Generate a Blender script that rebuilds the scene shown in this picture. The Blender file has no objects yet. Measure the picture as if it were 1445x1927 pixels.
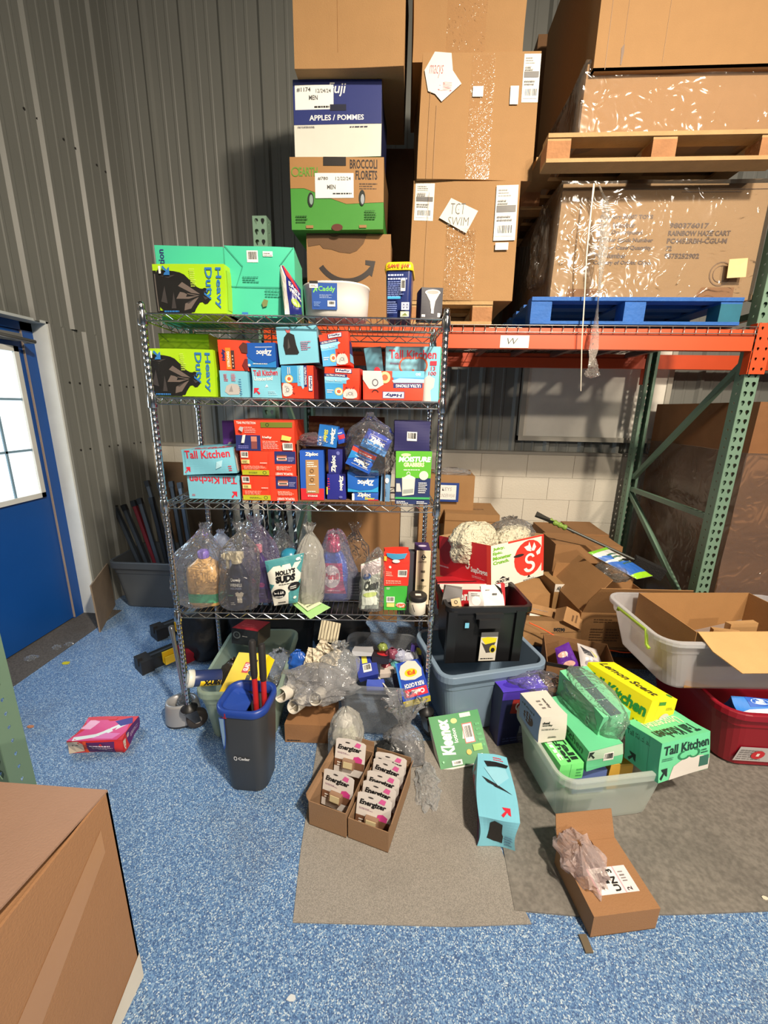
import bpy, bmesh, math, random
from mathutils import Vector, Matrix, Euler, noise

# ---------------------------------------------------------------- camera
SC = bpy.context.scene
COL = SC.collection
W0, H0, FPX = 1445, 1927, 764.0
PITCH, ROLL, YAW, CAMZ = .2519, -.0186, .0576, 1.59
cp, sp_, cy, sy, cr, sr = (math.cos(PITCH), math.sin(PITCH), math.cos(YAW), math.sin(YAW), math.cos(ROLL), math.sin(ROLL))
FW = Vector((-sy*cp, cy*cp, -sp_)); RX = Vector((cy, sy, 0)); DN = FW.cross(RX)
R2 = cr*RX+sr*DN; D2 = -sr*RX+cr*DN
EYE = Vector((0, 0, CAMZ))
cam_d = bpy.data.cameras.new('camera'); cam = bpy.data.objects.new('camera', cam_d); COL.objects.link(cam)
cam_d.sensor_fit = 'VERTICAL'; cam_d.sensor_height = 24.0; cam_d.lens = 24.0*FPX/H0; cam_d.clip_start = .02
mw = Matrix((R2, -D2, -FW)).transposed().to_4x4(); mw.translation = EYE
cam.matrix_world = mw
SC.camera = cam
SC.view_settings.view_transform = 'Standard'; SC.view_settings.look = 'None'
SC.view_settings.exposure = -0.50; SC.view_settings.gamma = 1.0; SC.view_settings.use_curve_mapping = False
SC.cycles.transparent_max_bounces = 40; SC.cycles.max_bounces = 7
SC.cycles.use_denoising = True; SC.cycles.sample_clamp_indirect = 6.0
# ---------------------------------------------------------------- world and lamps
wd = bpy.data.worlds.new('world'); SC.world = wd; wd.use_nodes = True
bg = wd.node_tree.nodes['Background']; bg.inputs[0].default_value = (.80, .90, 1.0, 1); bg.inputs[1].default_value = .08

def lamp(name, loc, target, size, watts, col, shape='DISK'):
    d = bpy.data.lights.new(name, 'AREA'); d.shape = shape; d.size = size; d.energy = watts; d.color = col
    o = bpy.data.objects.new(name, d); COL.objects.link(o); o.location = loc
    o.rotation_euler = (Vector(target)-Vector(loc)).to_track_quat('-Z', 'Y').to_euler()
    return o
lamp('ceiling_lamp_light', (1.55, -.75, 4.35), (0.2, 2.2, .8), .24, 205, (1, .87, .70)).data.spread = math.radians(112)
lamp('right_fill_light', (3.2, -2.6, 5.0), (0.3, 1.5, .5), .7, 150, (1, .86, .68))  # added fill from the right, no lamp of the place
lamp('rear_fill_light', (-2.0, -4.0, 4.8), (-.3, 1.5, .2), 1.0, 32, (1, .90, .76))  # weak fill added behind the camera, stands for no real fitting
lamp('far_lamp_light', (4.2, -6.6, 4.75), (.6, 3.7, 1.4), .34, 450, (1, .85, .68))
# daylight standing in the frosted door pane on the left
lamp('door_daylight', (-2.40, 2.05, 1.45), (.2, 1.6, .6), .62, 22, (.55, .78, 1), 'SQUARE')

# ---------------------------------------------------------------- helpers
def at(px, py, X=None, Y=None, Z=None):
    v = R2*((px-722.5)/FPX)+D2*((py-963.5)/FPX)+FW
    i, t = (0, X) if X is not None else (1, Y) if Y is not None else (2, Z)
    return EYE+v*((t-EYE[i])/v[i])
SHA = .067; SHO = Vector((-.4598, 1.6939, 0)); SHU = Vector((math.cos(SHA), math.sin(SHA), 0)); SHN = Vector((-math.sin(SHA), math.cos(SHA), 0))
def sh(px, py, b=0):          # a point of the photo on the upright plane b metres behind the shelf front
    v = R2*((px-722.5)/FPX)+D2*((py-963.5)/FPX)+FW
    p0 = SHO+SHN*b
    return EYE+v*((p0-EYE).dot(SHN)/v.dot(SHN))

def lin(c):
    c = c/255.0
    return c/12.92 if c <= .04045 else ((c+.055)/1.055)**2.4
_M = {}
def M(rgb, rough=.55, metal=0.0, var=.10, scale=9.0, bump=0.0, spec=.5, bscale=60.0, coat=0.0):
    key = (rgb, rough, metal, var, scale, bump, spec, bscale, coat)
    if key in _M: return _M[key]
    m = bpy.data.materials.new('paint_%d_%d_%d' % rgb); m.use_nodes = True; nt = m.node_tree; N = nt.nodes; L = nt.links
    b = N['Principled BSDF']; c = [lin(v) for v in rgb]
    b.inputs['Roughness'].default_value = rough; b.inputs['Metallic'].default_value = metal
    b.inputs['Specular IOR Level'].default_value = spec; b.inputs['Coat Weight'].default_value = coat
    tc = N.new('ShaderNodeTexCoord'); n = N.new('ShaderNodeTexNoise'); n.inputs['Scale'].default_value = scale; n.inputs['Detail'].default_value = 5
    L.new(tc.outputs['Object'], n.inputs['Vector'])
    mx = N.new('ShaderNodeMix'); mx.data_type = 'RGBA'
    mx.inputs[6].default_value = (*[v*(1-var) for v in c], 1); mx.inputs[7].default_value = (*[min(1, v*(1+var)+.002) for v in c], 1)
    L.new(n.outputs['Fac'], mx.inputs[0]); L.new(mx.outputs[2], b.inputs['Base Color'])
    if bump:
        n2 = N.new('ShaderNodeTexNoise'); n2.inputs['Scale'].default_value = bscale; n2.inputs['Detail'].default_value = 3
        L.new(tc.outputs['Object'], n2.inputs['Vector'])
        bp = N.new('ShaderNodeBump'); bp.inputs['Strength'].default_value = bump; bp.inputs['Distance'].default_value = .01
        L.new(n2.outputs['Fac'], bp.inputs['Height']); L.new(bp.outputs['Normal'], b.inputs['Normal'])
    _M[key] = m
    return m
_F = {}
def FILM(white=.10, wr=.45, tint=(235, 240, 245), scale=22.0, rough=.10, bd=.013, dist=2.2, gl=.85):
    """clear crinkled plastic film: see-through sheet, whitened creases, glossy skin"""
    key = (white, wr, tint, scale, rough, bd, dist, gl)
    if key in _F: return _F[key]
    m = bpy.data.materials.new('clear_film'); m.use_nodes = True; nt = m.node_tree; N = nt.nodes; L = nt.links
    N.remove(N['Principled BSDF']); out = N['Material Output']
    df = N.new('ShaderNodeBsdfDiffuse'); tl = N.new('ShaderNodeBsdfTranslucent'); gs = N.new('ShaderNodeBsdfGlossy')
    for q in (df, tl): q.inputs[0].default_value = (*[lin(v) for v in tint], 1)
    gs.inputs['Roughness'].default_value = rough
    tc = N.new('ShaderNodeTexCoord'); n = N.new('ShaderNodeTexNoise'); n.inputs['Scale'].default_value = scale
    n.inputs['Detail'].default_value = 3; n.inputs['Distortion'].default_value = dist
    try: n.noise_type = 'RIDGED_MULTIFRACTAL'; n.normalize = True
    except Exception: pass
    L.new(tc.outputs['Object'], n.inputs['Vector'])
    bp = N.new('ShaderNodeBump'); bp.inputs['Strength'].default_value = 1.0; bp.inputs['Distance'].default_value = bd
    L.new(n.outputs['Fac'], bp.inputs['Height']); L.new(bp.outputs['Normal'], gs.inputs['Normal'])
    rp = N.new('ShaderNodeMapRange'); rp.inputs[1].default_value = .60; rp.inputs[2].default_value = .92
    rp.inputs[3].default_value = white; rp.inputs[4].default_value = white+wr; L.new(n.outputs['Fac'], rp.inputs[0])
    lw = N.new('ShaderNodeLayerWeight'); lw.inputs[0].default_value = .28
    ad = N.new('ShaderNodeMath'); ad.operation = 'MULTIPLY_ADD'; ad.use_clamp = True; ad.inputs[1].default_value = .25
    L.new(lw.outputs['Facing'], ad.inputs[0]); L.new(rp.outputs[0], ad.inputs[2])
    dt = N.new('ShaderNodeMixShader'); dt.inputs[0].default_value = .4; L.new(df.outputs[0], dt.inputs[1]); L.new(tl.outputs[0], dt.inputs[2])
    tr = N.new('ShaderNodeBsdfTransparent'); mx = N.new('ShaderNodeMixShader')
    L.new(ad.outputs[0], mx.inputs[0]); L.new(tr.outputs[0], mx.inputs[1]); L.new(dt.outputs[0], mx.inputs[2])
    fr = N.new('ShaderNodeFresnel'); fr.inputs[0].default_value = 1.5; L.new(bp.outputs['Normal'], fr.inputs['Normal'])
    fm = N.new('ShaderNodeMath'); fm.operation = 'MULTIPLY'; fm.use_clamp = True; fm.inputs[1].default_value = gl; L.new(fr.outputs[0], fm.inputs[0])
    m2 = N.new('ShaderNodeMixShader'); L.new(fm.outputs[0], m2.inputs[0]); L.new(mx.outputs[0], m2.inputs[1]); L.new(gs.outputs[0], m2.inputs[2])
    L.new(m2.outputs[0], out.inputs[0])
    _F[key] = m
    return m
def FROST(rgb, opac=.6, rough=.35):
    """milky translucent plastic"""
    key = ('frost', rgb, opac, rough)
    if key in _F: return _F[key]
    m = bpy.data.materials.new('translucent_plastic'); m.use_nodes = True; nt = m.node_tree; N = nt.nodes; L = nt.links
    b = N['Principled BSDF']; out = N['Material Output']; c = (*[lin(v) for v in rgb], 1)
    b.inputs['Base Color'].default_value = c; b.inputs['Roughness'].default_value = rough
    tl = N.new('ShaderNodeBsdfTranslucent'); tl.inputs[0].default_value = c
    m1 = N.new('ShaderNodeMixShader'); m1.inputs[0].default_value = .4; L.new(b.outputs[0], m1.inputs[1]); L.new(tl.outputs[0], m1.inputs[2])
    tr = N.new('ShaderNodeBsdfTransparent'); m2 = N.new('ShaderNodeMixShader')
    lw = N.new('ShaderNodeLayerWeight'); lw.inputs[0].default_value = .3
    ad = N.new('ShaderNodeMath'); ad.operation = 'MULTIPLY_ADD'; ad.use_clamp = True; ad.inputs[1].default_value = .3; ad.inputs[2].default_value = opac
    L.new(lw.outputs['Facing'], ad.inputs[0]); L.new(ad.outputs[0], m2.inputs[0])
    L.new(tr.outputs[0], m2.inputs[1]); L.new(m1.outputs[0], m2.inputs[2]); L.new(m2.outputs[0], out.inputs[0])
    _F[key] = m
    return m

class MB:
    """collects shapes and links them as one mesh object"""
    def __init__(s): s.v = []; s.f = []; s.m = []; s.mats = []; s.sm = []
    def mi(s, mat):
        if mat not in s.mats: s.mats.append(mat)
        return s.mats.index(mat)
    def add(s, vs, fs, mat, smooth=False):
        o = len(s.v); i = s.mi(mat); s.v += [tuple(v) for v in vs]
        for f in fs: s.f.append([o+k for k in f]); s.m.append(i); s.sm.append(smooth)
        return s
    def box(s, lo, hi, mat, T=None):
        x0, y0, z0 = lo; x1, y1, z1 = hi
        vs = [Vector(p) for p in ((x0, y0, z0), (x1, y0, z0), (x1, y1, z0), (x0, y1, z0), (x0, y0, z1), (x1, y0, z1), (x1, y1, z1), (x0, y1, z1))]
        if T: vs = [T@v for v in vs]
        return s.add(vs, [(0, 3, 2, 1), (4, 5, 6, 7), (0, 1, 5, 4), (1, 2, 6, 5), (2, 3, 7, 6), (3, 0, 4, 7)], mat)
    def tube(s, pts, r, mat, seg=8, caps=True, smooth=True, rs=None):
        pts = [Vector(p) for p in pts]; vs = []; n = len(pts)
        up = None
        for i, p in enumerate(pts):
            d = (pts[min(i+1, n-1)]-pts[max(i-1, 0)]).normalized()
            if up is None: up = d.orthogonal().normalized()
            else:
                up = (up-d*up.dot(d))
                up = up.normalized() if up.length > 1e-6 else d.orthogonal().normalized()
            w = d.cross(up); rr = rs[i] if rs else r
            for k in range(seg):
                a = 2*math.pi*k/seg; vs.append(p+(up*math.cos(a)+w*math.sin(a))*rr)
        fs = [(i*seg+k, i*seg+(k+1) % seg, (i+1)*seg+(k+1) % seg, (i+1)*seg+k) for i in range(n-1) for k in range(seg)]
        s.add(vs, fs, mat, smooth)
        if caps: s.add(vs[:seg], [tuple(reversed(range(seg)))], mat); s.add(vs[-seg:], [tuple(range(seg))], mat)
        return s
    def loft(s, rings, mat, smooth=True, cap0=True, cap1=True):
        n = len(rings[0]); vs = [p for r in rings for p in r]
        fs = [(i*n+k, i*n+(k+1) % n, (i+1)*n+(k+1) % n, (i+1)*n+k) for i in range(len(rings)-1) for k in range(n)]
        s.add(vs, fs, mat, smooth)
        if cap0: s.add(rings[0], [tuple(reversed(range(n)))], mat)
        if cap1: s.add(rings[-1], [tuple(range(n))], mat)
        return s
    def lathe(s, prof, mat, seg=24, sx=1.0, sy=1.0, T=None, cap0=True, cap1=True, smooth=True):
        rings = []
        for r, z in prof:
            ring = [Vector((r*sx*math.cos(2*math.pi*k/seg), r*sy*math.sin(2*math.pi*k/seg), z)) for k in range(seg)]
            rings.append([T@p for p in ring] if T else ring)
        return s.loft(rings, mat, smooth, cap0, cap1)
    def build(s, name, parent=None, loc=None, rot=None):
        me = bpy.data.meshes.new(name); me.from_pydata(s.v, [], s.f)
        for m in s.mats: me.materials.append(m)
        me.polygons.foreach_set('material_index', s.m); me.polygons.foreach_set('use_smooth', s.sm); me.update()
        o = bpy.data.objects.new(name, me); COL.objects.link(o)
        if parent: o.parent = parent
        if loc is not None: o.location = loc
        if rot is not None: o.rotation_euler = rot
        return o
def tag(o, label=None, cat=None, group=None, kind=None):
    for k, v in (('label', label), ('category', cat), ('group', group), ('kind', kind)):
        if v: o[k] = v
    return o
def empty(name, mat4, label=None, cat=None, group=None, kind=None):
    o = bpy.data.objects.new(name, None); COL.objects.link(o); o.empty_display_size = .05
    o.matrix_world = mat4 if isinstance(mat4, Matrix) else Matrix.Translation(mat4)
    return tag(o, label, cat, group, kind)
def frame(o, x, z):           # 4x4 from an origin, an x axis and roughly a z axis
    x = x.normalized(); z = (z-x*z.dot(x)).normalized(); y = z.cross(x)
    m = Matrix((x, y, z)).transposed().to_4x4(); m.translation = o
    return m
def yawm(p, a, rx=0, ry=0): return Matrix.Translation(p)@Euler((rx, ry, a)).to_matrix().to_4x4()
def rrect(hx, hy, r, n=4, z=0, ox=0, oy=0):
    pts = []
    for cx_, cy_, a0 in ((hx-r, hy-r, 0), (-hx+r, hy-r, 90), (-hx+r, -hy+r, 180), (hx-r, -hy+r, 270)):
        for k in range(n+1):
            a = math.radians(a0+90*k/n); pts.append(Vector((ox+cx_+r*math.cos(a), oy+cy_+r*math.sin(a), z)))
    return pts

# ------------------------------------------------ printing: lettering and marks as thin flat pieces lying on a face
_T = {}
def text2d(s, bold=0.0, shear=0.0):
    key = (s, bold, shear)
    if key in _T: return _T[key]
    c = bpy.data.curves.new('t', 'FONT'); c.body = s; c.resolution_u = 2; c.offset = bold; c.shear = shear; c.fill_mode = 'BOTH'
    o = bpy.data.objects.new('t', c); SC.collection.objects.link(o); bpy.context.view_layer.update()
    ev = o.evaluated_get(bpy.context.evaluated_depsgraph_get()); me = ev.to_mesh()
    vs = [(v.co.x, v.co.y) for v in me.vertices]; fs = [tuple(p.vertices) for p in me.polygons]
    ev.to_mesh_clear(); bpy.data.objects.remove(o); bpy.data.curves.remove(c)
    x0 = min(v[0] for v in vs); x1 = max(v[0] for v in vs); y0 = min(v[1] for v in vs); y1 = max(v[1] for v in vs)
    vs = [((x-x0)/(x1-x0 or 1), (y-y0)/(y1-y0 or 1)) for x, y in vs]
    _T[key] = (vs, fs)
    return _T[key]
BLK = (22, 22, 24); WHT = (226, 224, 218)
def shapes(cmds, rnd):
    """print commands -> list of (uv points, faces, colour), u and v 0..1 over the face"""
    out = []
    for c in cmds:
        k = c[0]
        if k == 'r':
            _, a, b, d, e, col = c; out.append(([(a, b), (d, b), (d, e), (a, e)], [(0, 1, 2, 3)], col))
        elif k == 't':
            _, a, b, d, e, s, col = c[:7]; rot = c[7] if len(c) > 7 else 0; bold = c[8] if len(c) > 8 else .012; shr = c[9] if len(c) > 9 else 0
            vs, fs = text2d(s, bold, shr)
            if rot == 90: vs = [(1-y, x) for x, y in vs]
            elif rot == 180: vs = [(1-x, 1-y) for x, y in vs]
            elif rot == 270: vs = [(y, 1-x) for x, y in vs]
            out.append(([(a+x*(d-a), b+y*(e-b)) for x, y in vs], fs, col))
        elif k == 'p':
            out.append((list(c[1]), [tuple(range(len(c[1])))], c[2]))
        elif k == 'q':      # polygon with softened corners
            P = list(c[1])
            for _ in range(1): P = [w for i in range(len(P)) for w in ((P[i][0]*.75+P[(i+1) % len(P)][0]*.25, P[i][1]*.75+P[(i+1) % len(P)][1]*.25), (P[i][0]*.25+P[(i+1) % len(P)][0]*.75, P[i][1]*.25+P[(i+1) % len(P)][1]*.75))]
            out.append((P, [tuple(range(len(P)))], c[2]))
        elif k == 'e':
            _, u, v, ru, rv, col = c
            out.append(([(u+ru*math.cos(i*math.pi/10), v+rv*math.sin(i*math.pi/10)) for i in range(20)], [tuple(range(20))], col))
        elif k == 'l':      # lines of tiny print
            _, a, b, d, e, n, col = c
            h = (e-b)/n
            for i in range(n):
                x = a; y = b+h*i
                end = d-(d-a)*rnd.random()*.35
                while x < end:
                    w = (d-a)*(.06+.16*rnd.random()); x1 = min(x+w, end)
                    out.append(([(x, y), (x1, y), (x1, y+h*.45), (x, y+h*.45)], [(0, 1, 2, 3)], col)); x = x1+(d-a)*.03
        elif k == 'b':      # barcode
            _, a, b, d, e = c[:5]
            out.append(([(a, b), (d, b), (d, e), (a, e)], [(0, 1, 2, 3)], WHT))
            x = a+(d-a)*.1
            while x < d-(d-a)*.1:
                w = (d-a)*rnd.choice((.02, .03, .05)); out.append(([(x, b+(e-b)*.25), (x+w, b+(e-b)*.25), (x+w, b+(e-b)*.9), (x, b+(e-b)*.9)], [(0, 1, 2, 3)], BLK)); x += w+(d-a)*rnd.choice((.02, .035))
        elif k == 'a':      # bent arrow mark pointing up and right; rot turns it
            _, a, b, d, e, col, rot = c
            P = [(.15, 1), (.95, 1), (.95, .2), (.7, .35), (.62, .55), (.2, .0), (.0, .2), (.45, .68), (.3, .74)]
            if rot == 90: P = [(1-y, x) for x, y in P]
            elif rot == 180: P = [(1-x, 1-y) for x, y in P]
            elif rot == 270: P = [(y, 1-x) for x, y in P]
            out.append(([(a+x*(d-a), b+y*(e-b)) for x, y in P], [tuple(range(len(P)))], col))
        elif k == 'rot':    # the commands turned by a multiple of 90 degrees
            for pts, fs, col in shapes(c[2], rnd):
                f = {90: lambda x, y: (1-y, x), 180: lambda x, y: (1-x, 1-y), 270: lambda x, y: (y, 1-x)}[c[1]]
                out.append(([f(x, y) for x, y in pts], fs, col))
        elif k == 'in':     # the commands inside a smaller rectangle
            _, a, b, d, e, sub = c
            for pts, fs, col in shapes(sub, rnd): out.append(([(a+x*(d-a), b+y*(e-b)) for x, y in pts], fs, col))
        elif k == 's':      # ring or arc: centre, inner and outer radii, angles
            _, u, v, r0, r1, ru, a0, a1, col = c
            n = 18; vs = []
            for i in range(n+1):
                t = math.radians(a0+(a1-a0)*i/n); vs += [(u+r0*ru*math.cos(t), v+r0*math.sin(t)), (u+r1*ru*math.cos(t), v+r1*math.sin(t))]
            out.append((vs, [(2*i, 2*i+1, 2*i+3, 2*i+2) for i in range(n)], col))
    return out
FACES = {
    'F': lambda W, D, H: (Vector((-W/2, 0, 0)), Vector((W, 0, 0)), Vector((0, 0, H)), Vector((0, -1, 0))),
    'K': lambda W, D, H: (Vector((W/2, D, 0)), Vector((-W, 0, 0)), Vector((0, 0, H)), Vector((0, 1, 0))),
    'R': lambda W, D, H: (Vector((W/2, 0, 0)), Vector((0, D, 0)), Vector((0, 0, H)), Vector((1, 0, 0))),
    'L': lambda W, D, H: (Vector((-W/2, D, 0)), Vector((0, -D, 0)), Vector((0, 0, H)), Vector((-1, 0, 0))),
    'T': lambda W, D, H: (Vector((-W/2, 0, H)), Vector((W, 0, 0)), Vector((0, D, 0)), Vector((0, 0, 1)))}
def printing(parent, fr, cmds, off=.0006, deform=None, name='printing', rough=.5, seed=1):
    """lay print commands on a face frame (origin, u, v, normal) of parent"""
    o, u, v, n = fr; rnd = random.Random(seed); mb = MB(); i = 0
    for pts, fs, col in shapes(cmds, rnd):
        mat = col if isinstance(col, bpy.types.Material) else M(col, rough, var=.05)
        base = o+n*(off+i*.00009); i += 1
        mb.add([base+u*a+v*b for a, b in pts], fs, mat)
    # keep faces turned outwards
    ob = mb.build(name, parent)
    if deform:
        bm = bmesh.new(); bm.from_mesh(ob.data); bmesh.ops.triangulate(bm, faces=bm.faces[:])
        lim = max(u.length, v.length)/7
        for _ in range(3):
            es = [e for e in bm.edges if e.calc_length() > lim]
            if not es: break
            bmesh.ops.subdivide_edges(bm, edges=es, cuts=1); bmesh.ops.triangulate(bm, faces=[f for f in bm.faces if len(f.verts) > 3])
        for w in bm.verts: w.co = deform(w.co)
        bm.to_mesh(ob.data); bm.free()
    return ob
def crumpler(W, D, H, amp, seed):
    rnd = random.Random(seed); ph = [rnd.random()*6.28 for _ in range(9)]; k = [rnd.uniform(2.0, 5.0) for _ in range(9)]
    def f(p):
        x, y, z = p.x/W, p.y/D, p.z/H
        dx = amp*math.sin(k[0]*z+ph[0]+k[1]*y)*(.5+abs(x)*2)*(1 if x > 0 else -1)*.5
        dy = amp*math.sin(k[2]*x+ph[2]+k[3]*z)*(y-.5)*1.4
        dz = amp*math.sin(k[4]*x+ph[4]+k[5]*y)*min(1, max(0, z*1.6))*.7
        return p+Vector((dx, dy, dz))
    return f
def gridbox(mb, W, D, H, mat, n=8, mats=None):
    for key in 'FKRLTB':
        if key == 'B': o, u, v = Vector((-W/2, D, 0)), Vector((W, 0, 0)), Vector((0, -D, 0))
        else: o, u, v, _ = FACES[key](W, D, H)
        vs = [o+u*(i/n)+v*(j/n) for j in range(n+1) for i in range(n+1)]
        fs = [(j*(n+1)+i, j*(n+1)+i+1, (j+1)*(n+1)+i+1, (j+1)*(n+1)+i) for j in range(n) for i in range(n)]
        mb.add(vs, fs, (mats or {}).get(key, mat))
def carton(name, label, cat, mat4, W, D, H, col, prints=None, amp=0.0, group=None, seed=1, side=None, extra=None):
    """a closed printed carton: body plus one printing part per face. Origin: middle of the bottom front edge."""
    root = empty(name, mat4, label, cat, group)
    mat = col if isinstance(col, bpy.types.Material) else M(col, .5, var=.06)
    mb = MB(); mats = {k: (c if isinstance(c, bpy.types.Material) else M(c, .5, var=.06)) for k, c in (side or {}).items()}
    gridbox(mb, W, D, H, mat, 10 if amp else 1, mats)
    body = mb.build('carton_body', root)
    df = crumpler(W, D, H, amp, seed) if amp else None
    if df:
        for w in body.data.vertices: w.co = df(w.co)
    else:
        bv = body.modifiers.new('bevel', 'BEVEL'); bv.width = min(W, D, H)*.012; bv.segments = 1; bv.limit_method = 'ANGLE'
        me = body.data; bm = bmesh.new(); bm.from_mesh(me); bmesh.ops.remove_doubles(bm, verts=bm.verts[:], dist=1e-5); bm.to_mesh(me); bm.free()
    for key, cmds in (prints or {}).items():
        printing(root, FACES[key](W, D, H), cmds, .0015 if amp else .0006, df, seed=seed)
    return root
def upright(p0, p1, ptop, z=None):
    """pose of an upright box from its front bottom corners and a point at its top"""
    d = p1-p0; W = math.hypot(d.x, d.y); x = Vector((d.x, d.y, 0)).normalized()
    z0 = z if z is not None else (p0.z+p1.z)/2
    c = (p0+p1)/2; c.z = z0
    return frame(c, x, Vector((0, 0, 1))), W, ptop.z-z0
def posed(bl, br, tl):
    """pose of a tilted box from three corners of its front face"""
    x = br-bl; z = tl-bl; m = frame((bl+br)/2, x, z)
    zz = z-x.normalized()*z.dot(x.normalized())
    return m, x.length, zz.length
BR = (140, 104, 64)            # plain corrugated board
def board(rgb=BR, var=.08): return M(rgb, .8, var=var, scale=14, bump=.15, bscale=220)
# ================================================================ the setting
WX, WY, TOPZ = -2.39, 3.78, 5.6
def floor_mat():
    m = bpy.data.materials.new('blue_flake_floor'); m.use_nodes = True; nt = m.node_tree; N = nt.nodes; L = nt.links; b = N['Principled BSDF']
    tc = N.new('ShaderNodeTexCoord'); v = N.new('ShaderNodeTexVoronoi'); v.inputs['Scale'].default_value = 310
    L.new(tc.outputs['Object'], v.inputs['Vector'])
    cr_ = N.new('ShaderNodeValToRGB'); e = cr_.color_ramp; e.interpolation = 'CONSTANT'
    cols = [(0, (58, 86, 128)), (.18, (74, 108, 152)), (.42, (94, 130, 172)), (.62, (122, 152, 184)), (.82, (176, 192, 204)), (.93, (70, 98, 144))]
    e.elements[0].position = 0; e.elements[0].color = (*[lin(c) for c in cols[0][1]], 1)
    e.elements[1].position = cols[1][0]; e.elements[1].color = (*[lin(c) for c in cols[1][1]], 1)
    for p, c in cols[2:]:
        q = e.elements.new(p); q.color = (*[lin(k) for k in c], 1)
    sx = N.new('ShaderNodeSeparateColor'); L.new(v.outputs['Color'], sx.inputs[0]); L.new(sx.outputs[0], cr_.inputs[0])
    n = N.new('ShaderNodeTexNoise'); n.inputs['Scale'].default_value = 2.2; n.inputs['Detail'].default_value = 6; L.new(tc.outputs['Object'], n.inputs['Vector'])
    mr = N.new('ShaderNodeMapRange'); mr.inputs[1].default_value = .52; mr.inputs[2].default_value = .72; mr.inputs[3].default_value = 0; mr.inputs[4].default_value = .34
    L.new(n.outputs['Fac'], mr.inputs[0])
    mx = N.new('ShaderNodeMix'); mx.data_type = 'RGBA'; mx.inputs[7].default_value = (lin(92), lin(92), lin(92), 1)
    L.new(mr.outputs[0], mx.inputs[0]); L.new(cr_.outputs[0], mx.inputs[6]); L.new(mx.outputs[2], b.inputs['Base Color'])
    b.inputs['Roughness'].default_value = .5
    bp = N.new('ShaderNodeBump'); bp.inputs['Strength'].default_value = .25; bp.inputs['Distance'].default_value = .002
    L.new(v.outputs['Distance'], bp.inputs['Height']); L.new(bp.outputs[0], b.inputs['Normal'])
    return m
def speckle(rgb, rgb2, scale=300, rough=.9, stain=(70, 62, 54), amt=.5):
    m = bpy.data.materials.new('worn_grey'); m.use_nodes = True; nt = m.node_tree; N = nt.nodes; L = nt.links; b = N['Principled BSDF']
    tc = N.new('ShaderNodeTexCoord'); n = N.new('ShaderNodeTexNoise'); n.inputs['Scale'].default_value = scale; n.inputs['Detail'].default_value = 3
    n2 = N.new('ShaderNodeTexNoise'); n2.inputs['Scale'].default_value = 4.5; n2.inputs['Detail'].default_value = 7
    for q in (n, n2): L.new(tc.outputs['Object'], q.inputs['Vector'])
    a = N.new('ShaderNodeMapRange'); a.inputs[1].default_value = .35; a.inputs[2].default_value = .65; L.new(n.outputs['Fac'], a.inputs[0])
    mx = N.new('ShaderNodeMix'); mx.data_type = 'RGBA'; mx.inputs[6].default_value = (*[lin(c) for c in rgb], 1); mx.inputs[7].default_value = (*[lin(c) for c in rgb2], 1)
    L.new(a.outputs[0], mx.inputs[0])
    c = N.new('ShaderNodeMapRange'); c.inputs[1].default_value = .5; c.inputs[2].default_value = .75; c.inputs[4].default_value = amt; L.new(n2.outputs['Fac'], c.inputs[0])
    m2 = N.new('ShaderNodeMix'); m2.data_type = 'RGBA'; m2.inputs[7].default_value = (*[lin(k) for k in stain], 1)
    L.new(c.outputs[0], m2.inputs[0]); L.new(mx.outputs[2], m2.inputs[6]); L.new(m2.outputs[2], b.inputs['Base Color'])
    b.inputs['Roughness'].default_value = rough
    bp = N.new('ShaderNodeBump'); bp.inputs['Strength'].default_value = .5; bp.inputs['Distance'].default_value = .003
    L.new(n.outputs['Fac'], bp.inputs['Height']); L.new(bp.outputs[0], b.inputs['Normal'])
    return m
tag(MB().box((WX-.3, -6, -.1), (7, WY+.2, 0), floor_mat()).build('floor'), 'speckled blue and white flake floor', kind='structure')
tag(MB().box((WX-.3, -6, TOPZ), (7, WY+.2, TOPZ+.1), M((150, 150, 146), .8)).build('ceiling'), 'pale metal ceiling above the frame', kind='structure')
# bare strip of dusty concrete along the door
tag(MB().box((WX-.16, 1.2, 0), (WX+.17, 2.78, .003), speckle((88, 84, 80), (66, 62, 60), 120)).build('trim_1'), 'dusty bare threshold strip below the blue door', kind='structure')

def mat_piece(name, pts, h, mt, label):
    mb = MB(); n = len(pts); b = [Vector((x, y, .0)) for x, y in pts]; t = [Vector((x, y, h)) for x, y in pts]
    mb.add(b+t, [tuple(range(n, 2*n))]+[(i, (i+1) % n, n+(i+1) % n, n+i) for i in range(n)], mt)
    return tag(mb.build(name), label, 'mat')
P = [at(*p, Z=0) for p in ((598, 1395), (585, 1480), (566, 1600), (551, 1737), (700, 1741), (860, 1745), (1000, 1740), (975, 1690), (940, 1590), (920, 1480), (905, 1395))]
mat_piece('floor_mat', [(p.x, p.y) for p in P], .004, speckle((150, 144, 136), (116, 112, 106), 380, amt=.3, stain=(84, 80, 76)), 'worn grey beige floor mat with a frayed edge on the blue floor')
P = [at(*p, Z=0) for p in ((905, 1395), (920, 1480), (945, 1590), (968, 1715), (1090, 1726), (1300, 1722), (1445, 1716), (1700, 1700))]
mat_piece('floor_mat', [(p.x, p.y) for p in P]+[(2.6, 1.9), (.35, 1.95)], .006, speckle((122, 117, 110), (102, 98, 92), 60, .6, (70, 67, 64), .4), 'darker stained grey floor mat under the plastic totes')

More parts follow.
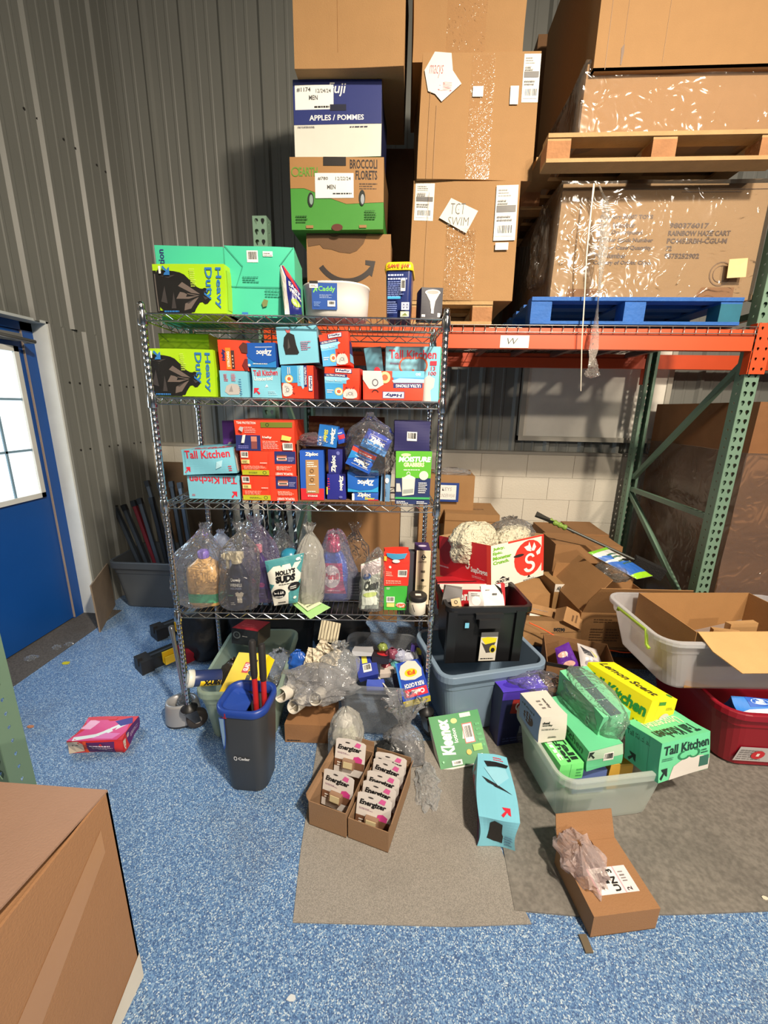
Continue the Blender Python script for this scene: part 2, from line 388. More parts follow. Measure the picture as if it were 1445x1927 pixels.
def rib_profile(w, pitch=.3048):
    pts = []; n = int(w/pitch)+1
    for i in range(n):
        x = i*pitch
        pts += [(x, 0), (x+.016, .022), (x+.040, .022), (x+.063, 0), (x+.135, 0), (x+.142, .004), (x+.158, .004), (x+.165, 0), (x+.225, 0), (x+.232, .004), (x+.248, .004), (x+.255, 0)]
    return [(x, h) for x, h in pts if x <= w+1e-6]+[(w, 0)]
WALLM = M((112, 113, 108), .42, var=.10, scale=1.6, bump=.02, bscale=30)
def metal_panel(parent, o, u, nrm, w, z0, z1):
    mb = MB(); pr = rib_profile(w)
    a = [o+u*x+nrm*h+Vector((0, 0, z0)) for x, h in pr]; b = [o+u*x+nrm*h+Vector((0, 0, z1)) for x, h in pr]; n = len(pr)
    mb.add(a+b, [(i, i+1, n+i+1, n+i) for i in range(n-1)], WALLM)
    return mb.build('panel', parent)
def screws(parent, pts, nrm):
    mb = MB()
    for p in pts: mb.tube([p, p+nrm*.006], .007, M((40, 38, 36), .5), 6)
    return tag(mb.build('screw_heads', parent), kind='stuff')
# left wall with the door opening
DY0, DY1, DZ = 1.62, 2.72, 2.12
DZ = at(109, 614, X=WX).z
wl = empty('wall_left', Vector((0, 0, 0)), 'ribbed pale grey metal wall on the left', kind='structure')
for k in range(11):
    y0 = -5+.9144*k; y1 = min(y0+.9144, WY)
    if y0 >= WY: break
    segs = [(y0, y1, 0, TOPZ)]
    if y1 > DY0 and y0 < DY1:
        segs = [(y0, y1, DZ, TOPZ)]
        if y0 < DY0: segs.append((y0, DY0, 0, DZ))
        if y1 > DY1: segs.append((DY1, y1, 0, DZ))
    for a, b, z0, z1 in segs: metal_panel(wl, Vector((WX, a, 0)), Vector((0, 1, 0)), Vector((1, 0, 0)), b-a, z0, z1)
MB().box((WX-.3, -6, DZ), (WX-.004, WY+.2, TOPZ), WALLM).box((WX-.3, -6, 0), (WX-.004, DY0, DZ), WALLM).box((WX-.3, DY1, 0), (WX-.004, WY+.2, DZ), WALLM).build('backing', wl)
screws(wl, [Vector((WX, y, z)) for z in (1.25, 1.72, 3.3) for y in (2.84, 2.93, 3.13, 3.23, 3.43, 3.52)], Vector((1, 0, 0)))
# back wall: metal above, painted block below
wb = empty('wall_back', Vector((0, 0, 0)), 'back wall of ribbed metal above painted block', kind='structure')
BZ = 1.222
for k in range(10):
    x0 = WX+.9144*k
    metal_panel(wb, Vector((x0+.9144, WY, 0)), Vector((-1, 0, 0)), Vector((0, -1, 0)), .9144, BZ, TOPZ)
MB().box((WX-.3, WY+.004, 0), (7, WY+.2, TOPZ), WALLM).build('backing', wb)
MB().box((WX, WY-.10, BZ-.012), (7, WY, BZ+.012), M((150, 146, 136), .5)).build('ledge', wb)
BLKM = M((196, 190, 176), .75, var=.07, scale=5, bump=.25, bscale=70)
blk = None; MB().box((WX, WY-.088, 0), (7, WY, BZ-.012), M((186, 181, 168), .85)).build('mortar', wb)
for r in range(6):
    for c in range(-1, 23):
        x0 = WX+c*.406+(.203 if r % 2 else 0); x1 = x0+.403
        a = max(x0, WX+.001); 
        if x1 <= a+.02: continue
        me = MB().box((a, WY-.095, r*.2015+.0008), (x1, WY-.05, r*.2015+.2), BLKM).build('block', wb)
screws(wb, [at(px, py, Y=WY) for px, py in ((253, 727), (262, 727), (274, 727), (257, 772))], Vector((0, -1, 0)))
# blanked-off window in the back wall
a = at(985, 832, Y=WY-.1); b = at(1243, 690, Y=WY-.1)
x0, x1, z0, z1 = 1.0, 2.15, 1.37, 2.12
wn = empty('window_1', Vector((0, 0, 0)), 'blanked-off window, a smooth pale panel in the back wall', kind='structure')
MB().box((x0, WY-.060, z0), (x1, WY-.03, z1), M((226, 222, 210), .5)).build('panel', wn)
fm = M((168, 164, 152), .5); f = MB()
f.box((x0-.04, WY-.072, z0-.04), (x0, WY, z1+.04), fm).box((x1, WY-.072, z0-.04), (x1+.04, WY, z1+.04), fm).box((x0-.04, WY-.074, z1), (x1+.04, WY, z1+.04), fm).box((x0-.04, WY-.08, z0-.04), (x1+.04, WY, z0), fm)
f.build('window_frame', wn)
# blue door
dr = empty('door_1', Vector((0, 0, 0)), 'blue metal door with a frosted nine light window', kind='structure')
BLUE = M((12, 74, 150), .38, var=.12, scale=3, bump=.03, bscale=12); XD = WX-.10
MB().box((XD-.045, DY0-.02, .012), (XD, DY1-.09, DZ-.06), BLUE).build('door_slab', dr)
f = MB(); f.box((XD-.05, DY1-.088, 0), (XD+.008, DY1, DZ), BLUE).box((XD-.05, DY0-.02, DZ-.055), (XD+.008, DY1, DZ), BLUE); f.build('door_frame', dr)
REV = M((214, 218, 216), .35); f = MB()
f.box((XD, DY1-.004, 0), (WX+.012, DY1+.012, DZ+.01), REV).box((XD, DY0-.02, DZ-.004), (WX+.012, DY1+.012, DZ+.012), M((190, 196, 196), .4)); f.build('door_reveal', dr)
MB().box((XD-.002, DY1-.091, .012), (XD+.012, DY1-.086, DZ-.055), M((170, 150, 135), .5)).build('weatherstrip', dr)
wy1 = at(83, 934, X=XD).y; wz0 = at(83, 934, X=XD).z; wz1 = at(29, 652, X=XD).z; wy0 = wy1-.62
fr = M((205, 205, 200), .45); f = MB(); t = .032
for lo, hi in (((wy0, wz0), (wy0+t, wz1)), ((wy1-t, wz0), (wy1, wz1)), ((wy0, wz0), (wy1, wz0+t)), ((wy0, wz1-t), (wy1, wz1))):
    f.box((XD, lo[0], lo[1]), (XD+.02, hi[0], hi[1]), fr)
f.build('window_frame', dr)
def glow(col, s):
    m = bpy.data.materials.new('frosted_pane_daylight'); m.use_nodes = True; N = m.node_tree.nodes; L = m.node_tree.links; b = N['Principled BSDF']
    b.inputs['Base Color'].default_value = (.8, .9, .95, 1); b.inputs['Roughness'].default_value = .3
    tc = N.new('ShaderNodeTexCoord'); n = N.new('ShaderNodeTexNoise'); n.inputs['Scale'].default_value = 14; L.new(tc.outputs['Object'], n.inputs['Vector'])
    mx = N.new('ShaderNodeMix'); mx.data_type = 'RGBA'; mx.inputs[6].default_value = (.62, .86, 1, 1); mx.inputs[7].default_value = (1, 1, 1, 1); L.new(n.outputs['Fac'], mx.inputs[0])
    L.new(mx.outputs[2], b.inputs['Emission Color']); b.inputs['Emission Strength'].default_value = s
    return m
MB().box((XD-.002, wy0+t, wz0+t), (XD+.004, wy1-t, wz1-t), glow(0, 1.6)).build('pane', dr)
f = MB(); mm = M((120, 150, 170), .5)
for k in (1, 2):
    y = wy0+(wy1-wy0)*k/3; f.box((XD+.004, y-.007, wz0+t), (XD+.012, y+.007, wz1-t), mm)
for k in (1, 2):
    z = wz0+(wz1-wz0)*k/3; f.box((XD+.004, wy0+t, z-.007), (XD+.012, wy1-t, z+.007), mm)
f.build('muntins', dr)
MB().box((XD+.002, wy1-.30, wz1+.03), (XD+.06, wy1+.0, wz1+.075), M((160, 160, 158), .4, .6)).tube([(XD+.04, wy1-.28, wz1+.06), (XD+.12, wy1+.02, wz1+.03), (XD+.05, wy1+.02, wz1+.03)], .012, M((150, 150, 150), .35, .8)).build('door_closer', dr)

# ================================================================ pallet rack
GREEN = M((108, 136, 116), .42, var=.08, scale=6, bump=.04, bscale=40); ORNG = M((205, 74, 28), .42, var=.07, scale=8)
def holed_strip(mb, o, u, v, w, n, pitch, cols, mat, r=.0128):
    """flat strip with real teardrop holes; cols = hole centres across the width"""
    b = [0]+[(cols[i]+cols[i+1])/2 for i in range(len(cols)-1)]+[w]
    sh8 = [(-.6, .9), (0, 1.05), (.6, .9), (.85, .2), (.42, -.75), (0, -1.35), (-.42, -.75), (-.85, .2)]
    for j in range(n):
        for i, c in enumerate(cols):
            x0, x1 = b[i], b[i+1]; z0, z1 = j*pitch, (j+1)*pitch; cz = (z0+z1)/2
            outr = [(x0, z1), (c, z1), (x1, z1), (x1, cz), (x1, z0), (c, z0), (x0, z0), (x0, cz)]
            vs = [o+u*x+v*z for x, z in outr]+[o+u*(c+r*x)+v*(cz+r*z) for x, z in sh8]
            mb.add(vs, [(k, 8+k, 8+(k+1) % 8, (k+1) % 8) for k in range(8)], mat)
def column(parent, x0, y0, h, z0=0.0, w=.077, d=.07, flip=False, r=.0128):
    mb = MB(); n = int(h/.0508); Z = Vector((0, 0, 1))
    yf = y0 if not flip else y0+d
    holed_strip(mb, Vector((x0, yf, z0)), Vector((1, 0, 0)), Z, w, n, .0508, (w*.27, w*.73), GREEN, r)
    H = z0+n*.0508; yb = y0+d if not flip else y0
    holed_strip(mb, Vector((x0, y0, z0)), Vector((0, 1, 0)), Z, d, n, .0508, (d*.5,), GREEN, .0065)
    holed_strip(mb, Vector((x0+w, y0, z0)), Vector((0, 1, 0)), Z, d, n, .0508, (d*.5,), GREEN, .0065)
    mb.add([(x0, yb, z0), (x0+.02, yb, z0), (x0+.02, yb, H), (x0, yb, H), (x0+w, yb, z0), (x0+w-.02, yb, z0), (x0+w-.02, yb, H), (x0+w, yb, H)], [(0, 1, 2, 3), (4, 5, 6, 7)], GREEN)
    mb.box((x0-.02, y0-.02, z0), (x0+w+.02, y0+d+.02, z0+.006), GREEN)
    o = mb.build('column', parent); s = o.modifiers.new('thickness', 'SOLIDIFY'); s.thickness = .0025; s.offset = 0
    return o
RZ = 2.035
def brace(parent, x, ya, za, yb, zb, w=.035):
    d = Vector((0, yb-ya, zb-za)); m = frame(Vector((x, ya, za)), d, Vector((1, 0, 0)))
    return MB().box((0, -w/2, -.015), (d.length, w/2, .015), GREEN, m).build('brace', parent)
def rack_frame(x0, h, label):
    r = empty('rack_upright', Vector((x0, 2.5, 0)), label, 'rack')
    r_ = bpy.data.objects.new('x', None); bpy.data.objects.remove(r_)
    X = -x0
    c1 = column(r, 0, 0, h); c2 = column(r, 0, 1.0, h, flip=True)
    xm = .0385
    for ya, za, yb, zb in ((.07, .25, 1.0, .25), (.07, 1.0, 1.0, .95), (.07, .25, 1.0, .93), (1.0, 1.0, .07, 1.93), (1.0, 1.12, .07, 1.05)):
        pass
    for ya, za, yb, zb in ((.07, .18, 1.0, .18), (.07, .30, 1.0, .92), (.07, .96, 1.0, .96), (1.0, 1.06, .07, 1.88), (.07, 2.12, 1.0, 2.12), (.07, 2.2, 1.0, 2.55)):
        if max(za, zb) < h: brace(r, xm, ya, za, yb, zb)
    return r
rack_frame(1.855, 3.1, 'green perforated rack upright at the right end of the orange beam')
rack_frame(-.895, 2.62, 'green perforated rack upright behind the chrome shelving')
near = empty('rack_upright', Vector((-1.33, .98, 0)), 'green perforated rack upright at the left edge, behind the big brown carton', 'rack')
column(near, 0, 0, 2.6, w=.088, r=.0155); near.location.z = 0
near.rotation_euler.z = -.12
def beam(x0, x1, y, face, label):
    r = empty('rack_beam', Vector((x0, y, RZ-.11)), label, 'beam'); L = x1-x0; d = .05
    mb = MB(); pr = [(0, 0), (0, .108), (.034, .108), (.034, .075), (.05, .075), (.05, 0)]
    if face > 0: pr = [(.05-a, b) for a, b in pr][::-1]
    n = len(pr); vs = [(0, a, b) for a, b in pr]+[(L, a, b) for a, b in pr]
    mb.add(vs, [(i, (i+1) % n, n+(i+1) % n, n+i) for i in range(n)]+[tuple(range(n))[::-1], tuple(range(n, 2*n))], ORNG); mb.build('beam_rail', r)
    for s in (0, 1):
        m2 = MB(); xa = -.042 if s == 0 else L
        xo = xa; fy = -.004 if face < 0 else .056
        holed_strip(m2, Vector((xo, fy-.004, -.12)), Vector((1, 0, 0)), Vector((0, 0, 1)), .042, 5, .052, (.021,), ORNG, .008)
        m2.box((0 if s == 0 else L-.004, 0, -.12), (.004 if s == 0 else L, .05, .14), ORNG)
        c = m2.build('end_connector', r); q = c.modifiers.new('thickness', 'SOLIDIFY'); q.thickness = .003
    return r
B1 = beam(-.815, 1.853, 2.485, -1, 'long orange rack beam across the front, carrying the handwritten W card')
beam(-.815, 1.853, 3.53, 1, 'long orange rack beam at the back of the bay')
beam(1.937, 3.9, 2.485, -1, 'orange rack beam of the next bay, cut by the right edge')
beam(1.937, 3.9, 3.53, 1, 'orange rear rack beam of the next bay on the right')
# handwritten W card taped to the beam
p = at(942, 631, Y=2.484); q = at(994, 655, Y=2.484)
c = empty('sign_card', frame(Vector(((p.x+q.x)/2, 2.4835, q.z)), Vector((1, 0, 0)), Vector((0, 0, 1))), 'white card with a handwritten W on the orange beam', 'sign')
W_, H_ = q.x-p.x, p.z-q.z
MB().box((-W_/2, -.001, 0), (W_/2, 0, H_), M((222, 218, 205), .6)).build('card', c)
printing(c, (Vector((-W_/2, -.001, 0)), Vector((W_, 0, 0)), Vector((0, 0, H_)), Vector((0, -1, 0))), [('t', .24, .28, .62, .78, 'W', BLK, 0, -.01, .2)], name='lettering')
# wire decking
GALV = M((150, 146, 140), .35, .85)
for k, (x0, x1) in enumerate(((-.80, .08), (.09, .96), (.97, 1.85))):
    mb = MB(); n = 14
    for i in range(n+1):
        x = x0+.01+(x1-x0-.02)*i/n
        mb.tube([(x, 2.476, RZ-.028), (x, 2.476, RZ+.006), (x, 3.58, RZ+.006)], .0026, GALV, 5)
    for y in [2.476+.075*j for j in range(15)]: mb.tube([(x0, y, RZ+.010), (x1, y, RZ+.010)], .0026, GALV, 5)
    mb.tube([(x0, 2.473, RZ-.026), (x1, 2.473, RZ-.026)], .003, GALV, 5)
    o = tag(mb.build('wire_deck'), ('left', 'middle', 'right')[k]+' wire mesh deck lying on the orange beams', 'decking', 'wire decks of the rack')
    m2 = MB()
    for j in range(3):
        x = x0+.15+(x1-x0-.3)*j/2; m2.box((x-.018, 2.54, RZ-.032), (x+.018, 3.53, RZ+.003), GALV)
    m2.build('support_channel', o)
# pallets
WOOD = M((172, 138, 92), .8, var=.2, scale=11, bump=.3, bscale=60); WOOD2 = M((160, 112, 72), .85, var=.3, scale=14, bump=.4, bscale=60)
PBLU = M((30, 92, 168), .7, var=.22, scale=16, bump=.3, bscale=50); PTEA = M((22, 98, 120), .7, var=.2, scale=16)
def pallet(label, x0, x1, y0, y1, z, col, h=.13, nb=6, pale=None, blockcols=None, posts=3):
    r = empty('pallet', Vector((x0, y0, z)), label, 'pallet'); L = x1-x0; D = y1-y0; rnd = random.Random(int(x0*97)); bh = .018
    for j in range(nb):
        bw = .09; y = j*(D-bw)/(nb-1)
        MB().box((0, y, h-bh), (L, y+bw, h+rnd.uniform(-.001, .001)), (pale or col) if j == 0 else col).build('deck_board', r)
    for y in (0, D/2-.05, D-.10): MB().box((0, y, 0), (L, y+.10, bh*.9), col).build('bottom_board', r)
    for i in range(posts):
        x = i*(L-.11)/(posts-1)
        for y in (.004, D/2-.05, D-.11):
            MB().box((x, y, bh*.9), (x+.11, y+.10, h-bh-.012), (blockcols[i] if blockcols else WOOD2)).build('block', r)
        MB().box((x, 0.006, h-bh-.012), (x+.11, D-.006, h-bh), col).build('stringer_board', r)
    return r
ZP = RZ+.016
a = at(995, 600, Y=2.50); b = at(1385, 600, Y=2.50)
PALB = pallet('blue painted wooden pallet resting on the orange rack', a.x, b.x, 2.47, 3.42, ZP, PBLU, .135, 6, PBLU, (PBLU, PBLU, PTEA))
a = at(770, 605, Y=2.5); b = at(925, 605, Y=2.5)
pallet('small raw wooden pallet under the two swim cartons', a.x, b.x, 2.50, 3.45, ZP, WOOD, .12, 5, posts=2)
# ================================================================ chrome wire shelving
Z3 = Vector((0, 0, 1))
CHR = M((205, 205, 205), .16, 1.0, var=.03); CHRD = M((120, 118, 116), .25, 1.0); RUB = M((52, 46, 42), .6); PLB = M((26, 26, 28), .45)
FSH = frame(SHO, SHU, Z3)
shv = empty('wire_shelving', FSH, 'tall chrome wire shelving unit with four loaded shelves on casters', 'shelving')
LV = [sh(550, 593).z, sh(550, 750).z, sh(550, 947).z, sh(575, 1154).z]
HWX, SDY = .591, .419
for i, (x, y) in enumerate(((-HWX, 0), (HWX, 0), (-HWX, SDY), (HWX, SDY))):
    prof = []; z = .135
    while z < 1.955:
        prof += [(.0127, z), (.0127, z+.021), (.0119, z+.0222), (.0119, z+.0242)]; z += .0254
    prof += [(.0127, 1.96), (.008, 1.968)]
    p = MB().lathe(prof, CHR, 12, T=Matrix.Translation((x, y, 0))).build('post', shv)
    for l in LV: MB().lathe([(.0165, l-.048), (.0185, l-.045), (.0165, l+.004), (.0155, l+.006)], CHR, 12, T=Matrix.Translation((x, y, 0))).build('collar', p)
    c = MB(); c.lathe([(.038, .118), (.040, .123), (.022, .132), (.014, .15)], PLB, 20, T=Matrix.Translation((x, y, 0)))
    a = (.6, -.9, .3, 2.0)[i]; T = Matrix.Translation((x, y, 0))@Matrix.Rotation(a, 4, 'Z')
    c.lathe([(.02, .095), (.022, .118)], CHRD, 12, T=T)
    for s in (-1, 1):
        c.add([T@Vector(v) for v in ((-.03, s*.022, .11), (.03, s*.022, .11), (.045, s*.022, .04), (.015, s*.022, .04), (-.03, s*.024, .11), (.03, s*.024, .11), (.045, s*.024, .04), (.015, s*.024, .04))], [(0, 1, 2, 3), (7, 6, 5, 4), (0, 4, 5, 1), (1, 5, 6, 2), (2, 6, 7, 3), (3, 7, 4, 0)], CHRD)
    c.build('caster', p)
    w = MB(); Tw = T@Matrix.Translation((.03, 0, .05))@Matrix.Rotation(math.pi/2, 4, 'X')
    w.lathe([(.02, -.018), (.044, -.018), (.05, -.012), (.05, .012), (.044, .018), (.02, .018)], RUB, 24, T=Tw).lathe([(.02, -.019), (.02, .019)], M((150, 145, 140), .4), 16, T=Tw)
    w.build('wheel', p)
for l in LV:
    s = bpy.data.objects.new('shelf', None); COL.objects.link(s); s.parent = shv; s.location = (0, 0, l)
    a, b, e = HWX-.014, .0, SDY
    m = MB()
    for z in (-.004, -.031):
        m.tube([(-a, b, z), (a, b, z)], .0032, CHR, 6).tube([(-a, e, z), (a, e, z)], .0032, CHR, 6)
        m.tube([(-a-.01, b, z), (-a-.01, e, z)], .0032, CHR, 6).tube([(a+.01, b, z), (a+.01, e, z)], .0032, CHR, 6)
    m.build('rim', s)
    m = MB(); n = 30
    for y in (b, e): m.tube([(-a+2*a*i/n, y, -.004-.027*(i % 2)) for i in range(n+1)], .0022, CHR, 5, smooth=False)
    for x in (-a-.01, a+.01): m.tube([(x, b+(e-b)*i/10, -.004-.027*(i % 2)) for i in range(11)], .0022, CHR, 5, smooth=False)
    tag(m.build('zigzag_wire', s), kind='stuff')
    m = MB()
    for i in range(47): x = -a+2*a*(i+.5)/47; m.tube([(x, b, -.0015), (x, e, -.0015)], .0016, CHR, 5)
    tag(m.build('deck_wires', s), kind='stuff')
    m = MB()
    for y in (.14, .28): m.tube([(-a, y, -.006), (a, y, -.006)], .003, CHR, 6)
    m.build('cross_rod', s)

def SB(name, label, cat, x0, y0, x1, y1, b, D, col, prints=None, z=None, yaw=0, amp=0.0012, side=None, group=None, seed=None):
    """upright carton standing on the shelving; pixels give its front face, b its set-back, z the surface below"""
    p0, p1, pt = sh(x0, y1, b), sh(x1, y1, b), sh((x0+x1)/2, y0, b)
    z = z if z is not None else min(p0.z, p1.z)
    c = (p0+p1)/2; W = (p1-p0).length/math.cos(yaw); H = pt.z-z
    m = Matrix.Translation((c.x, c.y, z))@Matrix.Rotation(SHA+yaw, 4, 'Z')
    r = carton(name, label, cat, m, W, D, H, col, prints, amp, group, seed or int(x0*7+y0), side)
    return r, z+H
def SP(name, label, cat, bl, br, tl, b, D, col, prints=None, amp=0.0015, side=None, group=None, b2=None):
    """tilted carton on the shelving from three corners of its front face"""
    m, W, H = posed(sh(*bl, b), sh(*br, b), sh(*tl, b if b2 is None else b2))
    return carton(name, label, cat, m, W, D, H, col, prints, amp, group, int(bl[0]), side)
# ---------------------------------------------------------------- print designs
LIME = (164, 208, 22); TEAL = (62, 184, 148); LBL = (118, 186, 206); HRED = (226, 62, 34); NAVY = (34, 42, 104); ABLU = (44, 112, 180); CRED = (206, 38, 58)
GRY = (120, 118, 116); LGR = (176, 170, 162); ZB = (22, 96, 176); ZD = (26, 44, 140)
def blackbag():      # heap of black liner tied with a knot on the right, seen from the side
    K = (18, 17, 17); a = (104, 92, 86); b = (58, 54, 54)
    return [('q', [(-.0, .0), (0, .88), (.25, .87), (.42, .82), (.5, .70), (.58, .56), (.66, .5), (.72, .54), (.77, .46), (.72, .39), (.80, .31), (.72, .17), (.65, .26), (.58, .12), (.54, .0)], K), ('r', 0, 0, .05, .87, K), ('r', 0, 0, .5, .06, K),
            ('p', [(.64, .40), (.40, .64), (.34, .56), (.52, .42)], a), ('p', [(.63, .37), (.36, .44), (.30, .30), (.48, .30)], a), ('p', [(.62, .34), (.42, .20), (.40, .06), (.50, .10)], a), ('p', [(.60, .36), (.46, .40), (.44, .34)], K),
            ('p', [(.5, .36), (.38, .50), (.36, .47)], K), ('p', [(.56, .30), (.44, .22), (.47, .20)], b), ('p', [(.10, .76), (.32, .78), (.22, .72)], b), ('p', [(.08, .24), (.15, .56), (.17, .2)], b), ('p', [(.22, .1), (.27, .44), (.29, .1)], b), ('p', [(.02, .04), (.02, .8), (.035, .8), (.04, .04)], (90, 84, 80)), ('p', [(.68, .36), (.76, .32), (.71, .28)], b), ('p', [(.68, .44), (.73, .48), (.74, .44)], b)]
HEAVY = [('in', 0, 0, 1, 1, blackbag()), ('t', .855, .10, .955, .93, 'Heavy', ABLU, 270, .02), ('t', .70, .28, .83, .93, 'Duty', ABLU, 270, .02),
         ('l', .52, .55, .60, .92, 9, (190, 214, 90)), ('a', .14, .76, .25, .96, ABLU, 270), ('r', .10, .80, .13, .95, WHT), ('l', .12, .02, .34, .09, 1, ABLU)]
def whitebag(): return [('q', [(.05, 0), (.0, .5), (.2, .85), (.42, .95), (.5, .8), (.58, .95), (.85, .82), (1, .4), (.94, 0)], (206, 200, 194)), ('p', [(.2, .2), (.3, .6), (.36, .2)], (168, 164, 160)), ('p', [(.6, .3), (.66, .7), (.74, .2)], (176, 170, 166)), ('s', .5, .45, .10, .15, 1, 0, 360, (120, 116, 120)), ('p', [(.3, .86), (.18, 1.05), (.24, 1.1), (.42, .92)], (170, 40, 34)), ('p', [(.6, .9), (.74, 1.12), (.8, 1.05), (.68, .86)], (170, 40, 34))]
def sun(u, v, r): return [('e', u, v, r*1.25, r*1.25, (232, 178, 70)), ('e', u, v, r, r, (238, 226, 200)), ('e', u, v, r*.6, r*.6, (214, 96, 60))]
HEFTY = [('r', 0, 0, .52, .60, (62, 152, 206)), ('r', .0, .50, .62, .66, (110, 182, 216)), ('p', [(.0, .60), (.6, .60), (.72, .66), (.6, .74), (.0, .72)], (150, 206, 230)), ('r', 0, .70, .64, .80, NAVY), ('t', .05, .72, .58, .78, 'ULTRA STRONG', WHT, 0, .03),
         ('r', .30, .84, .78, .97, NAVY), ('r', .32, .85, .76, .96, WHT), ('t', .35, .865, .73, .95, 'Hefty', NAVY, 0, .04, .1)]+sun(.40, .24, .10)+[('in', .52, .02, .96, .38, whitebag()), ('l', .05, .20, .26, .32, 2, WHT), ('t', .06, .56, .5, .60, 'Clean Burst', WHT, 0, .01)]
def tallk(word='Unscented', col=CRED, rot=0):
    c = [('t', .06, .74, .90, .93, 'Tall Kitchen', col, 0, .02), ('t', .06, .58, .72, .72, word, WHT, 0, .02), ('a', .06, .10, .28, .34, col, 90), ('p', [(.44, .36), (.56, .36), (.5, .46)], WHT), ('l', .55, .1, .9, .25, 3, (170, 214, 228))]
    return [('rot', rot, c)] if rot else c
def zip_front(ang=0):
    c = [('p', [(0, .0), (1, .0), (1, .55), (.75, .78), (.35, .86), (0, .72)], (24, 84, 170)), ('t', .12, .24, .66, .52, 'Ziploc', WHT, 0, .04, .1), ('r', .10, .16, .70, .18, WHT), ('l', .3, .84, .8, .92, 1, WHT), ('e', .92, .92, .05, .05, WHT)]
    return [('rot', ang, c)] if ang else c
RED3 = [('r', .62, .50, 1, 1, NAVY), ('in', .66, .62, .84, .86, [('r', 0, 0, 1, 1, (190, 120, 100)), ('r', 0, .2, 1, .5, WHT), ('r', .1, .25, .9, .45, BLK), ('r', 0, .8, 1, 1, (96, 60, 50))]), ('l', .86, .60, .98, .80, 4, (150, 150, 200)),
        ('b', .02, .74, .15, .98), ('r', .02, .50, .17, .66, (222, 206, 130)), ('l', .04, .52, .15, .64, 3, (90, 80, 40)), ('r', .02, .04, .52, .24, (176, 178, 38)), ('s', .43, .14, .05, .07, .5, 0, 360, (40, 60, 30)), ('l', .14, .1, .36, .18, 2, (60, 80, 30)),
        ('l', .36, .52, .50, .60, 1, (240, 200, 190)), ('l', .06, .28, .48, .44, 4, (240, 170, 150)), ('l', .66, .26, .96, .44, 4, (240, 190, 170)), ('t', .64, .06, .96, .16, 'TROPICAL SUNSET', WHT, 180, .03), ('r', .235, .25, .238, 1, (180, 40, 26)), ('r', .535, .0, .54, 1, (180, 40, 26))]

# ---------------------------------------------------------------- top shelf
z1 = LV[0]+.002; gL = None
SB('trash_bag_carton', 'flat teal carton with a sideways word, standing behind the upper lime carton', 'carton', 304, 463, 428, 590, .235, .14, TEAL, {'F': [('t', .04, .45, .13, .95, 'Formation', NAVY, 90, .02), ('l', .22, .55, .40, .75, 3, (190, 230, 214))]}, z=z1)
SB('trash_bag_carton', 'lime green carton with a black knotted bag picture, on the top shelf', 'carton', 293, 497, 430, 592, .02, .20, LIME, {'F': HEAVY, 'R': [('r', .06, .08, .9, .9, (148, 192, 40)), ('t', .3, .2, .55, .85, 'Heavy Duty', ABLU, 90), ('l', .6, .2, .8, .8, 6, (190, 220, 110))]}, z=z1, amp=.0025, yaw=-.10)
SB('trash_bag_carton', 'large teal carton turned to its folded glued end with two white stickers', 'carton', 432, 464, 556, 592, .06, .24, TEAL, {'F': [('b', .32, .78, .48, .94), ('r', .55, .86, .69, .93, WHT), ('l', .56, .87, .68, .92, 2, GRY), ('p', [(0, 1), (.012, 1), (.26, .72), (.14, .42), (.13, .42), (.245, .72)], (36, 140, 112)), ('p', [(1, 1), (.988, 1), (.78, .74), (.80, .74)], (36, 140, 112)), ('r', .0, .425, 1, .435, (30, 120, 100)), ('l', .24, .50, .48, .60, 3, (40, 140, 116)), ('l', .56, .30, .82, .42, 3, (44, 146, 120)), ('r', .20, .0, .29, .06, ABLU), ('p', [(.5, .2), (.54, .26), (.6, .24), (.58, .16), (.52, .14)], (110, 120, 70))]}, z=z1, amp=.002, yaw=.05)
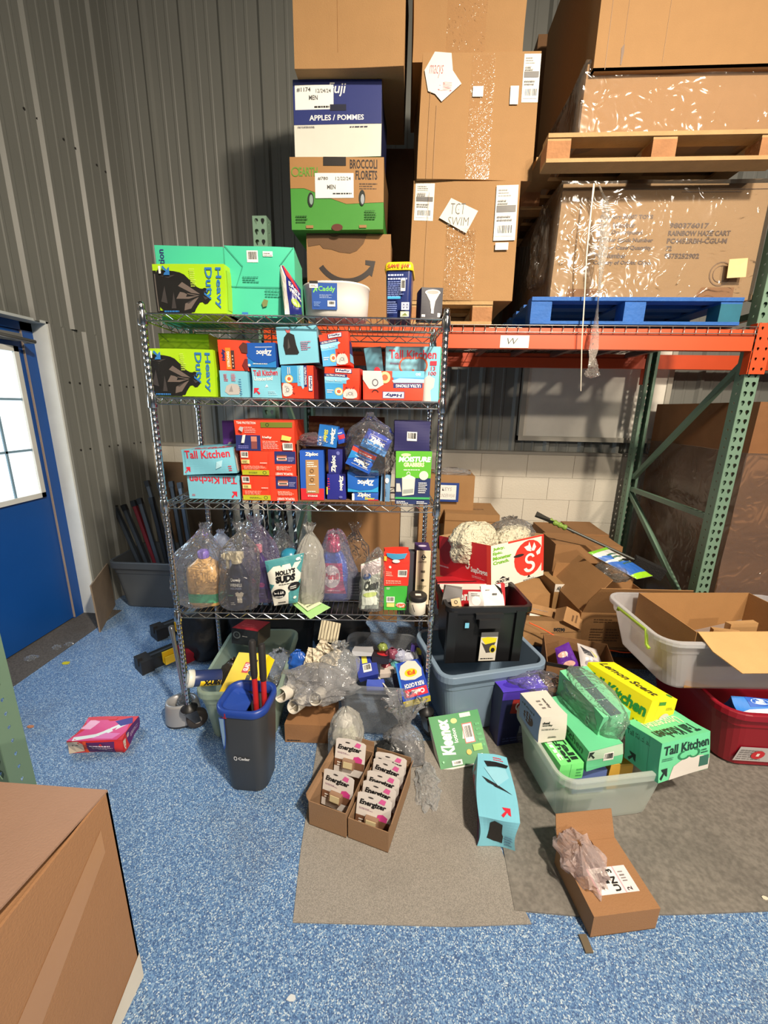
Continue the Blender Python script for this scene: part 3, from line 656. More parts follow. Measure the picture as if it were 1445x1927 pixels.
# sponge mop refill bag
def pouch(name, label, cat, bl, br, tr, tl, mat, thick, parent=None, prints=None, group=None, amp=.004, seed=3, pt=sh, b=(0, 0), up=.0):
    """soft pillow packet between four corners: two bulging skins meeting at the seams"""
    A, B, C_, D_ = [Vector(q) for q in (bl, br, tr, tl)]
    m, W, H = posed(A, B, D_); root = empty(name, m, label, cat, group) if parent is None else parent
    inv = m.inverted(); q = [inv@p for p in (A, B, C_, D_)]
    nx, ny = 14, 16; rnd = random.Random(seed)
    def P(u, v, s):
        p = q[0]*(1-u)*(1-v)+q[1]*u*(1-v)+q[2]*u*v+q[3]*(1-u)*v
        h = (max(0, math.sin(math.pi*u))**.5)*(max(0, math.sin(math.pi*v))**.6)
        nn = noise.noise(Vector((u*5+seed, v*5, s*3)))*amp*h*2
        return p+Vector((0, -s*(thick/2*h+nn)+.0, 0))
    mb = MB()
    for s in (1, -1):
        vs = [P(i/nx, j/ny, s) for j in range(ny+1) for i in range(nx+1)]
        fs = [(j*(nx+1)+i, j*(nx+1)+i+1, (j+1)*(nx+1)+i+1, (j+1)*(nx+1)+i) for j in range(ny) for i in range(nx)]
        mb.add(vs, fs if s > 0 else [f[::-1] for f in fs], mat, True)
    mb.build('packet', root)
    if prints:
        mbp = MB(); i = 0; r2 = random.Random(seed)
        for pts, fs, col in shapes(prints, r2):
            bm = bmesh.new(); vv = [bm.verts.new((x, y, 0)) for x, y in pts]
            for f in fs:
                try: bm.faces.new([vv[k] for k in f])
                except ValueError: pass
            bmesh.ops.triangulate(bm, faces=bm.faces[:])
            for _ in range(3):
                es = [e for e in bm.edges if e.calc_length() > .12]
                if not es: break
                bmesh.ops.subdivide_edges(bm, edges=es, cuts=1); bmesh.ops.triangulate(bm, faces=[f for f in bm.faces if len(f.verts) > 3])
            bm.verts.index_update()
            mbp.add([P(min(1, max(0, w.co.x)), min(1, max(0, w.co.y)), 1)-Vector((0, .0016+.00012*i, 0)) for w in bm.verts], [tuple(w.index for w in f.verts) for f in bm.faces], M(col, .35) if not isinstance(col, bpy.types.Material) else col)
            bm.free(); i += 1
        mbp.build('printing', root)
    return root
pouch('mop_refill_bag', 'navy and red packet of white mop refill leaning on the teal carton', 'packet', sh(536, 592, .0), sh(568, 592, .02), sh(566, 545, .05), sh(524, 486, .08), M((30, 38, 110), .3), .05, prints=[('p', [(0, 0), (.28, 0), (.22, .4), (.25, .7), (.0, 1)], (214, 206, 200)), ('p', [(.12, .96), (.5, .95), (.95, .72), (.55, .70), (.3, .76)], (200, 40, 52)), ('t', .36, .55, .95, .66, 'EASY', WHT, 0, .03), ('t', .36, .42, .98, .52, 'WRING', WHT, 0, .03), ('e', .68, .24, .26, .09, (150, 180, 60)), ('e', .6, .24, .1, .05, (220, 226, 170))])
# white caddy
c = sh(634, 593, .115); m = yawm(Vector((c.x, c.y, z1)), SHA)
r = empty('storage_caddy', m, 'white oval plastic caddy with a blue paper label, on the top shelf', 'caddy')
CW = M((206, 204, 198), .4, var=.03); hw = (sh(698, 560, .06)-sh(570, 560, .06)).length/2; hh = sh(634, 531, .02).z-z1
T_ = Matrix.Identity(4); prof = [(.86, 0), (.93, .01), (.955, hh*.5), (.985, hh-.008), (1.0, hh-.006), (1.0, hh), (.97, hh), (.93, hh*.5), (.90, .012)]
rings = [rrect(hw*k, .115*k, .11*k, 8, z) for k, z in prof]
MB().loft(rings, CW).build('tub', r)
MB().tube([(-.02, 0, .02), (-.02, 0, hh+.005), (-.012, 0, hh+.022), (.022, 0, hh+.022), (.03, 0, hh+.005), (.03, 0, .02)], .010, CW, 10).build('handle', r)
k = .965; printing(r, (Vector((-hw*.62, -.115*k-.001, hh*.17)), Vector((hw*.72, -.0, 0)), Vector((0, -.003, hh*.76)), Vector((0, -1, 0))), [('r', 0, 0, 1, 1, (30, 74, 150)), ('t', .26, .64, .92, .88, 'Caddy', (120, 200, 70), 0, .02), ('a', .05, .62, .22, .86, (120, 200, 70), 0), ('l', .3, .44, .8, .58, 3, (150, 170, 210)), ('r', .62, .12, .92, .34, WHT), ('b', .64, .16, .9, .32), ('l', .08, .12, .36, .3, 4, (120, 150, 200))], name='paper_label')
printing(r, (Vector((-hw*.68, -.115*k-.003, hh*.78)), Vector((hw*.24, 0, 0)), Vector((0, 0, hh*.2)), Vector((0, -1, 0))), [('r', 0, 0, 1, 1, WHT), ('r', 0, .6, 1, 1, BLK), ('l', .1, .15, .9, .5, 2, GRY)], .002, name='price_sticker')
# navy tub with yellow lid
p0, p1 = sh(724, 596, .03), sh(772, 596, .03); pt = sh(746, 508, .03)
m = frame(Vector(((p0.x+p1.x)/2, (p0.y+p1.y)/2, z1)), SHU+SHN*-.12, Z3); W = (p1-p0).length; H = pt.z-z1
r = empty('detergent_tub', m, 'navy plastic tub of tablets with a yellow lid at the right of the top shelf', 'tub')
MB().loft([rrect(W/2*k, .07*k, .014, 3, z, 0, .075) for k, z in ((.9, 0), (.93, .01), (1, H-.006), (1, H))], M((30, 44, 100), .3)).build('tub_body', r)
MB().loft([rrect(W/2*k+.005, .07*k+.005, .018, 3, z, 0, .075) for k, z in ((1, H), (1.02, H+.004), (.98, H+.022), (.9, H+.03))], M((226, 196, 30), .35)).build('lid', r)
printing(r, (Vector((-W/2, .0, 0)), Vector((W, 0, 0)), Vector((0, .0, H)), Vector((0, -1, 0))), [('l', .1, .8, .9, .95, 2, (180, 190, 220)), ('l', .1, .45, .8, .78, 8, (120, 136, 190)), ('r', .1, .40, .6, .45, (60, 160, 210)), ('b', .60, .56, .78, .80), ('l', .1, .1, .5, .36, 6, (120, 136, 190)), ('r', .62, .0+.02, .95, .13, (214, 210, 180)), ('p', [(.66, .04), (.8, .1), (.9, .04)], (110, 120, 60)), ('r', .65, .16, .95, .32, (200, 204, 214)), ('s', .74, .24, .03, .05, .8, 0, 360, (40, 50, 110)), ('s', .87, .24, .03, .05, .8, 0, 360, (40, 50, 110))], .004, seed=4)
printing(r, (Vector((-W/2-.004, -.0, H+.004)), Vector((W+.008, 0, 0)), Vector((0, .004, .02)), Vector((0, -1, 0))), [('t', .12, .1, .88, .85, 'SAVE $10', (200, 60, 30), 0, .04)], .006, name='lid_lettering')
SB('light_bulb_box', 'small black box with a white flood bulb picture, right end of top shelf', 'box', 791, 541, 832, 595, .02, .09, (30, 28, 40), {'F': [('e', .52, .84, .36, .10, (214, 208, 202)), ('p', [(.17, .84), (.87, .84), (.66, .56), (.60, .30), (.46, .30), (.40, .56)], (196, 190, 184)), ('r', .47, .16, .60, .30, (206, 200, 194)), ('e', .52, .85, .28, .06, (150, 144, 138)), ('r', .04, .04, .2, .12, WHT), ('r', .78, .05, .92, .18, WHT)]}, z=z1, yaw=.12)

# ---------------------------------------------------------------- second shelf
z2 = LV[1]+.002
SB('trash_bag_carton', 'lime green carton standing behind, half hidden by the lower lime carton', 'carton', 311, 628, 402, 748, .22, .15, LIME, {'F': [('r', 0, .985, 1, 1, (120, 160, 30)), ('p', [(0, 1), (.02, 1), (.2, .88), (.18, .87)], (110, 150, 30))]}, z=z2)
SB('trash_bag_carton', 'lime green carton with a black knotted bag picture, on the second shelf', 'carton', 280, 657, 408, 748, .032, .17, LIME, {'F': HEAVY}, z=z2, amp=.0025, yaw=-.04)
_, zt = SB('trash_bag_carton', 'pale blue carton showing a round crumpled bag picture, below a red carton', 'carton', 416, 698, 469, 748, .02, .2, LBL, {'F': [('p', [(.16, .2), (.22, .42), (.4, .52), (.62, .5), (.72, .3), (.64, .1), (.3, .08)], (176, 172, 168)), ('p', [(.3, .2), (.4, .45), (.45, .2)], (140, 136, 134)), ('l', .15, .6, .3, .9, 5, CRED), ('l', .42, .62, .62, .92, 5, CRED), ('l', .7, .1, .8, .75, 7, (40, 90, 140))]}, z=z2)
SB('trash_bag_carton', 'orange red carton lying on its side over a pale blue carton', 'carton', 414, 640, 468, 698, .02, .2, HRED, {'F': [('t', .10, .32, .24, .70, 'Hefty', NAVY, 90, .05, .1), ('r', .24, .04, .42, .74, (232, 128, 40)), ('t', .28, .12, .37, .62, 'STRONG', WHT, 90, .03), ('r', .43, .06, .54, .66, (70, 44, 40)), ('l', .46, .12, .51, .56, 4, (220, 190, 170)), ('p', [(.8, .6), (.72, .8), (.86, .94), (1, .9), (1, .58)], (80, 40, 34)), ('p', [(.9, .0), (.8, .2), (.9, .4), (1, .4), (1, 0)], (110, 26, 26))]}, z=zt+.001)
_, zt = SB('trash_bag_carton', 'pale blue unscented carton with a red arrow, under an upturned blue carton', 'carton', 476, 692, 530, 748, .02, .2, LBL, {'F': tallk()}, z=z2, amp=.003)
SB('storage_bag_box', 'blue carton standing upside down on the unscented pale blue carton', 'box', 465, 645, 520, 691, .015, .19, (36, 124, 196), {'F': zip_front(180), 'R': [('r', 0, 0, 1, 1, (26, 44, 110))]}, z=zt+.001, yaw=-.10)
_, zt = SB('trash_bag_carton', 'orange and blue carton lying on its side under the black bag carton', 'carton', 531, 688, 591, 750, .015, .18, HRED, {'F': [('rot', 270, HEFTY)], 'R': [('r', 0, 0, 1, 1, (120, 24, 26))]}, z=z2, yaw=-.10)
SP('trash_bag_carton', 'pale blue carton with an upright black bag picture, topmost on the second shelf', 'carton', (527, 686), (600, 682), (523, 616), .02, .17, LBL, {'F': [('p', [(.17, .26), (.14, .5), (.18, .72), (.26, .82), (.30, .92), (.34, .83), (.44, .78), (.47, .5), (.52, .3), (.48, .25)], (28, 26, 26)), ('p', [(.26, .84), (.22, .94), (.3, .9), (.36, .95), (.34, .84)], (190, 90, 90)), ('p', [(.24, .4), (.28, .7), (.31, .45)], (70, 66, 64)), ('l', .58, .36, .84, .62, 5, (170, 90, 120))]})
_, zt = SB('trash_bag_carton', 'orange carton with a white bag picture, beneath the tilted orange carton', 'carton', 612, 692, 676, 752, .015, .19, HRED, {'F': HEFTY, 'R': [('r', 0, .0, 1, 1, (190, 44, 28))]}, z=z2, amp=.003, yaw=-.08)
SP('trash_bag_carton', 'tilted orange carton with a torn right side, stacked on another orange carton', 'carton', (606, 690), (660, 686), (601, 629), .02, .16, HRED, {'F': HEFTY, 'R': [('r', .1, .35, .9, .75, NAVY), ('r', .1, .1, .8, .35, (110, 182, 216))]}, amp=.006)
SB('trash_bag_carton', 'pale blue carton with an orange drawstring picture at the right end of the second shelf', 'carton', 724, 652, 825, 752, .16, .17, LBL, {'F': [('t', .06, .78, .93, .94, 'Tall Kitchen', CRED, 0, .015), ('s', .40, .66, .13, .16, 1, 60, 330, (196, 96, 60)), ('s', .62, .66, .13, .16, 1, -150, 120, (196, 96, 60)), ('p', [(.50, .58), (.46, .5), (.51, .54), (.57, .5)], (196, 96, 60)), ('l', .08, .68, .3, .74, 1, (120, 120, 150)), ('r', .82, .66, .94, .74, CRED), ('t', .84, .57, .92, .64, '13', CRED), ('t', .80, .48, .94, .55, '100', CRED), ('p', [(.66, 0), (.7, .4), (.8, .48), (.92, .42), (.9, .26), (.84, .2), (.86, 0)], (190, 186, 182))]}, z=z2, amp=.002)
SP('trash_bag_carton', 'grey blue carton leaning behind the upside down orange carton', 'carton', (693, 720), (724, 716), (682, 656), .17, .03, (70, 128, 146), {'F': [('e', .62, .3, .2, .12, CRED)]})
SB('trash_bag_carton', 'narrow mint carton edge beside the right post on the second shelf', 'carton', 826, 655, 831, 745, .19, .14, (96, 200, 140), None, z=z2)
SB('trash_bag_carton', 'wide orange carton lying upside down in front of the drawstring carton', 'carton', 683, 698, 796, 751, .02, .12, HRED, {'F': [('rot', 180, [('r', .0, .48, .98, 1-.0, HRED), ('r', .0, .0, .52, .22, (100, 176, 214)), ('r', .0, .22, .50, .40, (70, 150, 206)), ('p', [(0, .28), (.4, .24), (.52, .32), (.5, .40), (0, .40)], (160, 210, 232)), ('r', .02, .42, .50, .58, NAVY), ('t', .05, .45, .46, .56, 'ULTRA STRONG', WHT, 0, .03), ('r', .31, .70, .68, .95, NAVY), ('r', .32, .72, .67, .93, WHT), ('t', .35, .75, .64, .90, 'Hefty', NAVY, 0, .05, .1), ('t', .06, .06, .14, .16, '80', WHT), ('e', .64, .22, .09, .2, (236, 204, 140)), ('e', .64, .22, .05, .11, (214, 96, 60)), ('p', [(.70, 0), (1, 0), (1, .3), (.9, .62), (.78, .62), (.66, .46)], (206, 200, 196)), ('s', .8, .4, .09, .13, .4, 0, 360, (90, 90, 100)), ('s', .8, .78, .1, .14, .45, 200, 340, (60, 24, 24)), ('l', .12, .30, .3, .34, 1, WHT)])]}, z=z2, amp=.002)

# ---------------------------------------------------------------- third shelf
z3 = LV[2]+.002
_, zt = SB('trash_bag_carton', 'pale blue carton lying upside down on the third shelf below a crushed one', 'carton', 357, 895, 453, 942, .05, .22, LBL, {'F': [('rot', 180, [('t', .05, .05, .95, .34, 'Tall Kitchen', CRED, 0, .02), ('a', .05, .66, .17, .95, CRED, 180), ('l', .88, .8, .96, .9, 2, CRED)])]}, z=z3)
SP('trash_bag_carton', 'crushed pale blue carton with a gaping white end, on top of an upside down one', 'carton', (347, 894), (445, 890), (341, 846), .03, .22, LBL, {'F': [('t', .05, .66, .93, .97, 'Tall Kitchen', CRED, 0, .02), ('a', .03, .06, .14, .32, CRED, 0), ('r', .05, .0+.02, .06, .98, (90, 160, 180)), ('l', .86, .1, .93, .36, 3, CRED), ('p', [(.62, .2), (.66, .5), (.78, .56), (.74, .3)], (170, 214, 228))], 'T': [('t', .1, .1, .9, .45, 'Tall Kitchen', CRED, 0, .02)], 'R': [('r', .04, .06, .9, .94, (196, 190, 180)), ('l', .2, .2, .8, .8, 7, GRY)]}, amp=.006)
SB('small_carton', 'purple carton end behind the crushed pale blue carton', 'carton', 424, 792, 445, 880, .2, .1, (78, 36, 122), {'F': [('e', .6, .3, .4, .3, (120, 120, 124))]}, z=z3+.10)
_, ztr = SB('trash_bag_carton', 'lowest of the three stacked red printed cartons on the third shelf', 'carton', 457, 896, 560, 943, .03, .25, HRED, {'F': RED3}, z=z3)
_, ztr = SB('trash_bag_carton', 'middle one of the three stacked red printed cartons', 'carton', 455, 849, 557, 896, .03, .25, HRED, {'F': RED3}, z=ztr+.001)
SB('trash_bag_carton', 'topmost red printed carton, with a yellow sticker and a hanging silver tag', 'carton', 445, 791, 555, 849, .03, .25, HRED, {'F': [('r', 0, 0, .42, .52, NAVY), ('l', .04, .08, .24, .2, 2, (120, 120, 190)), ('in', .26, .06, .36, .48, [('r', 0, 0, 1, 1, (130, 70, 70)), ('r', 0, .6, 1, 1, (200, 130, 110))]), ('r', .44, .78, .97, .95, (104, 112, 34)), ('s', .55, .865, .04, .06, .5, 0, 360, (30, 40, 20)), ('t', .04, .88, .36, .96, 'TEAR PROTECTION', WHT, 0, .02), ('l', .16, .6, .36, .82, 4, (240, 170, 160)), ('t', .46, .40, .62, .50, 'Hefty', WHT, 0, .03), ('l', .46, .08, .74, .36, 6, (240, 170, 160)), ('p', [(.78, .38), (.80, .54), (.96, .47), (.93, .34)], (222, 206, 100)), ('b', .80, .04, .97, .28), ('p', [(.10, .26), (.13, .52), (.18, .54), (.15, .26)], WHT), ('p', [(.07, .7), (.1, .8), (.16, .78), (.13, .62)], (180, 180, 184))]}, z=ztr+.001, yaw=.02, amp=.002)
# open brown carton with bagged boxes
def opencarton(name, label, mat4, W, D, H, mat, flaps=(), t=.004, group=None, cat='box', z0=0, inner=None, onside=False):
    """open corrugated carton with wall thickness. flaps: (side, length, angle from horizontal-out in degrees, widen)"""
    r = empty(name, mat4, label, cat, group); mb = MB()
    mb.box((-W/2, 0, 0), (W/2, D, t), mat)
    if not onside: mb.box((-W/2, 0, 0), (W/2, t, H), mat)
    mb.box((-W/2, D-t, 0), (W/2, D, H), mat).box((-W/2, t, 0), (-W/2+t, D-t, H), mat).box((W/2-t, t, 0), (W/2, D-t, H), mat)
    mb.build('carton_walls', r)
    for fl in flaps:
        s, L, ang = fl[:3]; k = fl[3] if len(fl) > 3 else .97; a = math.radians(ang); col = fl[4] if len(fl) > 4 else mat
        if s in 'FK':
            sgn = -1 if s == 'F' else 1; y = 0 if s == 'F' else D; w0, w1 = W/2*.99, W/2*k
            p = Vector((0, y, H)); d = Vector((0, sgn*math.cos(a), math.sin(a))); u = Vector((1, 0, 0))
        else:
            sgn = -1 if s == 'L' else 1; w0, w1 = D/2*.99, D/2*k
            p = Vector((sgn*W/2, D/2, H)); d = Vector((sgn*math.cos(a), 0, math.sin(a))); u = Vector((0, 1, 0))
        n = d.cross(u).normalized()*t
        q = [p-u*w0, p+u*w0, p+u*w0+d*L*.5+n*.6, p+u*w1+d*L, p-u*w1+d*L, p-u*w0+d*L*.5+n*.6]
        f = MB().add(q+[v+n for v in q], [(0, 1, 2, 5), (5, 2, 3, 4), (11, 8, 7, 6), (10, 9, 8, 11), (0, 6, 7, 1), (1, 7, 8, 2), (2, 8, 9, 3), (3, 9, 10, 4), (4, 10, 11, 5), (5, 11, 6, 0)], col).build('flap', r)
    return r
p0, p1, pt = sh(562, 946, .03), sh(724, 946, .03), sh(640, 812, .03)
m, W, H = upright(p0, p1, pt, z3)
opencarton('open_carton', 'open brown carton holding blue storage bag boxes on the third shelf', m, W, .30, H*.86, board((112, 80, 52)), (('K', .10, 100),), .003, onside=True)
# contents of it, resting on its bottom
zi = z3+.005
SB('storage_bag_box', 'tall blue and red box with a brown paper panel, standing in the open carton', 'box', 567, 848, 610, 943, .04, .10, (30, 84, 180), {'F': [('r', 0, 0, 1, .24, (200, 36, 46)), ('r', .24, .14, .78, .82, (170, 130, 84)), ('t', .22, .88, .78, .97, 'Ziploc', WHT, 0, .05, .1), ('l', .30, .68, .72, .80, 3, WHT), ('s', .5, .60, .03, .045, 1.8, 0, 360, (110, 80, 44)), ('s', .5, .42, .03, .045, 1.8, 0, 360, (110, 80, 44)), ('l', .36, .5, .66, .54, 1, WHT), ('l', .36, .32, .66, .36, 1, WHT), ('l', .3, .17, .7, .22, 1, WHT), ('t', .3, .07, .72, .11, 'STORAGE', WHT, 0, .03)]}, z=zi, yaw=.02)
_, zt = SB('storage_bag_box', 'lower navy box on end with sideways white lettering in the open carton', 'box', 616, 892, 651, 943, .06, .14, (34, 38, 130), {'F': [('t', .62, .35, .86, .95, 'Ziploc', WHT, 270, .05, .1), ('l', .04, .4, .16, .9, 5, CRED), ('r', -.02, .2, .04, .5, (220, 210, 60)), ('e', .72, .1, .1, .05, (90, 96, 170))]}, z=zi)
SB('storage_bag_box', 'upper navy box on end with sideways white lettering in the open carton', 'box', 618, 846, 644, 891, .06, .14, (30, 34, 112), {'F': [('t', .2, .05, .62, .75, 'Ziploc', WHT, 90, .05, .1), ('e', .7, .85, .12, .08, (100, 104, 170))]}, z=zt+.001)
_, zt = SB('storage_bag_box', 'flattened slider bag box at the bottom right of the open carton', 'box', 664, 926, 712, 943, .05, .12, (40, 88, 176), {'F': [('t', .16, .3, .7, .95, 'Ziploc', WHT, 0, .05, .1), ('t', .46, .08, .86, .4, 'Slider', (230, 214, 60), 0, .03), ('r', -.04, -.02, .05, .8, WHT), ('r', .6, 0, 1, .12, CRED)]}, z=zi)
SB('storage_bag_box', 'blue box lying upside down above the flattened slider bag box', 'box', 654, 889, 712, 925, .045, .13, (40, 150, 206), {'F': [('rot', 180, [('p', [(0, 0), (1, 0), (1, .8), (.6, .92), (.2, .86), (0, .7)], (22, 90, 176)), ('t', .14, .30, .68, .66, 'Ziploc', WHT, 0, .05, .1), ('r', .12, .2, .76, .22, WHT)])]}, z=zt+.001)
SP('storage_bag_box', 'thin grey blue box standing on end beside the upside down blue box', 'box', (715, 943), (733, 944), (717, 893), .05, .10, (98, 138, 176), {'F': [('l', .3, .2, .7, .5, 5, (40, 60, 90)), ('e', .6, .8, .2, .1, WHT)]})
ZF = [('p', [(0, 0), (1, 0), (1, .35), (.5, .6), (0, .45)], (32, 124, 196)), ('t', .2, .36, .82, .74, 'Ziploc', WHT, 0, .06, .1), ('r', .16, .28, .17, .8, WHT), ('r', .16, .8, .85, .82, WHT), ('r', .16, .28, .85, .30, WHT)]
SP('storage_bag_box', 'slanting blue slider box lying at the top of the open carton', 'box', (597, 838), (632, 843), (610, 800), .05, .06, (24, 104, 180), {'F': [('t', .62, .15, .88, .95, 'Ziploc', WHT, 270, .06, .1), ('t', .3, .2, .5, .8, 'Slider', (220, 210, 60), 270, .03), ('l', .08, .1, .24, .5, 3, WHT)]})
SP('storage_bag_box', 'small blue and red box pushed into the corner of the open carton', 'box', (637, 836), (652, 832), (636, 808), .08, .05, (30, 70, 170), {'F': [('r', .2, .3, 1, .6, CRED), ('l', .2, .7, .9, .85, 1, WHT)]})
SP('storage_bag_box', 'upper tilted blue box inside the clear bag on the third shelf', 'box', (678, 838), (723, 860), (687, 804), .03, .07, (44, 70, 180), {'F': ZF, 'R': [('r', 0, 0, 1, 1, WHT)]})
SP('storage_bag_box', 'lower tilted blue and red box upside down inside the clear bag', 'box', (650, 872), (694, 892), (658, 836), .01, .08, (30, 84, 180), {'F': [('r', 0, .78, 1, 1, (216, 60, 40)), ('p', [(0, .3), (.5, .72), (1, .7), (1, .78), (0, .78)], (36, 130, 200)), ('rot', 180, [('t', .12, .42, .76, .78, 'Ziploc', WHT, 0, .06, .1), ('r', .1, .36, .8, .38, WHT), ('r', .1, .82, .8, .84, WHT)]), ('l', .3, .84, .9, .94, 1, WHT)]})
_, zt = SB('moisture_absorber_box', 'green and navy box showing a hanging pouch at the right of the third shelf', 'box', 743, 849, 808, 949, .01, .13, (30, 46, 92), {'F': [('r', 0, .5, 1, 1, (88, 170, 44)), ('t', .08, .80, .98, .90, 'MOISTURE', (226, 232, 236), 0, .05, .15), ('t', .22, .71, .80, .79, 'GRABBERS', (244, 236, 190), 0, .04), ('l', .22, .645, .78, .68, 1, WHT), ('e', .28, .93, .14, .03, (190, 220, 160)), ('e', .80, .55, .13, .085, (196, 206, 190)), ('p', [(.18, .52), (.20, .16), (.54, .19), (.56, .50)], (208, 204, 190)), ('p', [(.22, .20), (.52, .22), (.52, .30), (.22, .28)], (150, 156, 150)), ('s', .36, .58, .03, .042, 1.3, -60, 200, WHT), ('p', [(.2, .50), (.36, .57), (.56, .51), (.56, .48), (.2, .48)], (220, 216, 204)), ('p', [(.02, .24), (.02, .40), (.12, .40), (.17, .24)], (190, 190, 186)), ('r', 0, .10, 1, .14, (60, 160, 90)), ('l', .66, .22, .92, .44, 6, WHT), ('l', .04, .02, .42, .08, 2, WHT), ('l', .62, .02, .94, .08, 2, WHT)]}, z=z3, yaw=-.02)
SB('small_carton', 'plain navy carton with a barcode sticker on the moisture box', 'carton', 741, 793, 808, 848, .01, .13, (38, 36, 84), {'F': [('b', .35, .35, .64, .66)]}, z=zt+.001, yaw=-.03, amp=.003)
# ================================================================ bags, bottles and the lowest wire shelf
def bag(name, label, mat4, rx, ry, h, mat, seed=1, prof=None, amp=.12, pleat=.0, lean=(0, 0), group=None, cat='bag', nz=26, na=34, parent=None):
    """crinkled film bag; prof = (radius factor, height factor) pairs, pleat = folds near a gathered neck"""
    prof = prof or [(.0, .0), (.8, .0), (.95, .06), (1, .3), (.96, .55), (.8, .75), (.5, .88), (.2, .95), (.3, 1.0)]
    rings = []; L = len(prof)-1
    for j in range(nz+1):
        t = j/nz*L; i = min(int(t), L-1); f = t-i
        r = prof[i][0]*(1-f)+prof[i+1][0]*f; z = prof[i][1]*(1-f)+prof[i+1][1]*f; ring = []
        for k in range(na):
            a = 2*math.pi*k/na; d = Vector((math.cos(a), math.sin(a), 0))
            q = Vector((d.x*2+seed*7, d.y*2, z*3))
            w = 1+amp*noise.noise(q*1.3)*1.4+amp*.8*(abs(noise.noise(q*3.1))-.2)+amp*.75*(abs(noise.noise(q*7))-.2)
            if pleat: w += pleat*math.sin(a*9+seed)*max(0, z-.35)*1.4
            zz = z*h*(1+amp*.3*noise.noise(q*2)) if z > .02 else z*h
            ring.append(Vector((d.x*rx*r*w+lean[0]*z*z, d.y*ry*r*w+lean[1]*z*z, zz)))
        rings.append(ring)
    mb = MB().loft(rings, mat, not mat.name.startswith('clear_film'), False, False)
    if parent: return mb.build(name, parent)
    o = mb.build(name); o.matrix_world = mat4
    return tag(o, label, cat, group)
TIED = [(.0, .0), (.78, .0), (.96, .07), (1, .28), (.98, .52), (.86, .68), (.58, .79), (.27, .87), (.19, .90), (.36, .96), (.46, 1.0)]
CLR = FILM(.08, .8); CLB = FILM(.12, .8, (200, 216, 240)); CLW = FILM(.40, .45, (235, 235, 230)); CLP = FILM(.12, .7, (190, 180, 225))
z4 = LV[3]+.002
def s4(px, py, b): p = sh(px, py, b); return Matrix.Translation((p.x, p.y, z4))@Matrix.Rotation(SHA, 4, 'Z')
def ph(px, py0, b): return sh(px, py0, b).z-z4
def pw(x0, x1, py, b): return (sh(x1, py, b)-sh(x0, py, b)).length/2
# bagged jug, amber jug with green band
r = empty('detergent_jug', s4(392, 1135, .10), 'amber plastic jug with a green band inside a clear bag, lowest shelf left end', 'jug')
A_ = M((196, 156, 96), .3); MB().loft([rrect(.078*k, .056*k, .035*k, 5, z) for k, z in ((.9, 0), (1, .01), (1, .16), (.9, .19), (.5, .215), (.32, .23))], A_).build('jug_body', r)
MB().loft([rrect(.0788, .0568, .035, 5, z) for z in (.02, .065)], M((60, 160, 110), .35), cap0=False, cap1=False).build('label_band', r)
MB().lathe([(.024, .23), (.026, .235), (.026, .262), (.02, .266)], M((120, 96, 190), .35), 16).build('cap', r)
MB().tube([(.06, 0, .18), (.095, 0, .155), (.098, 0, .10), (.076, 0, .06)], .011, A_, 10).build('handle', r)
bag('clear_bag', 'clear bag around the amber jug, its purple twisted top leaning right', s4(378, 1138, .10), pw(326, 428, 1100, .1), .09, ph(378, 985, .10), FILM(.08, .8, (220, 226, 246)), 3, [(.0, .0), (.8, .0), (.95, .08), (1, .3), (.97, .5), (.8, .66), (.5, .78), (.24, .88), (.14, .93), (.24, 1.0)], .14, .1, (.06, 0))
# spray bottle
def spray(m, h, w, col, label, prints, cap=(196, 186, 160)):
    r = empty('spray_bottle', m, label, 'bottle'); C_ = M(col, .28)
    prof = [(.82, 0), (.9, .01), (.98, .12), (1, .35), (.94, .52), (.66, .68), (.42, .76), (.36, .80)]
    MB().lathe([(w*a, h*b) for a, b in prof], C_, 28, 1, .55).build('bottle_body', r)
    c = M(cap, .4); MB().lathe([(w*.42, h*.80), (w*.42, h*.85), (w*.34, h*.86)], c, 16).build('collar', r)
    MB().box((-w*.95, -w*.25, h*.86), (w*.5, w*.25, h*.97), c).box((-w*1.15, -w*.14, h*.88), (-w*.9, w*.14, h*.94), c).build('spray_head', r)
    MB().box((-w*.85, -w*.1, h*.70), (-w*.65, w*.1, h*.87), c).build('trigger', r)
    printing(r, (Vector((-w*.7, -w*.55-.001, h*.06)), Vector((w*1.4, 0, 0)), Vector((0, 0, h*.6)), Vector((0, -1, 0))), prints, .001)
    return r
spray(s4(452, 1140, .035), ph(452, 1036, .035), pw(428, 474, 1100, .035), (30, 36, 62), 'dark blue spray bottle with white lettering, inside a clear bag on the lowest shelf',
      [('t', .22, .74, .78, .86, 'Downy', WHT, 0, .04), ('t', .16, .62, .84, .71, 'WRINKLE', WHT, 0, .04), ('t', .18, .54, .82, .60, 'RELEASER', (150, 160, 190), 0, .02), ('r', .0, .36, .3, .38, (80, 150, 110)), ('p', [(.42, .44), (.56, .48), (.66, .44), (.78, .48), (.92, .44), (.84, .34), (.8, .36), (.8, .16), (.52, .16), (.52, .36), (.46, .34)], (214, 206, 190)), ('l', .12, .1, .4, .2, 2, WHT)])
bag('clear_bag', 'clear bag loosely covering the dark blue spray bottle', s4(452, 1143, .045), pw(416, 494, 1080, .05), .055, ph(460, 985, .05), FILM(.06, .75, (232, 232, 238)), 8, TIED, .13, .1, (.03, .02))
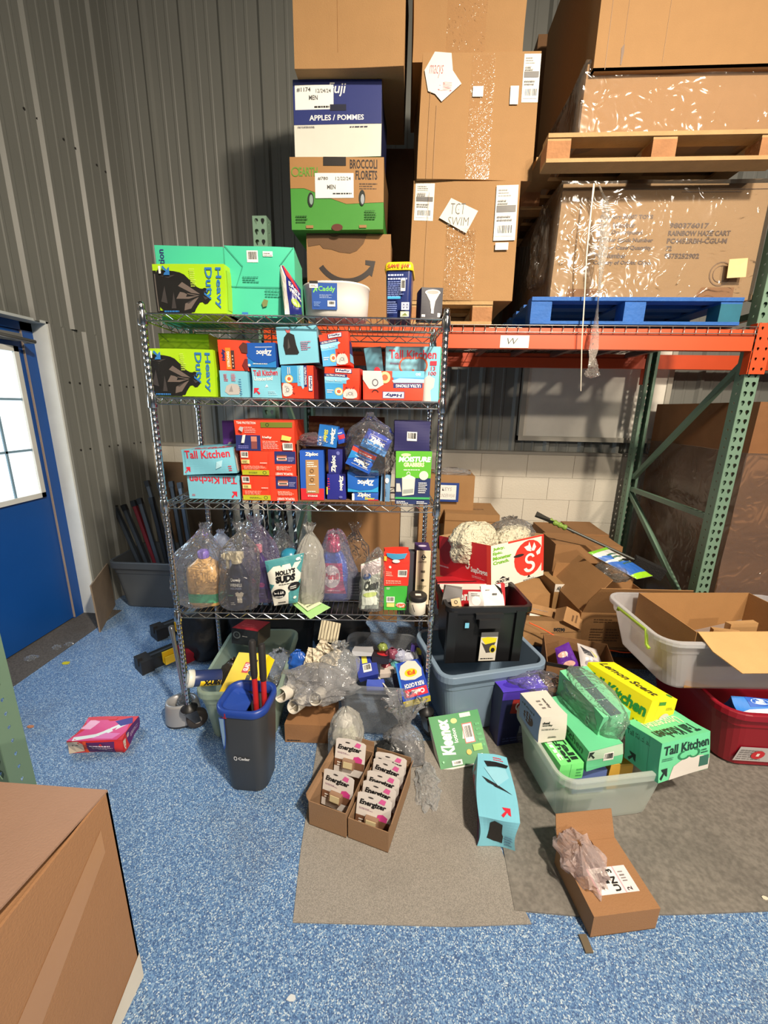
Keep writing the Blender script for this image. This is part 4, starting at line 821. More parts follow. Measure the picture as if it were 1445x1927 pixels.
# purple bottle behind with dark base
r = empty('softener_bottle', s4(492, 1130, .13), 'deep purple bottle with pink specks in a bag, right of the spray bottle', 'bottle')
MB().loft([rrect(.05*k, .036*k, .02*k, 4, z) for k, z in ((.9, 0), (1, .01), (1.0, .15), (.8, .2), (.35, .235), (.3, .25))], M((58, 34, 110), .28)).build('bottle_body', r)
MB().lathe([(.018, .25), (.02, .255), (.018, .285)], M((200, 120, 130), .4), 14).build('cap', r)
printing(r, (Vector((-.045, -.0365, .02)), Vector((.09, 0, 0)), Vector((0, 0, .12)), Vector((0, -1, 0))), [('r', 0, 0, 1, .45, (24, 24, 46)), ('e', .3, .8, .14, .1, (190, 50, 120)), ('e', .7, .62, .16, .1, (190, 60, 130)), ('l', .1, .1, .8, .3, 3, (100, 100, 150))], .001)
bag('clear_bag', 'clear bag with an orange print around the purple bottle', s4(498, 1130, .13), pw(464, 532, 1080, .13), .06, ph(498, 972, .13), CLP, 12, TIED, .14, .12, (-.03, .02))
# round bagged things behind
bag('clear_bag', 'rounded pale blue bag standing between the jug bag and the spray bottle', s4(425, 1120, .26), pw(396, 450, 1050, .26), .06, ph(425, 998, .26), FILM(.45, .4, (196, 208, 236)), 15, None, .1)
bag('clear_bag', 'clear bag with a pinched tip behind the teal burst pouch', s4(535, 1118, .27), pw(512, 560, 1050, .27), .06, ph(535, 985, .27), CLR, 17, TIED, .14, .1)
# molly pouch
TQ = (72, 140, 146); CRM = (222, 220, 208)
pouch('detergent_pouch', 'white stand-up pouch with a teal starburst and dark lettering', 'pouch', sh(516, 1140, .03), sh(560, 1133, .05), sh(572, 1040, .06), sh(498, 1056, .04), M(CRM, .4), .045, prints=[
    ('r', .0, .86, 1, 1, TQ), ('p', [(0, .96), (.3, .92), (0, .74)], TQ), ('p', [(.3, .95), (.42, .82), (.5, .93)], TQ), ('p', [(.62, .93), (.7, .76), (.82, .92)], TQ), ('p', [(1, .92), (1, .6), (.84, .74)], TQ), ('p', [(0, .5), (.16, .48), (0, .34)], TQ), ('r', .62, .0, 1, .25, TQ), ('p', [(1, .5), (.86, .4), (.6, .25), (1, .2)], TQ),
    ('t', .24, .66, .80, .76, 'MOLLY\'S', BLK, 0, .05), ('t', .22, .50, .82, .65, 'SUDS', BLK, 0, .07), ('l', .3, .46, .8, .49, 1, BLK), ('e', .28, .28, .24, .10, BLK), ('t', .1, .27, .46, .33, 'SAFER', WHT, 0, .04), ('l', .12, .2, .44, .25, 1, WHT), ('e', .8, .38, .2, .09, BLK), ('l', .66, .34, .94, .42, 2, WHT), ('e', .86, .92, .06, .03, WHT), ('e', .86, .14, .06, .03, WHT), ('l', .2, .06, .56, .12, 1, BLK)])
# blue capped dome jug behind and white pods bag
r = empty('fabric_jug', s4(548, 1112, .18), 'bagged jug with a rounded sea blue cap behind the starburst pouch', 'jug')
MB().lathe([(.05, 0), (.058, .01), (.058, .16), (.05, .19)], M((196, 206, 204), .4), 24).build('jug_body', r)
MB().lathe([(.045, .19), (.046, .21), (.04, .235), (.02, .25), (.0, .252)], M((36, 120, 150), .3), 24, cap1=False).build('cap', r)
bag('clear_bag', 'clear bag filled with whitish pods, its crimped neck standing up', s4(585, 1122, .11), pw(556, 610, 1080, .11), .07, ph(585, 988, .11), FILM(.55, .35, (206, 204, 196)), 21, TIED, .11, .1, (-.0, .02))
# red blue bottle
r = empty('detergent_bottle', s4(628, 1108, .17), 'blue laundry bottle with a red cap and round white label, inside a bag', 'bottle')
w = pw(596, 652, 1060, .17); h = ph(628, 1010, .17)
MB().loft([rrect(w*k, .04*k, .025*k, 5, z*h) for k, z in ((.8, 0), (.98, .03), (1, .4), (.86, .62), (.6, .74), (.4, .78))], M((40, 70, 160), .28)).build('bottle_body', r)
MB().lathe([(w*.46, h*.78), (w*.5, h*.8), (w*.42, h*1.0), (w*.36, h*1.02)], M((176, 40, 84), .35), 20).build('cap', r)
printing(r, (Vector((-w*.9, -.041, 0)), Vector((w*1.8, 0, 0)), Vector((0, 0, h)), Vector((0, -1, 0))), [('p', [(.2, .62), (.85, .62), (.9, .3), (1, .12), (.15, .12), (.2, .3)], (176, 44, 92)), ('e', .46, .40, .32, .19, (216, 206, 206)), ('t', .2, .35, .72, .46, 'Persil', (200, 30, 50), 0, .05), ('l', .28, .16, .8, .2, 1, (230, 180, 200))], .001)
bag('clear_bag', 'clear bag draped over the blue bottle with the red cap', s4(632, 1112, .17), pw(590, 672, 1060, .17), .07, ph(632, 996, .17), FILM(.16, .5, (206, 212, 244)), 25, [(0, 0), (.8, 0), (.96, .1), (1, .3), (.9, .5), (.7, .7), (.5, .85), (.34, .97), (.1, 1.0)], .12, .08)
bag('clear_bag', 'empty crinkled clear bag standing loosely right of the bagged blue bottle', s4(668, 1100, .22), pw(644, 700, 1060, .22), .05, ph(668, 985, .22), FILM(.03, .3, (220, 210, 196)), 29, TIED, .2, .1)
SB('small_carton', 'grey clear-wrapped carton with dim lettering behind the bagged spray can', 'carton', 655, 1085, 688, 1126, .14, .06, (76, 78, 84), {'F': [('l', .15, .2, .8, .8, 5, (130, 130, 134))]}, z=z4)
# flat green pouch on shelf front lip
a, b, c, d = [at(*p, Z=z4+.012) for p in ((584, 1165), (622, 1143), (572, 1118), (536, 1124))]
r = empty('flat_pouch', frame((a+b)/2, b-a, Z3), 'flat pale green sample pouch lying over the shelf edge', 'pouch')
inv = r.matrix_world.inverted(); q = [inv@p for p in (a, b, c, d)]
mb = MB(); n = 8; vs = []
for s in (1, -1):
    vs = []
    for j in range(n+1):
        for i in range(n+1):
            u, v = i/n, j/n; p = q[0]*(1-u)*(1-v)+q[1]*u*(1-v)+q[2]*u*v+q[3]*(1-u)*v
            vs.append(p+Vector((0, 0, s*.005*math.sin(math.pi*u)*math.sin(math.pi*v)+.004*noise.noise(Vector((u*3, v*3, 1))))))
    mb.add(vs, [(j*(n+1)+i, j*(n+1)+i+1, (j+1)*(n+1)+i+1, (j+1)*(n+1)+i)[::s] for j in range(n) for i in range(n)], M((158, 206, 132), .35), True)
mb.build('packet', r)
o_ = q[0]; printing(r, (q[0]+Vector((0, 0, .007)), q[1]-q[0], q[3]-q[0], Vector((0, 0, 1))), [('r', .14, .2, .84, .8, (206, 214, 180)), ('l', .24, .3, .72, .7, 4, (120, 130, 100)), ('r', .7, .3, .76, .6, (60, 60, 50))], .001)
# bagged white pouch
pouch('wipes_pack', 'white wipes pack with outlined lettering slouching in a clear bag', 'packet', sh(680, 1146, .02), sh(712, 1146, .02), sh(718, 1048, .06), sh(679, 1062, .05), M((196, 204, 192), .4), .05, prints=[('r', 0, .72, 1, .98, (214, 200, 202)), ('e', .3, .72, .22, .06, (70, 100, 160)), ('t', .16, .42, .92, .62, 'Clean', (60, 64, 60), 0, .06, .2), ('e', .5, .33, .4, .05, (180, 196, 120)), ('r', .05, .1, .9, .28, (206, 212, 200))])
bag('clear_bag', 'clear bag around the white wipes pack, one corner poking up', s4(698, 1148, .05), pw(672, 722, 1100, .04), .04, ph(700, 1030, .05), FILM(.05, .36), 33, [(0, 0), (.9, 0), (1, .1), (.96, .4), (.9, .65), (.7, .82), (.3, .95), (.08, 1.0)], .12, .05, (.03, 0))
_, zt = SB('small_carton', 'small green carton at the bottom, under the small red carton', 'carton', 722, 1102, 765, 1143, .04, .07, (60, 168, 58), {'F': [('b', .10, .32, .46, .56), ('r', .12, .14, .46, .3, (222, 210, 120)), ('e', .74, .22, .22, .10, WHT), ('t', .54, .10, .94, .28, 'Gain', (226, 90, 50), 180, .05), ('l', .1, .86, .3, .96, 2, WHT)]}, z=z4)
SB('small_carton', 'small red carton with a blue leafy top standing on the green one', 'carton', 722, 1040, 768, 1101, .035, .075, (222, 52, 36), {'F': [('b', .56, .28, .92, .50), ('e', .26, .58, .05, .04, WHT), ('l', .1, .3, .4, .46, 3, (240, 180, 160)), ('l', .08, .08, .8, .2, 2, (240, 170, 150)), ('r', .0, .74, 1, .745, (170, 30, 20)), ('p', [(.1, 1), (.14, .9), (.4, .82), (.8, .86), (.9, 1)], (60, 140, 180)), ('r', .02, .76, .12, .9, (230, 190, 60)), ('e', .48, .78, .14, .05, WHT)]}, z=zt+.001, amp=.004)
SB('small_carton', 'tall tan carton with a purple top and round emblem beside the right post', 'carton', 780, 1036, 806, 1135, .10, .12, (206, 192, 162), {'F': [('s', .5, .88, .035, .05, 2.6, 0, 360, BLK), ('p', [(.3, .87), (.44, .91), (.5, .88), (.6, .91), (.72, .87)], BLK), ('l', .14, .78, .86, .82, 2, (90, 80, 60)), ('r', .35, .60, .65, .64, (110, 100, 80)), ('e', .5, .46, .12, .025, BLK), ('l', .14, .3, .8, .38, 3, (150, 136, 110))], 'T': [('r', 0, 0, 1, 1, (58, 36, 84)), ('e', .5, .55, .3, .12, (190, 180, 200))], 'L': [('r', 0, 0, 1, 1, (70, 50, 90))]}, z=z4, amp=0)
SB('small_carton', 'dark grey box between the red carton and the tall tan carton', 'carton', 767, 1040, 779, 1110, .12, .05, (58, 60, 68), None, z=z4, amp=0)
r = empty('candle_jar', s4(785, 1148, .02), 'white jar candle with a black lid at the right end of the lowest shelf', 'jar')
w = pw(768, 801, 1130, .02)
MB().lathe([(w*.85, 0), (w*.95, .004), (w*.97, .066), (w*.9, .07)], M((214, 206, 190), .25), 28).build('glass_body', r)
MB().lathe([(w*1.02, .07), (w*1.06, .074), (w*1.06, .088), (w*1.0, .093)], M((28, 26, 26), .45), 28).build('lid', r)
MB().box((-.012, -.014, .093), (.014, .004, .0945), M((214, 206, 196), .5)).build('lid_sticker', r)
printing(r, (Vector((-w*.8, -w*.72, .02)), Vector((w*.5, -w*.28, 0)), Vector((0, 0, .04)), Vector((0, -1, 0))), [('p', [(.2, .9), (.34, .95), (.9, .1), (.76, .05)], (60, 60, 60))], .002)

# ================================================================ floor, left half
def on(px, py): return at(px, py, Z=0)
def tote(name, label, mat4, hx, hy, h, mat, taper=.82, r=.05, rim=.012, t=.004, cat='bin', rimh=.03, group=None, rib=True, rimmat=None):
    """rounded rectangular tub with a flared rim; origin: centre of the base"""
    root = empty(name, mat4, label, cat, group)
    k = taper; n = 6; f = lambda a, z, g=0: rrect(hx*a+g, hy*a+g, r*a+max(g, -r*.5), n, z)
    out = [f(k*.96, 0), f(k, .012), f((k+1)/2, h*.5), f(1, h-rimh)]
    if rib: out = [f(k*.96, 0), f(k, .012), f(k+(1-k)*.75, h*.74), f(k+(1-k)*.75+.02, h*.76), f(1, h-rimh)]
    out += [f(1, h-rimh, rim), f(1, h, rim), f(1, h, -t)]
    inn = [f(k+(1-k)*.5, h*.5, -t), f(k, t+.01, -t), f(k*.95, t+.004, -t)]
    MB().loft(out+inn, mat, False).build('tub', root)
    MB().loft([f(1, h-rimh-.001, rim+.001), f(1, h-.004, rim+.002), f(1, h+.001, rim-.001), f(1, h+.001, -t*.2)], rimmat or mat, False, False, False).build('rim', root)
    return root
# green translucent tote under shelving, left
a = on(376, 1396); m = yawm(Vector((-.785, 1.84, 0)), .10)
tote('storage_tote', 'cloudy green tinted tote holding yellow boxes under the shelving', m, .185, .27, .30, FROST((176, 196, 182), .42), .84, .05)
def FX(px, py, Y): return at(px, py, Y=Y)
SPW = lambda name, label, cat, bl, br, tl, D, col, prints=None, amp=.0015, side=None, group=None, seed=1: carton(name, label, cat, *posed(FX(*bl), FX(*br), FX(*tl))[:1], (FX(*br)-FX(*bl)).length, D, posed(FX(*bl), FX(*br), FX(*tl))[2], col, prints, amp, group, seed, side)
YEL = (238, 204, 10)
GL = [('p', [(0, .0), (.0, .2), (.5, .35), (.9, .1), (1, 0)], (226, 190, 8)), ('r', .40, .50, .60, .76, (206, 44, 40)), ('t', .42, .54, .58, .73, 'GLAD', WHT, 90, .06), ('t', .62, .16, .76, .92, 'HEAVY', BLK, 90, .08), ('e', .9, .9, .06, .06, WHT)]
SPW('trash_bag_carton', 'left yellow carton with a red badge, leaning in the green tinted tote', 'carton', (413, 1302, 1.66), (471, 1309, 1.60), (452, 1228, 1.83), .06, YEL, {'F': GL})
SPW('trash_bag_carton', 'right yellow carton with a red badge, leaning in the green tinted tote', 'carton', (474, 1308, 1.74), (506, 1300, 1.80), (487, 1228, 1.92), .05, YEL, {'F': [('p', [(.1, .5), (.4, .8), (.6, .76), (.2, .4)], (206, 44, 40)), ('t', .10, .1, .4, .5, 'GLAD', BLK, 90, .08), ('t', .2, .45, .5, .85, 'GLAD', WHT, 90, .06)]})
bag('liner_roll_bag', 'crinkled dark brown bag of liners standing behind the left yellow box', yawm(FX(430, 1270, 1.84)-Vector((0, 0, .12)), 0), .07, .05, .22, M((48, 40, 36), .22, bump=.6, bscale=30), 41, None, .25, .1, (.04, 0))
# canister lying
p0 = FX(362, 1277, 1.60); p1 = FX(408, 1274, 1.66)
r = empty('wipes_canister', frame(p0, p1-p0, Z3), 'blue and yellow canister lying on the tote rim with its white lid leftwards', 'canister'); L = (p1-p0).length*1.15
TX = Matrix.Rotation(math.pi/2, 4, 'Y')
MB().lathe([(.036, 0), (.037, .004), (.037, L), (.03, L+.003)], M((36, 50, 96), .35), 24, T=TX).build('can_body', r)
MB().lathe([(.038, -.022), (.041, -.018), (.041, .004), (.037, .006)], M((206, 206, 196), .4), 24, T=TX).lathe([(.02, -.026), (.026, -.022)], M((190, 190, 180), .4), 20, T=TX).build('lid', r)
MB().loft([[Vector((x, -.0376*math.sin(a), .0376*math.cos(a))) for a in [math.radians(100+i*14-20) for i in range(11)]]+[Vector((x, -.0374*math.sin(a), .0374*math.cos(a))) for a in [math.radians(220-i*14) for i in range(11)]] for x in (L*.25, L*.98)], M((226, 190, 30), .4)).build('label_band', r)
printing(r, (Vector((L*.36, -.0378, -.016)), Vector((L*.6, 0, 0)), Vector((0, 0, .026)), Vector((0, -1, 0))), [('t', 0, 0, 1, 1, 'X-UIM', BLK, 0, .08)], .001)
# black box with red top behind the tote
m = yawm(FX(460, 1214, 1.88), -.15, -.15); carton('printer_box', 'black and red glossy box with a round lens mark, under the lowest shelf', 'box', m, .15, .14, .085, (24, 30, 36), {'F': [('s', .2, .6, .16, .24, .62, 0, 360, (110, 120, 124)), ('e', .2, .6, .06, .1, (70, 80, 84)), ('l', .42, .55, .62, .65, 1, (150, 150, 150))], 'T': [('r', 0, 0, 1, 1, (150, 26, 40)), ('l', .2, .3, .8, .6, 2, (190, 80, 80))], 'R': [('r', 0, 0, 1, 1, (60, 54, 44))]}, .001)
# mop bucket (tall grey bin with blue rim)
B = on(463, 1492); m = yawm(Vector((B.x, B.y+.085, 0)), -.02)
r = empty('mop_bucket', m, 'tall charcoal mop bucket with a blue rim and red front edge', 'bucket')
DG = M((54, 55, 57), .42, var=.05); hh = at(455, 1335, Y=B.y+.02).z; WB = .102
f = lambda a, z, g=0, b=0: [p+Vector((b, 0, 0)) for p in rrect(WB*a+g, .095*a+g, .055*a+g, 7, z)]
MB().loft([f(.78, 0), f(.82, .006), f(.93, hh*.5), f(1.0, hh*.97), f(1.0, hh), f(1, hh, -.006), f(.8, .02, -.006)], DG).build('bucket_body', r)
MB().loft([f(1, hh*.955, .002), f(1.02, hh*.965, .003), f(1.02, hh+.012, .003), f(.97, hh+.016), f(.86, hh+.01), f(.84, hh-.03)], M((30, 60, 140), .35), True, False, False).build('blue_rim', r)
MB().loft([[Vector((-WB*1.03+.0*math.cos(a), 0, 0))+Vector((.055*(1-math.cos(a)), -.10*math.sin(a)*1.0, z)) for a in [math.radians(-20+i*11) for i in range(11)]]+[Vector((-WB*1.03+.006, 0, 0))+Vector((.055*(1-math.cos(a)), -.094*math.sin(a), z)) for a in [math.radians(90-i*11) for i in range(11)]] for z in (hh-.02, hh+.004)], M((150, 28, 40), .35), False).build('red_edge', r)
MB().loft([[Vector((x, y, z+dz)) for x, y, z in ((-WB*.9, -.04, hh-.004), (-WB*.7, -.078, hh-.006), (-.005, -.078, hh-.05), (-.005, .078, hh-.05), (-WB*.7, .078, hh-.006), (-WB*.9, .04, hh-.004))] for dz in (-.006, 0)], M((34, 66, 150), .3), False).build('blue_funnel', r)
printing(r, (Vector((-WB*.80, -.0885, hh*.55)), Vector((WB*.34, -.002, 0)), Vector((0, -.004, hh*.40)), Vector((0, -1, 0))), [('p', [(0, 1), (.72, 1), (.66, .4), (.5, .12), (.3, 0), (.16, .2)], (36, 70, 150)), ('p', [(.06, .97), (.6, .97), (.55, .42), (.4, .16), (.28, .1), (.2, .25)], (120, 150, 180))], .003, name='level_window')
printing(r, (Vector((-WB*.34, -.086, hh*.42)), Vector((WB*.66, -.0, 0)), Vector((0, -.003, hh*.06)), Vector((0, -1, 0))), [('s', .09, .5, .3, .5, .22, 0, 360, (214, 214, 214)), ('t', .26, .15, 1, .85, 'Cedar', (206, 206, 206), 0, .05)], .0028, name='lettering')
for dx, px, py in ((.0, 474, 1205), (.0, 492, 1212)):
    p = at(px, py, Y=B.y+.11); p0 = at(px+(8 if px < 480 else 5), 1335, Y=B.y+.09); p0.z = .05+.0; 
    h = empty('mop', Matrix.Translation(p0), ('left' if px < 480 else 'right')+' red mop handle with a black grip standing in the bucket', 'mop')
    d = p-p0; q = d*.72
    MB().tube([(0, 0, 0), q], .0115, M((176, 34, 36), .4), 14).build('pole', h); MB().tube([q, q+(d-q)*.1, d*.985, d], .0145, M((36, 34, 34), .55), 14, rs=[.0125, .0145, .0145, .011]).build('grip', h)
# toilet brush holder and silver pole
B = on(331, 1372); m = yawm(Vector((B.x, B.y+.06, 0)), .3)
r = empty('brush_holder', m, 'silver grey oval brush caddy on the floor beside the front caster', 'holder'); SG = M((150, 150, 152), .35, .3)
g = lambda a, z, e=0: [Vector((.078*a*math.cos(t)*(1.25 if math.cos(t) > 0 else 1)+e, .062*a*math.sin(t), z)) for t in [2*math.pi*i/28 for i in range(28)]]
MB().loft([g(.98, 0), g(1.0, .012)], M((44, 46, 50), .5)).build('base', r)
MB().loft([g(1, .012), g(.98, .05), g(.9, .11), g(.84, .125), g(.66, .12), g(.62, .07)], SG, True).build('cup', r)
p0 = r.matrix_world@Vector((.03, 0, .05)); p1 = at(322, 1178, Y=p0.y+.03)
h = empty('toilet_brush', Matrix.Translation(p0), 'silver brush handle standing in the grey caddy, leaning on the post', 'brush'); d = p1-p0
MB().tube([(0, 0, 0), d*.1, d*.85, d*.93, d*.99, d], .01, M((170, 172, 176), .25, .7), 14, rs=[.010, .010, .0105, .014, .015, .011]).build('pole', h)
bag('clear_bag', 'scrap of clear wrap bunched inside the grey brush caddy', Matrix.Translation(p0+Vector((-.01, 0, -.0))), .04, .035, .11, CLB, 44, TIED, .3)
# pink crushed carton on the floor
PK = {'F': [('p', [(0, 0), (0, .9), (.2, 1), (.3, .8), (.28, .1)], (206, 190, 170)), ('e', .08, .55, .03, .07, (50, 40, 36)), ('e', .18, .62, .03, .05, (60, 50, 44)), ('r', .3, 0, .36, 1, (222, 80, 40)), ('r', .36, .05, .85, .92, (86, 38, 96)), ('l', .45, .3, .82, .6, 3, (210, 190, 210)), ('l', .42, .62, .78, .8, 1, (226, 210, 226))],
      'T': [('p', [(0, 0), (.1, .5), (.0, .9), (.3, 1), (.5, .8), (.9, .9), (1, .4), (.9, 0)], (206, 70, 130)), ('p', [(.05, .15), (.4, .3), (.8, .75), (.9, .65), (.55, .2), (.1, .0)], (214, 226, 226)), ('p', [(.4, .1), (.6, .35), (.9, .3), (.8, .06)], (214, 120, 180)), ('p', [(0, .5), (.2, .5), (.3, .8), (.1, .9)], (226, 170, 200)), ('p', [(.6, .8), (.9, .95), (1, .7), (.8, .6)], (50, 40, 130)), ('r', .05, .86, .6, .98, (196, 40, 50))],
      'R': [('r', 0, 0, .3, 1, (214, 44, 40)), ('r', .3, 0, 1, 1, (96, 40, 110)), ('p', [(.0, .9), (.1, .1), (.22, .8)], (226, 214, 196)), ('e', .4, .7, .08, .12, (206, 190, 180)), ('l', .5, .3, .9, .6, 3, (200, 180, 200))]}
a, b = on(132, 1419), on(232, 1415); m, W, H = upright(a, b, at(235, 1378, Y=b.y), 0)
carton('tissue_pack', 'crushed pink and red printed pack lying alone on the blue floor', 'pack', m@Matrix.Rotation(-.02, 4, 'Z'), W, .15, .07, (200, 46, 50), PK, .010)
# foreground big carton
FC = board((156, 114, 78), .05)
m = Matrix.Translation((-.708-.32, .19, 0)); ZF_ = .667
r = empty('shipping_carton', m, 'big brown shipping carton filling the lower left corner', 'carton')
gb = MB(); W, D, H = .64, .56, ZF_
gb.box((-W/2, 0, 0), (W/2, D, .006), FC).box((W/2-.006, 0, 0), (W/2, D, H), FC).box((-W/2, 0, 0), (-W/2+.006, D, H), FC).box((-W/2, 0, 0), (W/2, .006, H), FC).box((-W/2, D-.006, 0), (W/2, D, H), FC).box((-W/2+.006, .006, H-.022), (W/2-.006, D-.006, H-.017), FC)
gb.build('carton_walls', r)
MB().add([(-W/2, D, H), (W/2, D, H), (W/2-.02, .0, H+.045), (-W/2, 0, H+.035), (-W/2, D, H+.005), (W/2, D, H+.005), (W/2-.02, .0, H+.05), (-W/2, 0, H+.04)], [(0, 1, 2, 3), (7, 6, 5, 4), (0, 4, 5, 1), (1, 5, 6, 2), (2, 6, 7, 3), (3, 7, 4, 0)], board((150, 118, 98), .06)).build('top_flap', r)
MB().add([(W/2+.0015, .05, .16), (W/2+.0015, D-.04, H-.14), (W/2+.0015, D-.04, H-.07), (W/2+.0015, .05, .30)], [(0, 1, 2, 3)], M((172, 130, 92), .3, var=.05)).build('clear_tape', r)
MB().add([(W/2+.002, .30, .004), (W/2+.002, D+.001, .004), (W/2+.002, D+.001, .10), (W/2+.002, .42, .05)], [(0, 1, 2, 3)], M((214, 206, 190), .6)).build('paper_label', r)
# litter on the floor
for k, (px, py, lab) in enumerate(((124, 1248, 'yellow scrap of label on the blue floor near the door'), (58, 1368, 'small orange leaf-like scrap beside the near rack upright'), (548, 1880, 'tiny pale paper scrap low on the blue floor'), (1438, 1693, 'small white flake on the dark mat near the right edge'))):
    p = on(px, py); c = [(190, 180, 30), (176, 112, 70), (190, 196, 200), (210, 200, 180)][k]; s = [.022, .014, .010, .008][k]
    mb = MB(); rnd = random.Random(k+3); pts = [Vector((s*(1+.5*rnd.random())*math.cos(a), s*.6*(1+.5*rnd.random())*math.sin(a), 0)) for a in [i*.9 for i in range(7)]]
    zz = .0065 if k == 3 else .0005
    mb.loft([[q+Vector((0, 0, zz)) for q in pts], [q+Vector((0, 0, zz+.003)) for q in pts]], M(c, .5), False)
    o = mb.build('paper_scrap'); o.location = (p.x, p.y, 0); tag(o, lab, 'scrap')
for px, py, s, lab in ((108, 1220, .03, 'clear plastic scrap glinting in front of the door'), (130, 1214, .025, 'second clear plastic scrap, nearer the wire shelving'), (60, 1240, .035, 'thin smear of clear film close to the blue door')):
    p = on(px, py); bag('film_scrap', lab, Matrix.Translation((p.x, p.y, .003)), s, s*.7, .02, FILM(.1, .6), int(px), [(1, 0), (.8, .5), (.3, 1), (.05, .8)], .5, cat='scrap')
# grey bin with rails in the corner
m = yawm(Vector((-1.95, 3.05, 0)), .02)
tote('storage_bin', 'dark grey bin full of metal rails standing in the room corner', m, .34, .24, .40, M((72, 76, 80), .45), .84, .06, .014, rimh=.05)
RL = M((84, 92, 102), .35, .6); RD = M((44, 48, 54), .4, .5); RR_ = M((110, 30, 40), .4)
rails = [((212, 944), 3.0, RL), ((232, 950), 3.02, RL), ((250, 942), 3.05, RR_), ((262, 938), 3.08, RL), ((284, 936), 3.05, RD), ((276, 905), 3.15, RL), ((300, 908), 3.12, RL), ((322, 906), 3.16, RD), ((338, 908), 3.10, RL)]
for i, ((px, py), Y, mt) in enumerate(rails):
    top = at(px, py, Y=Y+.12); bt = Vector((-2.10+.045*i, 3.0+.02*(i % 3), .05)); d = top-bt
    o = MB().box((-.016, -.011, 0), (.016, -.007, d.length), mt).box((-.016, -.011, 0), (-.012, .013, d.length), mt).box((.012, -.011, 0), (.016, .013, d.length), mt).box((-.019, -.014, d.length-.05), (.019, .015, d.length), RD).build('metal_rail')
    o.matrix_world = frame(bt, Vector((1, 0, 0)).cross(d).cross(d)*-1 if False else Vector((0, 1, 0)).cross(d), d)
    o.matrix_world = frame(bt, (Vector((1, 0, 0))-d*(d.x/d.length_squared)), d)
    tag(o, 'steel rail leaning in the dark grey corner bin, one of a loose bundle' if mt is not RR_ else 'dark red rail among the steel rails in the corner bin', 'rail', None if mt is RR_ else 'rails in the corner bin')
# board leaning on wall
a = Vector((-2.16, 2.46, 0)); b = Vector((-2.34, 2.86, 0)); k_ = Vector((.008, .004, 0)); hz = Vector((-.01, 0, .36))
o = MB().add([a, b, b+hz, a+hz, a+k_, b+k_, b+hz+k_, a+hz+k_], [(0, 1, 2, 3), (7, 6, 5, 4), (0, 4, 5, 1), (1, 5, 6, 2), (2, 6, 7, 3), (3, 7, 4, 0)], M((120, 104, 86), .7, var=.4, scale=8)).build('leaning_board')
tag(o, 'stained thin board leaning against the left wall beyond the door', 'board')
# tool cases: black rails with yellow and red clamps
for k, (px, py, L, c1, c2, lab) in enumerate(((268, 1262, .62, (24, 24, 26), (214, 176, 30), 'black extrusion with a yellow clamp on the floor left of the shelving'), (296, 1200, .60, (26, 26, 28), (214, 170, 30), 'farther black extrusion with a red bracket and yellow clamp'))):
    p = on(px, py); r = empty('roof_bar', yawm(Vector((p.x, p.y, 0)), -.62), lab, 'bar')
    MB().box((-.045, 0, .004), (.045, L, .075), M((48, 50, 52), .35, .5)).box((-.01, .02, .075), (.01, L, .08), RL).build('extrusion', r)
    MB().box((-.055, -.02, 0), (.055, .05, .085), M(c1, .5)).box((-.02, -.025, .05), (.02, 0, .1), M(c1, .5)).build('end_cap', r)
    MB().box((.055, .10, .03), (.10, .17, .038), M(c2, .45)).box((.055, .10, .038), (.065, .17, .10), M(c2, .45)).box((.09, .10, .038), (.10, .17, .08), M(c2, .45)).build('clamp', r)
    f = MB(); rd = M((160, 32, 46), .45); f.box((.05, .19, 0), (.14, .27, .10), rd) if k == 0 else f.box((-.03, .30, .075), (-.01, .36, .17), rd).box((.05, .30, .075), (.07, .36, .17), rd).box((-.03, .30, .15), (.07, .36, .17), rd)
    f.build('red_bracket', r)
# black sacks under the shelving
for k, (x, y, rx, ry, h) in enumerate(((-1.30, 2.32, .15, .15, .42), (-.45, 2.53, .22, .12, .42))):
    bag('black_sack', ('black sack slumped on the floor behind the left caster', 'black sack behind the green tinted tote in the shadows')[k], Matrix.Translation((x, y, 0)), rx, ry, h, M((20, 22, 26), .5, bump=.3, bscale=20), 50+k, None, .2)
# twisted rods standing behind the shelving
ROD = M((96, 110, 120), .3, .8)
for i in range(11):
    px = 418+i*13; top = at(px+random.Random(i).uniform(-4, 4), 948-(i % 3)*30, Y=2.37+.03*(i % 2)); bt = Vector((-.83+.042*(i-5), 2.27+.03*(i % 2), .006)); d = top-bt
    m = MB(); n = 46
    m.loft([[bt+d*(j/n)+(Matrix.Rotation(j*.55, 3, 'Z')@Vector((.008*a, .008*b, 0))) for a, b in ((-1, -1), (1, -1), (1, 1), (-1, 1))] for j in range(n+1)], ROD if i % 3 else RD, False)
    tag(m.build('twisted_rod'), 'twisted square steel rod in the bundle standing behind the shelving', 'rod', 'twisted rods behind the shelving')
bn = tote('storage_bin', 'black bin on the floor holding the bundle of twisted rods', Matrix.Translation((-.83, 2.28, 0)), .27, .055, .34, M((30, 32, 36), .5), .9, .03, .006, rimh=.015)

a, b = at(318, 1030, Y=3.60), at(432, 1030, Y=3.60); t = at(318, 868, Y=3.62)
o = MB().box((0, -.006, 0), (b.x-a.x, 0, t.z-.01), board((104, 82, 60))).build('cardboard_sheet'); o.location = (a.x, 3.60, .004); o.rotation_euler = (-.03, 0, 0); tag(o, 'flattened brown cardboard sheet leaning on the back wall behind the shelving', 'cardboard')

